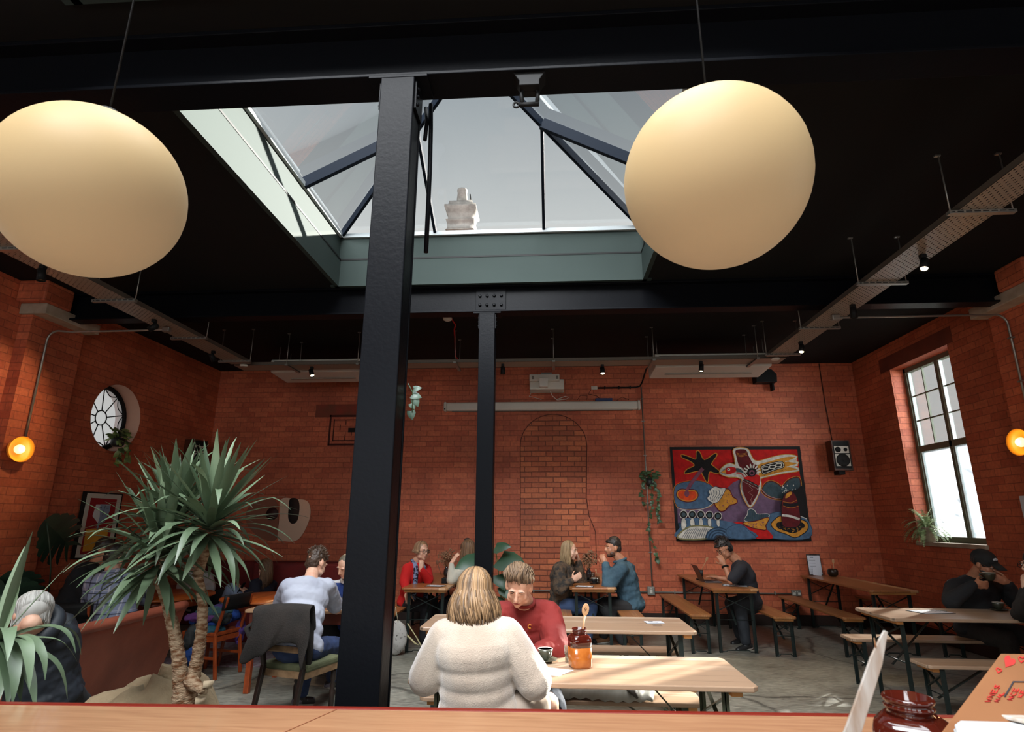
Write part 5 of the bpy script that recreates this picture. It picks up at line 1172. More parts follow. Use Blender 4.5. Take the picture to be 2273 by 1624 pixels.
# --- 6 long-haired woman in pale jumper
t, J, fr = person('long-haired woman in a pale jumper, hand raised, beside the far column',
    dict(hd=P_(1037, 1219, 8.5), nk=P_(1046, 1246, 8.5), ch=P_(1044, 1278, 8.5), pv=P_(1050, 1335, 8.5), sl=P_(1030, 1264, 8.24), sr=P_(1066, 1262, 8.74),
         el=P_(1003, 1287, 8.2), er=P_(1046, 1296, 8.8), wl=P_(1002, 1250, 8.24), wr=P_(1010, 1296, 8.85), kl=V((-1.45, 8.2, .5)), kr=V((-1.45, 8.6, .5)), al=V((-1.38, 8.2, .08)), ar=V((-1.4, 8.6, .08))),
    1.1, sk_b, mat('pale_jumper', srgb(190, 186, 172), .9), mat('navy_jeans', srgb(22, 26, 42), .85), fd=(-.86, .45, -.05), vox=.009, shoes=sh_black, hands=(dict(d=(.5, .1, .8), n=(.6, .5, -.2), curl=.3, spread=.5), None))
hb = strands(J['hd'], fr, 1.12, 300, .26, h_light, t, wave=.02, cover=2.4, rad=.009, seed=12, flare=.01)
obj(G().sph(J['hd']+V((0, 0, .03)), (.098, .092, .1), None, 18, 10), 'hair_cap', h_brown, hb)
obj(G().sph(J['hd']+V((.0, 0, .125)), (.05, .045, .035), None, 14, 8), 'top_knot', h_dark, hb)
# --- 7 blonde woman
card = mat('knitted_cardigan', srgb(92, 74, 58), .95, 0, srgb(48, 46, 44), 18, bump=.6, bscale=60, contrast=(.42, .6))
t, J, fr = person('blonde woman in a mottled brown cardigan, hand raised, facing the bearded man',
    dict(hd=P_(1264, 1222, 8.42), nk=P_(1254, 1247, 8.42), ch=P_(1248, 1280, 8.42), pv=P_(1246, 1336, 8.42), sl=P_(1240, 1264, 8.2), sr=P_(1268, 1262, 8.64),
         el=P_(1243, 1306, 8.12), er=P_(1290, 1290, 8.6), wl=P_(1270, 1288, 8.1), wr=P_(1284, 1246, 8.5), kl=V((.52, 8.2, .5)), kr=V((.52, 8.6, .5)), al=V((.45, 8.25, .08)), ar=V((.45, 8.6, .08))),
    1.12, sk_b, card, mat('mid_denim', srgb(56, 76, 112), .85), fd=(.9, -.38, -.12), vox=.009, baggy=1.7, fold=.02, shoes=sh_black, shirt='cardigan', hands=(dict(n=(.2, .8, .2), curl=.9), dict(d=(-.1, .1, 1), n=(-.9, 0, 0), curl=.9)))
face(J['hd'], fr, 1.12, t, brow=h_blonde)
strands(J['hd'], fr, 1.12, 280, .22, h_blonde, t, wave=.014, cover=2.15, rad=.0085, seed=14, flare=.006)
# --- 8 bearded man blue jacket
t, J, fr = person('bearded man in a blue-grey jacket with hands clasped, facing the blonde woman',
    dict(hd=P_(1361, 1216, 8.45), nk=P_(1378, 1243, 8.45), ch=P_(1388, 1284, 8.45), pv=P_(1402, 1340, 8.45), sl=P_(1378, 1262, 8.22), sr=P_(1396, 1262, 8.68),
         el=P_(1352, 1298, 8.15), er=P_(1364, 1296, 8.6), wl=P_(1344, 1252, 8.25), wr=P_(1344, 1252, 8.42), kl=V((.70, 8.22, .5)), kr=V((.70, 8.6, .5)), al=V((.92, 8.2, .08)), ar=V((.7, 8.6, .08))),
    1.14, sk_c, mat('blue_grey_jacket', srgb(62, 92, 108), .85, 0, srgb(50, 76, 92), 5), mat('black_jeans', (.02, .02, .022), .85), fd=(-.95, -.28, -.06), vox=.009, baggy=1.8, fold=.022, shoes=mat('tan_shoe', srgb(120, 80, 50), .7), shirt='jacket', hands=(dict(d=(-.35, .2, .9), n=(.2, .9, 0), curl=1.0), dict(d=(-.35, -.2, .9), n=(.2, -.9, 0), curl=1.0)))
face(J['hd'], fr, 1.14, t, brow=h_dark, beard=hairmat('beard_hair', (64, 44, 34), (90, 60, 44)))
shorthair(J['hd'], fr, 1.14, h_dark, t, top=.018, rough=.012, vox=.008, fringe=.005, seed=3)
collar(t, J['nk']+V((-.01, 0, .0)), (-.3, 0, 1), .082, mat('jacket_collar', srgb(62, 92, 108), .85), .018, 'collar')
# --- 9 laptop man
t, J, fr = person('man with headphones, glasses and a black t-shirt working at the laptop',
    dict(hd=P_(1609, 1219, 8.55), nk=P_(1635, 1243, 8.55), ch=P_(1652, 1280, 8.55), pv=P_(1664, 1334, 8.55), sl=P_(1645, 1262, 8.3), sr=P_(1655, 1260, 8.78),
         el=P_(1622, 1290, 8.25), er=P_(1628, 1288, 8.9), wl=P_(1608, 1253, 8.35), wr=P_(1594, 1282, 8.95), kl=V((2.48, 8.35, .52)), kr=V((2.48, 8.75, .5)), al=V((2.5, 8.3, .08)), ar=V((2.56, 8.72, .08))),
    1.14, sk_c, mat('black_tee', (.018, .02, .028), .85), mat('charcoal_trousers', srgb(36, 40, 46), .85), sleeve=.3, fd=(-.82, -.30, -.48), up=(-.3, 0, 1), vox=.009, shoes=sh_black, shirt='t_shirt', width=1.12, hands=(dict(d=(-.4, .2, .9), n=(-.1, .9, .2), curl=1.3), dict(curl=.35)))
face(J['hd'], fr, 1.14, t, brow=h_dark, glasses=mat('brown_frame', srgb(60, 34, 24), .4)); shorthair(J['hd'], fr, 1.14, h_dark, t, top=.026, fringe=.024, rough=.024, vox=.008, seed=7, tuft=120)
r_, f_, u_ = fr; hc = J['hd']
g = G(); g.tube([hc+(r_*.098*math.cos(a)+u_*(.015+.125*math.sin(a))-f_*.012)*1.14 for a in [PI*k/16 for k in range(17)]], .010, 8)
hp_ = obj(g, 'headphones', mat('headphone_black', (.012, .012, .012), .3), t)
for q in (-1, 1): obj(G().sph(hc+(r_*.098*q-f_*.008+u_*.0)*1.14, (.022, .036, .042), Matrix((r_, f_, u_)).transposed(), 16, 10), 'ear_cup', m_dblack, hp_)
w_ = J['wl'].lerp(J['el'], .12); dd = (J['wl']-J['el']).normalized()
collar(t, w_, dd, .036, m_dblack, .012, 'wrist_watch')
# --- 10 cap man
t, J, fr = person('man in a black jumper and dark cap drinking from a cup held in both hands',
    dict(hd=P_(2184, 1252, 6.55), nk=P_(2160, 1284, 6.68), ch=P_(2166, 1318, 6.7), pv=P_(2172, 1392, 6.72), sl=P_(2118, 1302, 6.66), sr=P_(2226, 1304, 6.76),
         el=P_(2112, 1334, 6.5), er=P_(2254, 1334, 6.6), wl=P_(2162, 1296, 6.38), wr=P_(2235, 1291, 6.42), kl=V((4.35, 6.3, .52)), kr=V((4.75, 6.3, .52)), al=V((4.35, 6.3, .08)), ar=V((4.85, 6.3, .08))),
    1.14, sk_c, mat('black_jumper', (.012, .013, .015), .9), mat('brown_grey_coat', srgb(44, 40, 38), .9, bump=.5, bscale=50), fd=(.42, -.78, -.42), up=(.1, -.2, 1), vox=.008, baggy=1.4, shoes=sh_black, hands=(dict(d=(.9, -.1, -.05), n=(.1, .9, .1), curl=1.0), dict(d=(-.75, -.2, .25), n=(-.1, .9, .1), curl=1.0)), width=1.15)
face(J['hd'], fr, 1.14, t, brow=h_dark, glasses=mat('amber_frame', srgb(90, 54, 30), .4), beard=h_dark)
r_, f_, u_ = fr; hc = J['hd']; cm_ = mat('washed_black_cap', srgb(40, 42, 42), .85, 0, srgb(28, 30, 30), 12); M_ = Matrix((r_, f_, u_)).transposed()
def Q(a, b, d): return hc+(r_*a+f_*b+u_*d)*1.14
g = G(); g.sph(Q(0, -.012, .045), (.098, .118, .098), M_, 24, 14); cp_ = obj(g, 'cap', cm_, t)
rows = []
for k in range(9):
    a = -1+k/4; rows.append([Q(a*.068, .075-.02*a*a, .058-.008*a*a), Q(a*.064, .13-.03*a*a, .05-.016*a*a), Q(a*.052, .172-.045*a*a, .036-.02*a*a)])
obj(G().strip(rows), 'peak', cm_, cp_, solid=.005)
g = G()
for a, b in ((-.016, 0), (0, .004), (.016, 0)):
    g.sph(Q(a+.034, .084, .092+b), (.016, .010, .012), M_, 14, 8)
obj(g, 'white_patch', mat('cap_patch', srgb(200, 202, 206), .8), cp_)
strands(J['hd'], fr, 1.14, 90, .05, h_dark, t, wave=.006, cover=1.2, rad=.007, seed=20, flare=.0, name='hair')
cup('dark green cup held by the man in the cap', tuple(P_(2198, 1288, 6.36)), mat('olive_glaze', srgb(56, 56, 42), .3, coat=.2), 1.2, saucer=False, ang=2.6)
# --- 11 person at the right edge
t, J, fr = person('person with black hair and dark sleeves cut off by the right edge of the picture',
    dict(hd=P_(2300, 1254, 5.42), nk=P_(2312, 1288, 5.44), ch=P_(2322, 1334, 5.44), pv=P_(2336, 1428, 5.46), sl=P_(2300, 1320, 5.26), sr=P_(2328, 1312, 5.66),
         el=P_(2266, 1362, 5.78), er=P_(2316, 1360, 5.9), wl=P_(2277, 1310, 5.5), wr=P_(2292, 1338, 5.75), kl=V((4.75, 5.75, .5)), kr=V((4.9, 5.85, .5)), al=V((4.75, 6.0, .08)), ar=V((4.95, 6.05, .08))),
    1.0, sk_b, mat('black_coat', (.014, .016, .016), .9), mat('blue_black_jeans', srgb(24, 32, 48), .85), fd=(-.9, .1, -.1), vox=.009, baggy=1.5, shoes=sh_black, hands=(dict(d=(.1, .1, 1), n=(.9, 0, 0), curl=.6), None))
face(J['hd'], fr, 1.08, t, brow=h_dark, glasses=m_dblack); strands(J['hd'], fr, 1.1, 200, .1, h_dark, t, wave=.01, cover=2.0, rad=.008, seed=22)
# --- 12 checked shirt, back to camera
def plaid():
    m, nt = newmat('checked_cotton'); x = N(nt); b = x('BsdfPrincipled', i_Roughness=.85); g = x('NewGeometry'); sp = x('SeparateXYZ', i_0=g.outputs['Position'])
    col = c4(srgb(150, 160, 188))
    X = x.math('ADD', sp.outputs[0], x.math('MULTIPLY', sp.outputs[1], .3))
    for src, per, ph, w_, c in ((X, .14, .0, .10, srgb(34, 40, 62)), (X, .14, .07, .09, srgb(212, 214, 222)), (sp.outputs[2], .095, .03, .11, srgb(30, 36, 58)), (sp.outputs[2], .19, .0, .03, srgb(204, 206, 216))):
        k = x.math('LESS_THAN', x.math('FRACT', x.math('DIVIDE', x.math('ADD', src, 20+ph), per)), w_); col = x.mix(x.math('MULTIPLY', k, .85), col, c4(c))
    x.l(col, b.inputs['Base Color']); o = x('OutputMaterial'); x.l(b.outputs[0], o.inputs[0]); return m
t, J, fr = person('man in a blue and white checked shirt seen from behind at the round teak table',
    dict(hd=P_(258, 1236, 6.2), nk=P_(250, 1268, 6.12), ch=P_(250, 1310, 6.1), pv=P_(252, 1392, 6.0), sl=P_(208, 1292, 6.05), sr=P_(296, 1290, 6.25),
         el=P_(200, 1335, 6.35), er=P_(322, 1326, 6.55), wl=P_(240, 1325, 6.75), wr=P_(312, 1296, 6.75), kl=V((-4.75, 6.45, .5)), kr=V((-4.4, 6.45, .5)), al=V((-4.7, 6.5, .08)), ar=V((-4.4, 6.5, .08))),
    1.22, sk_b, plaid(), mat('dark_navy_jeans', srgb(26, 30, 42), .85), sleeve=.7, fd=(.2, .95, -.1), vox=.009, shoes=sh_black, shirt='shirt', width=1.05, baggy=1.2)
shorthair(J['hd'], fr, 1.2, h_dark, t, top=.01, rough=.014, vox=.009, seed=4)
# --- 13 black clothes beside him
t, J, fr = person('person in black leaning forward beside the man in the checked shirt',
    dict(hd=P_(232, 1222, 7.0), nk=P_(212, 1250, 6.95), ch=P_(186, 1296, 6.85), pv=P_(146, 1368, 6.7), sl=P_(178, 1276, 6.7), sr=P_(222, 1262, 7.15),
         el=P_(198, 1322, 6.7), er=P_(246, 1300, 7.1), wl=P_(226, 1262, 6.8), wr=P_(270, 1300, 7.1), kl=V((-5.1, 7.0, .5)), kr=V((-5.1, 7.3, .5)), al=V((-5.0, 7.0, .08)), ar=V((-5.0, 7.3, .08))),
    1.2, sk_c, mat('black_wool', (.012, .013, .016), .95), mat('black_trousers2', (.012, .012, .014), .9), fd=(.85, .2, -.25), vox=.01, baggy=2.2, shoes=sh_black, hands=(dict(d=(0, 0, 1), n=(.6, .6, 0), curl=.7), None))
shorthair(J['hd'], fr, 1.2, h_dark, t, top=.012, rough=.014, vox=.01, seed=9)
# --- 14 white top behind trunk
t, J, fr = person('person in a white top seated on the banquette behind the yucca trunk',
    dict(hd=P_(432, 1245, 9.2), nk=P_(433, 1266, 9.3), ch=P_(435, 1290, 9.35), pv=P_(437, 1338, 9.45), sl=P_(412, 1280, 9.3), sr=P_(460, 1280, 9.3),
         el=P_(404, 1305, 9.1), er=P_(466, 1305, 9.1), wl=P_(425, 1308, 8.9), wr=P_(448, 1308, 8.9), kl=V((-5.35, 9.0, .5)), kr=V((-5.0, 9.0, .5)), al=V((-5.35, 9.0, .08)), ar=V((-5.0, 9.0, .08))),
    1.15, sk_b, mat('white_top', srgb(206, 208, 210), .9), mat('black_trousers3', (.015, .015, .018), .9), fd=(0, -1, -.1), vox=.01, baggy=1.4, shoes=sh_black)
face(J['hd'], fr, 1.15, t, brow=h_brown); shorthair(J['hd'], fr, 1.15, h_brown, t, top=.01, rough=.01, vox=.01)
# --- 15 long-haired woman with phone
t, J, fr = person('long-haired woman in a navy jumper and light jeans, knees up, looking at her phone',
    dict(hd=P_(590, 1262, 8.42), nk=P_(590, 1284, 8.5), ch=P_(582, 1310, 8.45), pv=P_(566, 1346, 8.4), sl=P_(566, 1296, 8.25), sr=P_(604, 1298, 8.6),
         el=P_(566, 1330, 8.15), er=P_(580, 1326, 8.6), wl=P_(546, 1314, 8.15), wr=P_(544, 1308, 8.35), kl=P_(512, 1306, 8.2), kr=P_(520, 1312, 8.5), al=P_(492, 1350, 8.2), ar=P_(500, 1350, 8.5)),
    1.0, sk_b, mat('navy_jumper', srgb(18, 22, 38), .9), mat('light_denim', srgb(136, 150, 176), .85), fd=(-.75, -.3, -.6), vox=.009, baggy=1.4, shoes=mat('white_shoe', srgb(180, 180, 180), .6), hands=(dict(d=(-.8, .2, .3), n=(0, .5, .8), curl=.7), dict(d=(-.8, 0, .3), n=(0, -.3, .8), curl=.7)))
face(J['hd'], fr, 1.0, t, brow=h_brown); strands(J['hd'], fr, 1.08, 260, .30, h_light, t, wave=.02, cover=2.3, rad=.009, seed=31)
tag(obj(G().box(P_(536, 1304, 8.2), (.01, .075, .15), Matrix.Rotation(.5, 3, 'Y')), 'phone', m_dblack, bev=.004), 'black phone held by the long-haired woman on the banquette', 'phone')
# --- 16 silver-haired person left
t, J, fr = person('silver-haired person in a dark quilted jacket slumped low at the left edge',
    dict(hd=P_(68, 1366, 3.25), nk=P_(92, 1400, 3.38), ch=P_(92, 1445, 3.45), pv=P_(96, 1540, 3.5), sl=P_(48, 1436, 3.4), sr=P_(132, 1392, 3.5),
         el=P_(30, 1500, 3.4), er=P_(138, 1460, 3.6), wl=P_(40, 1540, 3.6), wr=P_(100, 1490, 3.75), kl=V((-3.3, 3.9, .45)), kr=V((-3.0, 3.9, .45)), al=V((-3.3, 4.05, .08)), ar=V((-3.0, 4.05, .08))),
    .95, sk_b, mat('dark_quilting', srgb(28, 34, 42), .6, bump=.3, bscale=16), mat('grey_trousers', srgb(50, 50, 54), .9), fd=(-.72, .35, -.6), up=(.3, 0, 1), vox=.007, baggy=2.4, fold=.01, shoes=sh_black, shirt='quilted_jacket', foldscale=.08)
strands(J['hd'], fr, 1.02, 800, .11, h_grey, t, wave=.008, cover=2.75, rad=.006, seed=40, flare=-.012)
collar(t, J['nk'].lerp(J['hd'], .36), (J['hd']-J['nk']), .088, mat('quilted_collar', srgb(28, 34, 42), .6), .045, 'jacket_collar')
tt = thing('side_chair', 'low dark chair under the silver-haired person at the left edge', 'chair', (-3.2, 3.55, 0))
obj(G().bx(-3.5, -2.85, 3.3, 3.85, .36, .42), 'seat', m_dwood, tt, bev=.01)
for a in (-3.46, -2.9):
    for b in (3.34, 3.8): obj(G().bx(a-.02, a+.02, b-.02, b+.02, 0, .36), 'leg', m_dwood, tt)
# ------------------------------------------------------------------ clothes lying about
t = thing('draped_jumper', 'dark brown knitted jumper hung over the back of the dark chair', 'jumper', (-2.35, 4.95, .5))
kn = mat('dark_knit', srgb(40, 34, 30), .95, 0, srgb(30, 26, 23), 8, bump=.5, bscale=90)
c0, c1 = P_(564, 1350, 4.86), P_(694, 1347, 4.86); rows = []; rd = random.Random(2)
for i in range(13):
    u_ = i/12; p = c0.lerp(c1, u_)+V((0, 0, .015*math.sin(u_*PI))); drop = .30+.05*math.sin(u_*7)+(.12 if u_ > .9 else 0)+(.08 if u_ < .12 else 0); row = []
    for j in range(4): row.append(p+V((0, .13-.025*j, -.2+.065*j)))
    row.append(p+V((0, .03, .02)))
    for j in range(9):
        v = j/8; row.append(p+V((-.03*(1-u_)*v*v*1.1+.02*math.sin(v*5+i), -.03-.03*math.sin(v*2.6)+.02*math.sin(u_*20+v*4)*v, -.01-drop*v)))
    rows.append(row)
obj(G().strip(rows), 'knitted_body', kn, t, solid=.014, sub=1)
obj(G().tube([P_(682, 1350, 5.0), P_(688, 1392, 4.98), P_(688, 1440, 5.0), P_(684, 1500, 5.02)], [.05, .06, .05, .03], 10, flat=.5), 'sleeve', kn, t)
obj(G().tube([P_(566, 1380, 4.88), P_(548, 1392, 4.86), P_(566, 1440, 4.88), P_(575, 1455, 4.9)], [.03, .05, .045, .02], 10, flat=.5), 'sleeve', kn, t)
tt = thing('coat_pile', 'pile of bright blue, teal and purple coats on the teak chair', 'coats', (-3.7, 6.6, .45))
for k, (px, py, Y, R, c) in enumerate([(470, 1378, 6.6, (.22, .2, .05), (30, 70, 150)), (455, 1368, 6.5, (.2, .16, .05), (96, 44, 110)), (475, 1358, 6.6, (.2, .18, .05), (34, 74, 84)), (492, 1372, 6.5, (.12, .1, .06), (36, 44, 48)), (505, 1366, 6.75, (.13, .16, .07), (34, 76, 160)), (462, 1398, 6.45, (.17, .12, .05), (28, 84, 100)), (428, 1415, 6.4, (.07, .12, .14), (44, 46, 46)), (428, 1450, 6.4, (.06, .1, .12), (26, 74, 150)), (428, 1490, 6.4, (.055, .1, .08), (150, 142, 96)), (533, 1400, 6.75, (.035, .1, .13), (86, 54, 130)), (490, 1350, 6.7, (.14, .12, .04), (64, 46, 110))]):
    g = G().sph(P_(px, py, Y), R, Matrix.Rotation(k*.7, 3, 'Z') if R[2] < .08 else None, 18, 10); o = obj(g, 'coat_fold', mat('coat_%d' % k, srgb(*c), .85, 0, srgb(*[v*.8 for v in c]), 9), tt); remesh(o, .01, 1, .05, .06)
t = thing('quilted_jacket', 'grey quilted jacket lying on the bench under the sunlit table', 'jacket', (.5, 4.34, .47))
qm = mat('quilted_nylon', srgb(172, 170, 160), .4, 0, srgb(146, 144, 134), 5, sheen=.3)
rows = []
for i in range(33):
    u_ = i/32; X_ = .02+.62*u_; row = []
    for j in range(15):
        v = j/14; hh = (.13*math.sin(PI*v)**.6)*(.25+math.sin(PI*min(1, u_*1.05+.05))**.6)+.022*abs(math.sin(u_*PI*8+v*.8))-.02*math.sin(u_*9+v*7)*v-.008*(abs(math.sin(v*9))<.2); row.append(V((X_+.03*math.sin(v*4), 4.18+.3*v+.03*math.sin(u_*7), .474+max(hh, .0))))
    rows.append(row)
obj(G().strip(rows), 'quilted_panel', qm, t, solid=.01)
obj(G().tube([P_(1395, 1524, 4.2), P_(1408, 1535, 4.15), P_(1416, 1548, 4.15)], [.03, .035, .015], 10, flat=.5), 'hem', mat('dark_lining', srgb(60, 54, 48), .6), t)
# ================================================================== wall pieces
# tapestry: drawn in the picture frame of a zoom (x 0-2209, y 0-1624 over 1480-1820 / 970-1220), laid flat on the wall cloth
def TZ(x, y, d): p = at(1480+x*340/2209, 970+y*250/1624, YB); q = at(1480+x*340/2209, 970+y*250/1624, YB-.02); return V((q.x, YB-.022-d, q.z))
t = thing('tapestry', 'large black-bordered tapestry of a bird, palm and hills on a bright red ground', 'tapestry', (3.2, YB, 1.3))
C4 = [(45, 140), (1920, 130), (2090, 1500), (140, 1500)]
obj(G().slab([TZ(x, y, 0) for x, y in C4], (0, .02, 0)), 'black_border', mat('black_pile', (.012, .011, .011), .95, bump=.4, bscale=60), t)
pal = dict(red=(196, 20, 16), dred=(96, 14, 20), blk=(22, 16, 18), yel=(206, 140, 46), wht=(214, 208, 196), blu=(76, 104, 132), dbl=(40, 62, 84), pur=(112, 84, 110), mau=(128, 70, 88), org=(216, 70, 20), gre=(64, 82, 88), olv=(132, 124, 84), tea=(58, 76, 84), pnk=(190, 140, 130))
pk = list(pal); pm = [mat('pile_'+k, srgb(*pal[k]), .95, 0, srgb(*[v*.84 for v in pal[k]]), 14, bump=.5, bscale=90) for k in pk]
g = G(); dz = [0.001]
def pg(c, pts, sm=True, k=4):
    g.mi = pk.index(c); dz[0] += .00035
    if sm: pts = smooth_poly(pts, k)
    vs = [TZ(x, y, dz[0]) for x, y in pts]; s_ = 0
    for i in range(len(vs)): a, b = vs[i], vs[(i+1) % len(vs)]; s_ += a.x*b.z-b.x*a.z
    if s_ < 0: vs.reverse()
    g._f([g.bm.verts.new(p) for p in vs])
def grow(pts, w):
    cx = sum(p[0] for p in pts)/len(pts); cy = sum(p[1] for p in pts)/len(pts); o_ = []
    for i, p in enumerate(pts):
        a, b = pts[i-1], pts[(i+1) % len(pts)]; dx, dy = b[0]-a[0], b[1]-a[1]; L = math.hypot(dx, dy) or 1; nx, ny = dy/L, -dx/L
        o_.append((p[0]+nx*w, p[1]+ny*w))
    return o_
def area(pts): return sum(pts[i-1][0]*pts[i][1]-pts[i][0]*pts[i-1][1] for i in range(len(pts)))
def shape(pts, layers, sm=True):
    """layers [(colour, outset)] drawn outermost first"""
    if sm: pts = smooth_poly(pts, 4)
    if area(pts) < 0: pts = pts[::-1]
    for c, w_ in layers: pg(c, grow(pts, w_), False)
def line(pts, w_, c, sm=True):
    if sm: pts = smooth_poly(pts, 4, False)
    L = []; R = []
    for i, p in enumerate(pts):
        a, b = pts[max(i-1, 0)], pts[min(i+1, len(pts)-1)]; dx, dy = b[0]-a[0], b[1]-a[1]; l = math.hypot(dx, dy) or 1
        L.append((p[0]+dy/l*w_/2, p[1]-dx/l*w_/2)); R.append((p[0]-dy/l*w_/2, p[1]+dx/l*w_/2))
    pg(c, L+R[::-1], False)
def dot(x, y, rx, ry, c, n=10): pg(c, [(x+rx*math.cos(2*PI*i/n), y+ry*math.sin(2*PI*i/n)) for i in range(n)], False)
pg('red', [(80, 182), (1880, 176), (1915, 520), (1940, 640), (150, 1010)], False)
pg('pur', [(150, 1000), (640, 760), (860, 740), (960, 650), (1080, 600), (1360, 740), (1500, 820), (1700, 900), (1960, 860), (2010, 1200), (1500, 1240), (160, 1240)], False)
shape([(115, 720), (300, 640), (480, 635), (640, 700), (700, 800), (690, 930), (600, 1000), (420, 1035), (150, 1000)], [('yel', 12), ('dred', 6), ('blu', -2)])
line([(150, 1020), (300, 1050), (480, 1040), (600, 1000), (680, 940)], 9, 'wht')
shape([(1380, 780), (1420, 680), (1500, 640), (1600, 680), (1660, 720), (1760, 620), (1900, 590), (1925, 760), (1900, 900), (1640, 890), (1480, 860)], [('yel', 22), ('dred', 14), ('gre', 0), ('tea', -34)])
line([(1360, 740), (1440, 830), (1560, 880), (1640, 886)], 9, 'pnk')
# palm
shape([(220, 255), (330, 290), (420, 320), (430, 210), (470, 215), (540, 330), (690, 240), (715, 265), (640, 380), (680, 430), (775, 510), (700, 515), (610, 500), (585, 650), (520, 540), (470, 480), (270, 525), (290, 470), (400, 410), (350, 350), (225, 290)], [('yel', 12), ('blk', 0)])
line([(520, 450), (430, 560), (330, 700), (290, 810)], 52, 'mau'); dot(285, 810, 42, 60, 'mau', 16)
shape([(150, 810), (200, 760), (290, 765), (400, 770), (440, 840), (390, 905), (280, 920), (180, 880)], [('dred', 18), ('yel', 6), ('org', -8)])
line([(500, 460), (400, 600), (300, 740), (285, 820)], 40, 'mau'); dot(288, 815, 36, 46, 'mau', 16)
# shell and spotted rock
shape([(700, 720), (850, 745), (900, 760), (950, 860), (1005, 900), (1000, 950), (900, 985), (840, 1050), (780, 1065), (730, 1030), (690, 950), (740, 860), (800, 780)], [('dred', 10), ('yel', -4)])
rd = random.Random(5)
for i in range(26): dot(rd.uniform(760, 960), rd.uniform(800, 1000), 7, 7, 'mau', 6)
shape([(600, 780), (690, 715), (760, 740), (840, 740), (800, 830), (740, 920), (670, 945), (600, 910), (585, 870), (620, 830)], [('dbl', 8), ('wht', 0)])
for k in range(5): line([(620+k*42, 760-k*2), (640+k*38, 820), (620+k*30, 880), (640+k*22, 920)], 7, 'dbl')
# bird
B = [(770, 505), (830, 430), (900, 395), (990, 410), (990, 300), (975, 180), (1140, 180), (1190, 260), (1240, 340), (1330, 360), (1500, 310), (1700, 270), (1860, 290), (1760, 350), (1880, 370), (1800, 420), (1890, 470), (1700, 500), (1500, 540), (1340, 590), (1340, 700), (1300, 820), (1250, 930), (1200, 990), (1150, 930), (1090, 800), (1075, 700), (1090, 600), (1000, 560), (880, 555)]
shape(B, [('yel', 26), ('wht', 16), ('wht', 4)])
pg('dred', [(990, 190), (1130, 184), (1180, 280), (1240, 380), (1310, 410), (1320, 500), (1160, 570), (1090, 480), (1030, 400), (1000, 290)])
for k in range(3): line([(1000, 225+k*18), (1060, 245+k*18), (1150, 225+k*18)], 5, 'yel')
pg('yel', [(1315, 400), (1480, 350), (1700, 290), (1850, 290), (1740, 350), (1870, 380), (1740, 425), (1880, 465), (1640, 505), (1350, 575), (1320, 500)])
line([(1700, 352), (1870, 330)], 12, 'wht', False); line([(1720, 430), (1880, 408)], 12, 'wht', False)
shape([(1360, 420), (1500, 375), (1650, 355), (1680, 430), (1560, 470), (1390, 530), (1365, 470)], [('blk', 8), ('wht', -3), ('blk', -12)])
for x_, y_ in ((1420, 450), (1515, 430), (1605, 405)): shape([(x_-36, y_-16), (x_+34, y_-20), (x_+36, y_+14), (x_-30, y_+22)], [('wht', 6), ('blk', -6)])
for i in range(16): dot(1400+i*20, 545-i*5+rd.uniform(-6, 6), 5, 5, 'dred', 6)
pg('red', [(1100, 590), (1250, 540), (1330, 560), (1335, 640), (1310, 700), (1200, 640)])
pg('dred', [(1095, 620), (1200, 660), (1310, 730), (1300, 820), (1240, 920), (1195, 985), (1150, 920), (1100, 810), (1080, 700)])
line([(1100, 610), (1200, 650), (1320, 720)], 26, 'blk')
for i in range(14): dot(1105+i*16, 612+i*8, 5, 5, 'wht', 6); dot(1100+i*16, 640+i*9, 5, 5, 'wht', 6)
line([(1170, 700), (1230, 760), (1160, 800), (1230, 840), (1200, 900), (1210, 970)], 5, 'pnk', False)
dot(1215, 510, 62, 62, 'blk', 18); dot(1215, 515, 40, 40, 'mau', 16); dot(1215, 520, 22, 22, 'blk', 14)
for k in range(8):
    a = PI*1.02+k*PI*.98/7*1.0; x_, y_ = 1215+98*math.cos(a), 505+88*math.sin(a)
    pg('wht', [(x_+34*math.cos(a)*s_-11*math.sin(a)*q_, y_+34*math.sin(a)*s_+11*math.cos(a)*q_) for s_, q_ in ((-1, 0), (-.4, 1), (.5, 1), (1, 0), (.5, -1), (-.4, -1))])
pg('red', [(835, 460), (900, 430), (985, 450), (980, 500), (900, 535), (850, 530)]); pg('yel', [(775, 508), (835, 470), (845, 528)], False)
dot(880, 468, 22, 22, 'wht', 14); dot(880, 468, 8, 8, 'blk', 10)
pg('gre', [(985, 450), (1050, 460), (1100, 520), (1060, 510), (1000, 495)]); line([(990, 520), (1060, 530), (1110, 590)], 14, 'red'); line([(985, 440), (1060, 445), (1150, 560)], 8, 'wht')
# dotted hill, tower
for i in range(34): dot(rd.uniform(1640, 1840), rd.uniform(680, 810), rd.uniform(5, 10), rd.uniform(6, 12), 'wht', 6)
pg('blk', [(1800, 780), (1860, 755), (1940, 730), (2000, 1190), (1890, 1150), (1860, 900)])
shape([(1410, 1180), (1450, 1120), (1560, 1085), (1700, 1090), (2000, 1190), (2030, 1450), (1500, 1452), (1430, 1330)], [('dbl', 8), ('blu', 0)])
shape([(1490, 1260), (1540, 1190), (1640, 1140), (1900, 1190), (2000, 1240), (2000, 1330), (1920, 1400), (1820, 1440), (1700, 1390), (1560, 1340)], [('blk', 12), ('yel', 0)])
shape([(1560, 1250), (1620, 1220), (1900, 1220), (1965, 1280), (1900, 1340), (1800, 1385), (1680, 1350), (1580, 1310)], [('blk', 0)])
for i in range(46): dot(rd.uniform(1590, 1930), rd.uniform(1290, 1365), 6, 7, 'yel', 6)
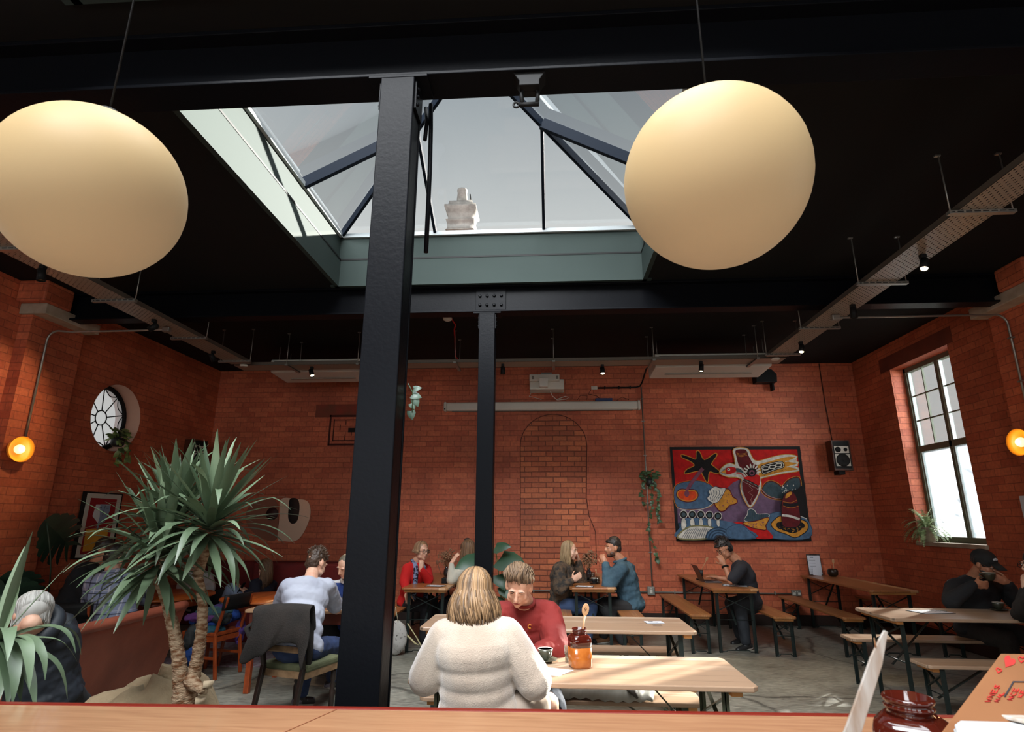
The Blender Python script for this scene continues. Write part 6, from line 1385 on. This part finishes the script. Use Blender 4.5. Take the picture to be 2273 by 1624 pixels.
shape([(1640, 1190), (1630, 1000), (1660, 860), (1750, 780), (1830, 850), (1870, 1000), (1895, 1190), (1860, 1280), (1740, 1300), (1650, 1270)], [('blk', 14), ('dred', 0)])
pg('yel', [(1680, 880), (1700, 820), (1760, 790), (1775, 820), (1720, 870)])
line([(1650, 960), (1760, 985), (1865, 960)], 46, 'blk'); line([(1648, 930), (1760, 945), (1850, 905)], 5, 'yel'); line([(1652, 990), (1760, 1022), (1870, 995)], 5, 'yel'); line([(1630, 1125), (1760, 1140), (1885, 1185)], 32, 'wht'); line([(1900, 1140), (1990, 1180)], 12, 'wht', False)
# ship and red corner
pg('red', [(940, 1230), (1240, 1235), (1420, 1330), (1500, 1452), (1240, 1452), (1100, 1320)])
shape([(1095, 1195), (1140, 1120), (1150, 1060), (1190, 1035), (1240, 1060), (1280, 1110), (1430, 1110), (1435, 1150), (1300, 1190), (1200, 1215)], [('wht', 8), ('tea', 0)])
for k in range(9): line([(1150+k*32, 1075+k*5), (1145+k*32, 1200-k*4)], 5, 'dbl', False)
shape([(1080, 1235), (1250, 1215), (1440, 1160), (1395, 1270), (1400, 1330), (1310, 1320), (1180, 1290)], [('dred', 12), ('yel', 0)])
for i in range(24): dot(rd.uniform(1150, 1390), rd.uniform(1215, 1300), 7, 7, 'mau', 6)
# waves bottom left
pg('blu', [(165, 1452), (170, 1300), (230, 1180), (420, 1160), (700, 1190), (930, 1230), (1100, 1300), (1240, 1452)])
line([(160, 1230), (170, 1290)], 30, 'dbl')
for k in range(5): shape([(195+k*125, 1190), (245+k*122, 1180), (265+k*118, 1280), (200+k*125, 1330 if k == 0 else 1270)], [('dbl', 5), ('wht', -2)])
shape([(165, 1455), (180, 1380), (300, 1300), (450, 1280), (640, 1310), (560, 1380), (530, 1455)], [('olv', 16), ('wht', -6)])
for k in range(13): line([(200+k*30, 1455), (230+k*29, 1400-10*math.sin(k*.25)), (290+k*26, 1322-14*math.sin(k*.25))], 6, 'dbl')
for r_, c_ in ((190, 'dbl'), (170, 'blu'), (150, 'dbl'), (128, 'blu'), (106, 'dbl'), (84, 'blu'), (62, 'dbl')): pg(c_, [(720+r_*math.cos(a), 1452-r_*.82*math.sin(a)) for a in [PI*i/14 for i in range(15)]], False)
shape([(830, 1340), (930, 1270), (1060, 1270), (1180, 1370), (1240, 1450), (900, 1450)], [('blu', 10), ('dbl', 4), ('blu', -3)])
for k in range(5): dot(222+k*122, 1125+(-14, -14, -14, -6, 8)[k]+4, 58, 60, 'wht', 20); dot(222+k*122, 1129+(-14, -14, -14, -6, 8)[k], 49, 52, 'blk', 20); dot(222+k*122, 1131+(-14, -14, -14, -6, 8)[k], 29, 31, 'gre', 16)
obj(g, 'woven_picture', pm, t, fix=False)
# framed poster on the left wall
def LZ(x, y, d): p = atx(130+x*200/1624, 1060+y*200/1624, XL+.02); return V((XL+.022+d, p.y, p.z))
t = thing('framed_poster', 'black-framed poster of a pale face on red above a yellow block, left wall', 'poster', (XL, 7.8, 1.0))
def quad(c, mt, nm, d, th=.004, par=None): obj(G().slab([LZ(x, y, d) for x, y in c], (th, 0, 0)), nm, mt, par or t)
quad([(440, 240), (1140, 290), (930, 1490), (205, 1470)], m_dblack, 'frame', 0, .02)
quad([(495, 275), (1110, 310), (895, 1440), (265, 1440)], mat('mount_card', srgb(190, 186, 172), .8), 'mount', .021)
quad([(550, 360), (1020, 390), (830, 1390), (340, 1380)], mat('poster_red', srgb(140, 18, 26), .6), 'print_red', .026, .001)
quad([(455, 925), (865, 905), (800, 1280), (390, 1330)], mat('poster_yellow', srgb(206, 150, 44), .6), 'print_yellow', .028, .001)
quad([(640, 480), (900, 480), (885, 590), (790, 790), (670, 820), (570, 690), (610, 560)], mat('poster_white', srgb(204, 206, 204), .6), 'print_face', .030, .001)
quad([(712, 475), (890, 480), (880, 600), (780, 800), (690, 830), (660, 955), (640, 900), (700, 700)], mat('poster_blue', srgb(128, 146, 166), .6), 'print_shade', .0315, .001)
for c in ([(800, 490), (806, 490), (750, 680), (744, 680)], [(690, 540), (735, 525), (735, 535), (695, 552)], [(820, 545), (860, 545), (858, 556), (820, 556)]): quad(c, m_ink, 'print_line', .033, .001)
# mirror lobes on the back wall; beige reflection painted as a tan surface colour
m_tan_refl = mat('mirror', srgb(224, 196, 172), .2, .2, coat=.5)
t = thing('wall_mirror', 'rounded kidney-shaped mirror with a dark oval on the back wall beside the yucca', 'mirror', (-4.5, YB, 1.2))
pts = smooth_poly([(624, 1108), (655, 1107), (682, 1112), (689, 1135), (683, 1162), (668, 1190), (652, 1201), (628, 1200), (616, 1196), (620, 1150)], 5)
obj(G().slab([V((at(x_, y_, YB-.02).x, YB-.018, at(x_, y_, YB-.02).z)) for x_, y_ in pts], (0, .014, 0)), 'glass_panel', m_tan_refl, t)
pts = smooth_poly([(644, 1107), (660, 1107), (665, 1125), (660, 1155), (648, 1162), (640, 1150), (641, 1125)], 5)
obj(G().slab([V((at(x_, y_, YB-.02).x, YB-.024, at(x_, y_, YB-.02).z)) for x_, y_ in pts], (0, .006, 0)), 'dark_oval', mat('smoked_glass', (.012, .014, .014), .1), t)
t = thing('wall_mirror', 'tan wooden half-disc with a dark round hole on the back wall behind the yucca leaves', 'mirror', (-5.2, YB, 1.2))
pts = smooth_poly([(612, 1112), (618, 1150), (612, 1197), (580, 1194), (552, 1170), (545, 1140), (560, 1118), (590, 1110)], 5)
obj(G().slab([V((at(x_, y_, YB-.02).x, YB-.018, at(x_, y_, YB-.02).z)) for x_, y_ in pts], (0, .014, 0)), 'wood_panel', mat('tan_panel', srgb(128, 76, 54), .5), t)
obj(G().lathe([(0, 0), (.11, 0), (.11, .004), (0, .004)], (at(604, 1140, YB-.02).x, YB-.019, at(604, 1140, YB).z), 24, Matrix.Rotation(PI/2, 3, 'X')), 'dark_round', mat('hole_dark', srgb(52, 20, 16), .6), t)
p = atx(2273, 1125, XR-.155); tag(obj(G().bx(XR-.156, XR-.150, 6.62, 6.9, p.z-.12, p.z+.12), 'notice', m_paper), 'white paper notice on the right pier at the picture edge', 'notice')
# ================================================================== plants
def leafmat(n, a, b, sc=6): return mat(n, srgb(*a), .42, 0, srgb(*b), sc, stretch=(1, 1, .3), island=.8, contrast=(.3, .7), spec=.6)
l_yuc = leafmat('yucca_leaf', (30, 50, 26), (122, 142, 112)); l_pot = leafmat('pothos_leaf', (36, 60, 38), (84, 112, 74)); l_mon = leafmat('monstera_leaf', (24, 44, 34), (44, 70, 50)); l_fern = leafmat('fern_leaf', (96, 120, 70), (170, 186, 140))
def blade(g, base, d, L, w, droop, side=None, seg=11, fold=.22, kink=0):
    """strap leaf curving under its own weight"""
    d = V(d).normalized(); p = V(base); rows = []; st = L/seg; k_ = random.uniform(.5, .8)
    for i in range(seg+1):
        t = i/seg; sd = d.cross(V((0, 0, 1)));
        if sd.length < .05: sd = V((1, 0, 0))
        sd.normalize(); up = sd.cross(d).normalized(); ww = w*(.55+.45*min(1, t*3.2))*(1-max(0, (t-.45)/.55)**1.6)+.0008
        rows.append([p-sd*ww+up*ww*fold, p-up*ww*.0, p+sd*ww+up*ww*fold])
        p = p+d*st; b = droop*(.25+1.6*t)
        if kink and abs(t-k_) < .08: b += kink
        d = (d+V((0, 0, -1))*b*st*2.2).normalized()
    g.strip(rows)
def yhead(g, c, n, L, w, seed, lean=(0, 0, 0), dr=1.0, thmax=2.15):
    rd = random.Random(seed); random.seed(seed)
    for i in range(n):
        a = i*2.39996+rd.uniform(-.2, .2); th = .12+(i/n)**.85*thmax+rd.uniform(-.08, .08)
        d = V((math.sin(th)*math.cos(a), math.sin(th)*math.sin(a), math.cos(th)))+V(lean)*.35
        LL = L*rd.uniform(.72, 1.05)*(1-.15*abs(th-1.1)); b = V(c)+V((0, 0, .10*(1-i/n)))+d.normalized()*.02
        blade(g, b, d, LL, w*rd.uniform(.75, 1.15), dr*rd.uniform(.3, 1.3)*(1.2 if th > .9 else .3), kink=(rd.random() < .28)*rd.uniform(2, 5))
m_trunk = mat('yucca_bark', srgb(186, 160, 130), .9, 0, srgb(120, 78, 46), 26, stretch=(1, 1, 2.5), bump=1.0, bscale=70, contrast=(.4, .62))
t = thing('yucca_tree', 'tall two-trunked yucca with a big crown of strap leaves beside the leather booth', 'potted plant', (-1.86, 3.0, 0))
TY = 3.0
def ringtrunk(pts, r0, r1, nm, par):
    P0 = smooth_poly([tuple(p) for p in pts], 10, False); n = len(P0); rr = [(r0+(r1-r0)*i/(n-1))*(1+.07*math.sin(i*2.6)+.04*math.sin(i*5.1)) for i in range(n)]
    g = G().tube(P0, rr, 14); rd = random.Random(9)
    for i in range(4, n-1, 1):
        for k in range(3):
            a = rd.uniform(0, 6.28); c = V(P0[i]); r = rr[i]; g.tube([c+V((r*.9*math.cos(a+j*.16), r*.9*math.sin(a+j*.16)*1.0, .004*j)) for j in range(-2, 3)], [.001, .0035, .005, .0035, .001], 5)
    return obj(g, nm, m_trunk, par)
ringtrunk([P_(398, 1640, TY), P_(401, 1545, TY), P_(398, 1470, TY), P_(384, 1390, TY), P_(368, 1330, TY), P_(352, 1290, TY)], .040, .021, 'trunk', t)
ringtrunk([P_(412, 1600, TY), P_(424, 1530, TY), P_(436, 1470, TY), P_(447, 1400, TY), P_(449, 1330, TY), P_(438, 1272, TY)], .036, .020, 'trunk', t)
obj(G().cap(P_(424, 1512, TY-.03), P_(446, 1530, TY-.06), .034, .022), 'cut_branch_stub', m_trunk, t)
g = G(); yhead(g, P_(350, 1262, TY), 84, .50, .022, 11, (-.1, -.1, .0), 1.05); obj(g, 'leaf_crown', l_yuc, t, fix=False)
g = G(); yhead(g, P_(378, 1185, TY+.1), 84, .48, .022, 13, (.05, -.1, .15), .8, 1.9); obj(g, 'leaf_crown', l_yuc, t, fix=False)
g = G(); yhead(g, P_(462, 1195, TY-.05), 92, .50, .022, 15, (.18, -.15, .05), .95, 2.0); obj(g, 'leaf_crown', l_yuc, t, fix=False)
for a, b in ((P_(352, 1296, TY), P_(350, 1255, TY)), (P_(352, 1296, TY), P_(378, 1180, TY+.1)), (P_(438, 1278, TY), P_(462, 1190, TY-.05))): obj(G().tube([a, a.lerp(b, .5)+V((0, .01, 0)), b], [.026, .024, .03], 10), 'branch', m_trunk, t)
obj(G().lathe([(.16, 0), (.2, .05), (.22, .42), (.2, .42), (.19, .38), (0, .38)], (-1.84, 3.0, 0), 28), 'pot', m_pot, t, fix=False)
# burlap wrap
t = thing('burlap_wrap', 'crumpled beige sacking heaped round the foot of the yucca', 'sacking', (-2.15, 3.2, 0))
rows = []; c0 = P_(318, 1600, 3.35); c0.z = 0
for i in range(49):
    a = 2*PI*i/48; row = []
    for j in range(12):
        v = j/11; R = .47*(1-v**3*.88)*(1+.10*math.sin(a*5+v*4)+.05*math.sin(a*11-v*6)); z = .80*math.sin(v*PI/2)**.6+.03*math.sin(a*6+v*8)*v
        z *= (.93+.07*math.cos(a-.3)); row.append(V((c0.x+R*.86*math.cos(a), c0.y+R*.62*math.sin(a)+.02, max(z, .0) if j else 0)))
    rows.append(row)
sk = mat('burlap', srgb(176, 156, 124), .9, 0, srgb(142, 122, 94), 6, bump=.5, bscale=50, contrast=(.3, .7))
obj(G().strip(rows), 'sacking_cloth', sk, t, solid=.006)
for k, (x_, y_) in enumerate(((455, 1535), (448, 1556), (466, 1520))): obj(G().strip([[P_(x_-14, y_-9, 2.95), P_(x_+10, y_-12, 2.96)], [P_(x_-16, y_+6, 2.92), P_(x_+3, y_+8, 2.97)]]), 'paper_scrap', mat('kraft_paper', srgb(196, 176, 146), .9), t, solid=.003)
# left yucca in the near corner
t = thing('yucca_plant', 'low yucca with broad drooping leaves in the near left corner', 'potted plant', (-2.05, 2.2, 0))
obj(G().lathe([(.15, 0), (.18, .04), (.2, .5), (.18, .5), (.17, .46), (0, .46)], (-2.1, 2.2, 0), 24), 'pot', m_pot, t, fix=False)
obj(G().tube([(-2.1, 2.2, .44), (-2.11, 2.2, .8), P_(-6, 1432, 2.2)], [.04, .035, .03], 12), 'trunk', m_trunk, t)
g = G(); c = P_(-4, 1425, 2.2); random.seed(5)
for px, py, dp, L, w_, dr, kk in ((58, 1225, 0, .40, .021, .05, 0), (30, 1300, .02, .34, .026, .2, 0), (130, 1275, .1, .32, .013, .1, 0), (-30, 1250, 0, .36, .03, .3, 0), (140, 1350, .0, .36, .02, 2.2, 3), (120, 1372, -.1, .38, .022, 2.4, 4), (95, 1380, -.15, .40, .024, 2.0, 4), (80, 1390, .1, .36, .022, 2.4, 4), (60, 1410, -.2, .42, .026, 2.2, 3), (40, 1450, -.2, .40, .028, 1.8, 0), (90, 1470, -.1, .38, .024, 1.8, 0), (20, 1480, -.25, .36, .03, 1.6, 0), (60, 1500, -.1, .30, .024, 1.6, 0), (110, 1440, .05, .36, .02, 2.0, 3), (-20, 1500, -.1, .34, .028, 1.0, 0), (-60, 1300, .1, .36, .026, .6, 0), (40, 1340, -.2, .38, .024, 1.5, 2), (150, 1400, .15, .30, .02, 1.8, 3), (8, 1500, -.2, .3, .024, .8, 0), (35, 1520, -.15, .28, .022, .8, 0)):
    q = P_(px, py, 2.2+dp); blade(g, c, q-c, L, w_, dr, kink=kk, seg=14)
obj(g, 'leaf_crown', l_yuc, t, fix=False)
# pothos style trailing plants
def heart(g, p, d, n, s):
    d = V(d).normalized(); n = V(n).normalized(); a = d.cross(n).normalized(); n = a.cross(d); f = lambda x_, y_, z_=0: p+a*x_*s+d*y_*s+n*z_*s
    g.strip([[f(-.02, -.0), f(0, .04), f(.02, 0)], [f(-.42, -.12, -.10), f(0, .12, .03), f(.42, -.12, -.10)], [f(-.5, .22, -.13), f(0, .38, .04), f(.5, .22, -.13)], [f(-.34, .6, -.12), f(0, .68, .02), f(.34, .6, -.12)], [f(-.02, 1.0, -.16), f(0, 1.02, -.16), f(.02, 1.0, -.16)]])
def trailing(name, lbl, pot, vines, n, s, seed, potr=.07, pm_=m_pot, out=(0, -1, 0), m=None, spread=.16):
    t = thing(name, lbl, 'hanging plant', tuple(pot)); rd = random.Random(seed); pot = V(pot); out = V(out)
    obj(G().lathe([(potr*.7, 0), (potr, .03), (potr*1.05, .12), (potr*.95, .12), (potr*.9, .1), (0, .1)], pot, 24), 'pot', pm_, t, fix=False)
    g = G(); gs = G()
    for v in vines:
        P0 = smooth_poly([tuple(p) for p in v], 8, False); gs.tube(P0, .003, 5)
        for i in range(0, len(P0), 1):
            if rd.random() < .8:
                q = V(P0[i]); d = V((rd.gauss(0, .7), rd.gauss(0, .4), -.5)).normalized(); heart(g, q, d, out+V((rd.gauss(0, .4), rd.gauss(0, .4), .4)), s*rd.uniform(.7, 1.15))
    for i in range(n):
        a = rd.uniform(0, 6.28); q = pot+V((math.cos(a)*rd.uniform(0, spread), math.sin(a)*rd.uniform(0, spread*.6), .1+rd.uniform(-.02, .16))); d = V((math.cos(a), math.sin(a)*.6, rd.uniform(-.5, .4)))
        heart(g, q, d, out+V((0, 0, .8)), s*rd.uniform(.8, 1.25)); gs.tube([pot+V((0, 0, .08)), q], .002, 4)
    obj(gs, 'stems', mat('plant_stem', srgb(70, 84, 46), .7), t); obj(g, 'leaves', m or l_pot, t, fix=False); return t
b = at(1443, 1078, 10.05)
trailing('trailing_plant', 'trailing pothos in a small black pot on the back wall beside the pipe', b, [[b+V((-.08, -.04, .12)), b+V((-.16, -.05, -.1)), b+V((-.12, -.02, -.3))], [b+V((.05, -.05, .1)), b+V((.12, -.05, -.15)), b+V((.1, -.02, -.45)), b+V((.12, 0, -.6))], [b+V((0, -.06, .1)), b+V((.0, -.06, -.3)), b+V((-.05, -.02, -.7)), b+V((.02, 0, -1.05)), b+V((.06, 0, -1.2))]], 34, .07, 3, out=(0, -1, 0))
b = V((XL+.02, 7.86, 2.60))
trailing('trailing_plant', 'small trailing plant in a dark pot on the ledge of the round window', b+V((.03, -.02, .0)), [[b+V((.09, -.05, .1)), b+V((.14, -.08, -.05)), b+V((.12, -.1, -.25))], [b+V((.09, .08, .1)), b+V((.13, .1, -.05)), b+V((.12, .12, -.18))]], 30, .085, 6, .085, out=(1, 0, 0), m=leafmat('bright_leaf', (30, 48, 34), (150, 170, 90)))
b = V((-.72, 2.76, 2.2)); b = at(926, 905, 2.80)
t = thing('column_plant', 'small pale-leaved plant peeping out behind the near column high up', 'hanging plant', tuple(b)); g = G(); rd = random.Random(4)
for (x_, y_, s_, dx, dz_) in ((922, 862, .042, .6, .1), (919, 875, .05, .8, -.2), (924, 884, .045, .3, -.6), (917, 895, .035, .4, -.6), (916, 912, .045, .2, -1)): heart(g, at(x_-4, y_, 2.8), (dx, 0, dz_), (0, -1, .5), s_)
obj(g, 'leaves', leafmat('pale_leaf', (60, 84, 70), (110, 136, 120)), t, fix=False); obj(G().tube([at(905, 850, 2.8), at(916, 870, 2.8), at(915, 915, 2.8)], .003, 5), 'stem', l_pot, t)
obj(G().lathe([(.05, 0), (.06, .1), (.05, .1), (0, .03)], at(868, 885, 2.83), 16), 'pot', m_pot, t)
# broad-leaved plant behind the far column
b = V((-.55, 7.25, 0)); t = thing('broad_leaf_plant', 'broad-leaved potted plant standing behind the slim far column', 'potted plant', tuple(b))
obj(G().lathe([(.16, 0), (.2, .3), (.18, .3), (0, .26)], b, 24), 'pot', m_pot, t, fix=False)
g = G(); gs = G()
for px, py, tx, ty, s_ in ((1112, 1236, 40, 10, .34), (1100, 1212, 40, -4, .2), (1060, 1238, -30, 10, .30), (1120, 1300, 20, 30, .2), (1098, 1330, 30, 10, .16), (1075, 1262, -30, 20, .22), (1108, 1275, 10, 26, .2)):
    p0 = at(px, py, 7.15); p1 = at(px+tx, py+ty, 7.05); heart(g, p0, p1-p0, (0, -.7, .8), s_); gs.tube([b+V((0, 0, .25)), p0.lerp(b, .4)+V((0, 0, .12)), p0], [.009, .007, .005], 6)
obj(gs, 'stems', mat('stem_green', srgb(110, 124, 70), .6), t); obj(g, 'leaves', leafmat('glossy_leaf', (26, 50, 36), (58, 92, 66)), t, fix=False)
# monstera plants on the left
def monstera(g, c, tip, s, nrm, seed=0):
    d = V(tip)-V(c); d.normalize(); n = V(nrm).normalized(); a = d.cross(n).normalized(); n = a.cross(d); rd = random.Random(seed); c = V(c)
    for q in (-1, 1):
        for k in range(7):
            y0 = -.12+k*.155; y1 = y0+.148; wx = (.50*math.sin((k+1.3)/8.2*PI)+.06); ry = .16+.05*k
            P1 = lambda x_, y_: c+a*q*x_*s+d*y_*s-n*(x_*x_*.35+y_*y_*.12)*s
            g.strip([[P1(0, y0+.02), P1(0, y1+.05)], [P1(wx*.45, y0+ry*.35), P1(wx*.45, y1+ry*.45)], [P1(wx*.8, y0+ry*.75), P1(wx*.8, y1+ry*.85)], [P1(wx, y0+ry*1.15+.03), P1(wx*.98, y1+ry*1.1)]])
    g.tube([c, c+d*s*1.1-n*.14*s], [.006, .002], 5)
t = thing('monstera_plant', 'swiss cheese plant with a large split leaf against the left wall', 'potted plant', (-5.75, 6.9, 0)); g = G(); gs = G(); bb = V((-5.8, 6.75, .3))
for (x_, y_, x2, y2, X_, s_) in ((104, 1160, 168, 1218, -5.75, .52), (20, 1275, 48, 1325, -5.7, .42), (-10, 1290, -50, 1330, -5.7, .4), (36, 1290, 52, 1340, -5.6, .36)):
    c = atx(x_, y_, X_); q = atx(x2, y2, X_); monstera(g, c, q, s_, (.5, -.75, .35)); gs.tube(smooth_poly([tuple(bb), tuple(bb.lerp(c, .5)+V((.1, -.05, .1))), tuple(c)], 5, False), .008, 6)
obj(gs, 'stems', mat('monstera_stem', srgb(40, 56, 36), .6), t); obj(g, 'leaves', l_mon, t, fix=False)
obj(G().lathe([(.18, 0), (.22, .34), (.2, .34), (0, .3)], (-5.8, 6.75, 0), 24), 'pot', m_pot, t, fix=False)
# fern on the window sill
c = V((XR+.06, 9.0, 1.33)); c = V((XR+.02, 8.93, 1.33)); t = thing('potted_fern', 'bushy fern in a pale ribbed pot on the right window sill', 'potted plant', tuple(c))
g = G(); n = 40; rows = []
for r_, z_ in ((.075, 0), (.09, .03), (.105, .20), (.098, .205), (.09, .18), (.001, .17)): rows.append([c+V((r_*(1+.03*math.cos(i*PI))*math.cos(2*PI*i/n), r_*(1+.03*math.cos(i*PI))*math.sin(2*PI*i/n), z_)) for i in range(n+1)])
obj(g.strip(rows), 'pot', mat('ribbed_clay', srgb(150, 134, 114), .6, 0, srgb(120, 104, 86), 10), t)
g = G(); rd = random.Random(8)
for i in range(95):
    a = rd.uniform(0, 6.28); th = rd.uniform(.2, 1.6); d = V((math.sin(th)*math.cos(a), math.sin(th)*math.sin(a), math.cos(th))); L = rd.uniform(.24, .44); p = c+V((0, 0, .18)); m = 16
    if c.x+d.x*L > XR+.2: d.x *= .2; d.normalize()
    for j in range(m):
        q = p+d*L/m; sd = d.cross(V((0, 0, 1))).normalized() if abs(d.z) < .99 else V((1, 0, 0)); w_ = .034*math.sin(PI*(j+1)/(m+1))**.7
        for s_ in (-1, 1): g.face([p, p+sd*s_*w_+d*.012, q+d*-.003])
        p = q; d = (d+V((0, 0, -.13))).normalized()
obj(g, 'fronds', l_fern, t, fix=False)
# ================================================================== foreground things on the counter
cz = 1.05
jar('brown-glazed cream jar standing on the counter in the right foreground', V((atz(2015, 1553, 1.262).x, atz(2015, 1553, 1.262).y, cz+.001)), 1.03, m_cream, rz=.95)
t = thing('wooden_spoon', 'long pale splintered wooden stick standing on the counter left of the cream jar', 'wooden stick', tuple(P_(1858, 1700, .86)))
p0, p1 = P_(1818, 1830, .87), P_(1970, 1402, .87); d = (p1-p0).normalized(); sd = d.cross(V((0, 1, 0))).normalized()
if sd.x < 0: sd = -sd
wd_ = .0085; fs = V((0, .0035, 0))
g = G().slab([p0-sd*wd_*1.25, p0+sd*wd_*1.5, p0.lerp(p1, .45)+sd*wd_*1.35, p1.lerp(p0, .16)+sd*wd_*.9, p1+sd*.001, p1-sd*.004, p1.lerp(p0, .06)-sd*.006, p1.lerp(p0, .16)-sd*wd_*1.0, p0.lerp(p1, .5)-sd*wd_*.95], (0, .004, 0))
obj(g, 'stick', mat('driftwood', srgb(176, 172, 166), .6, 0, srgb(146, 128, 112), 12, stretch=(6, 6, 1)), t, bev=.001)
obj(G().tube([p1.lerp(p0, .1)-sd*.007, p1.lerp(p0, .06)-sd*.013], [.0012, .0003], 5), 'splinter', m_spoon, t)
# cardboard sign
t = thing('cardboard_sign', 'brown cardboard menu board with red hearts and handwriting leaning on the counter', 'sign', (1.2, 1.35, cz))
def SG(px, py): return None
BL, TL, TR = P_(2118, 1588, 1.26), P_(2222, 1450, 1.34), P_(2420, 1452, 1.34)
ux = (TR-TL).normalized(); uy = (TL-BL); nn = ux.cross(uy).normalized()
if nn.y > 0: nn = -nn
BR = P_(2420, 1592, 1.26); ext = (BL-TL)*.9
cb = mat('cardboard', srgb(136, 88, 52), .85, 0, srgb(122, 78, 44), 9); rdm = mat('red_crayon', srgb(204, 30, 30), .8, 0, srgb(180, 44, 36), 60)
obj(G().slab([BL+ext, BR+ext, TR, TL], -nn*.004), 'board', cb, t, bev=.001)
def onb(px, py, dd=.0012):   # ray hits the board plane
    r_ = ray(px, py); k = (TL+nn*dd-CAM).dot(nn)/r_.dot(nn); return CAM+r_*k
def mark(pl, r_=.0011): return G().tube([onb(*p) for p in pl], r_, 5)
H = lambda cx, cy, w_, h_, a: [(cx+w_*(16*math.sin(k)**3/16)*math.cos(a)-h_*(-(13*math.cos(k)-5*math.cos(2*k)-2*math.cos(3*k)-math.cos(4*k))/16)*math.sin(a), cy+w_*(16*math.sin(k)**3/16)*math.sin(a)+h_*(-(13*math.cos(k)-5*math.cos(2*k)-2*math.cos(3*k)-math.cos(4*k))/16)*math.cos(a)) for k in [2*PI*i/28 for i in range(29)]]
g = G(); hp_ = H(2240, 1468, 13, 15, .55); g.face([onb(*p) for p in hp_[:-1]]); obj(g, 'red_heart', rdm, t, solid=.0006)
obj(mark(H(2217, 1487, 6, 6, .3)), 'small_heart', rdm, t); obj(mark(H(2268, 1463, 7, 7, .2)), 'small_heart', rdm, t)
LT = {'N': [[(0, 1), (0, 0), (1, 1), (1, 0)]], 'E': [[(1, 0), (0, 0), (0, 1), (1, 1)], [(0, .5), (.8, .5)]], 'S': [[(1, .1), (.5, 0), (0, .2), (.5, .5), (1, .75), (.5, 1), (0, .9)]], 'A': [[(0, 1), (.5, 0), (1, 1)], [(.2, .6), (.8, .6)]], 'I': [[(.5, 0), (.5, 1)]], 'L': [[(0, 0), (0, 1), (1, 1)]], 'C': [[(1, .1), (.4, 0), (0, .5), (.4, 1), (1, .9)]], 'K': [[(0, 0), (0, 1)], [(1, 0), (0, .5), (1, 1)]], 'W': [[(0, 0), (.25, 1), (.5, .4), (.75, 1), (1, 0)]]}
def word(s_, x0, y0, ex, ey, sz):
    """letters climb along ex, ey is the letter's down direction"""
    for i, ch in enumerate(s_):
        for pl in LT[ch]:
            obj(mark([(x0+ex[0]*(i+.72*a)*sz+ey[0]*b_*sz, y0+ex[1]*(i+.72*a)*sz+ey[1]*b_*sz) for a, b_ in pl], .0010), 'red_letter', rdm, t)
word('WNES', 2186, 1556, (.55, -.85), (1.0, .15), 11.5); word('NAL', 2207, 1556, (.55, -.85), (1.0, .15), 9)
word('NCE', 2236, 1552, (.5, -.85), (1.0, .12), 11); word('KE', 2258, 1546, (.5, -.85), (1.0, .12), 10)
obj(mark([(2230, 1546), (2250, 1512), (2330, 1514)], .0012), 'dark_outline', m_ink, t)
# napkins and a pale paddle in the corner
zn = 1.245
t = thing('napkin_stack', 'tall stack of folded white napkins at the lower right corner of the counter', 'napkins', tuple(V((atz(2230, 1620, zn).x, atz(2230, 1620, zn).y, cz))))
cs = [atz(2118, 1606, zn), atz(2150, 1583, zn), atz(2360, 1590, zn), atz(2360, 1680, zn), atz(2135, 1680, zn)]
mn = mat('white_napkin', srgb(186, 188, 190), .9); me_ = mat('napkin_shadow', srgb(150, 116, 92), .9)
k = 0; z_ = cz
while z_ < zn-.001:
    th = min(.0125, zn-z_); o_ = .002*math.sin(k*2.1)
    obj(G().slab([V((p.x+o_, p.y-o_, z_)) for p in cs], (0, 0, th*.93)), 'folded_napkin', mn, t, bev=.002); z_ += th; k += 1
def paddle(lbl, p, q, w_, th=.007):
    p, q = V(p), V(q); d = (q-p); L = d.length; d.normalize(); sd = d.cross(V((0, 0, 1))).normalized(); n = sd.cross(d); pts = []
    for i in range(9): a = PI/2+PI*i/8; pts.append(p+sd*w_*math.sin(a)*1.0+d*(w_*.9+w_*.9*math.cos(a)))
    pts += [p+d*L*.6-sd*w_*1.05, q-sd*w_*.9, q+sd*w_*.9, p+d*L*.6+sd*w_*1.05]
    return tag(obj(G().slab(pts, n*th), 'wooden_paddle', mat('pale_paddle', srgb(196, 188, 178), .5, 0, srgb(172, 152, 132), 8, stretch=(2, 9, 2)), bev=.002), lbl, 'wooden paddle')
a = atz(2163, 1572, zn+.004); b_ = atz(2345, 1612, zn+.004)
paddle('pale wooden paddle lying on top of the napkin stack', V((a.x, a.y, zn+.002)), V((b_.x, b_.y, zn+.002)), .022)
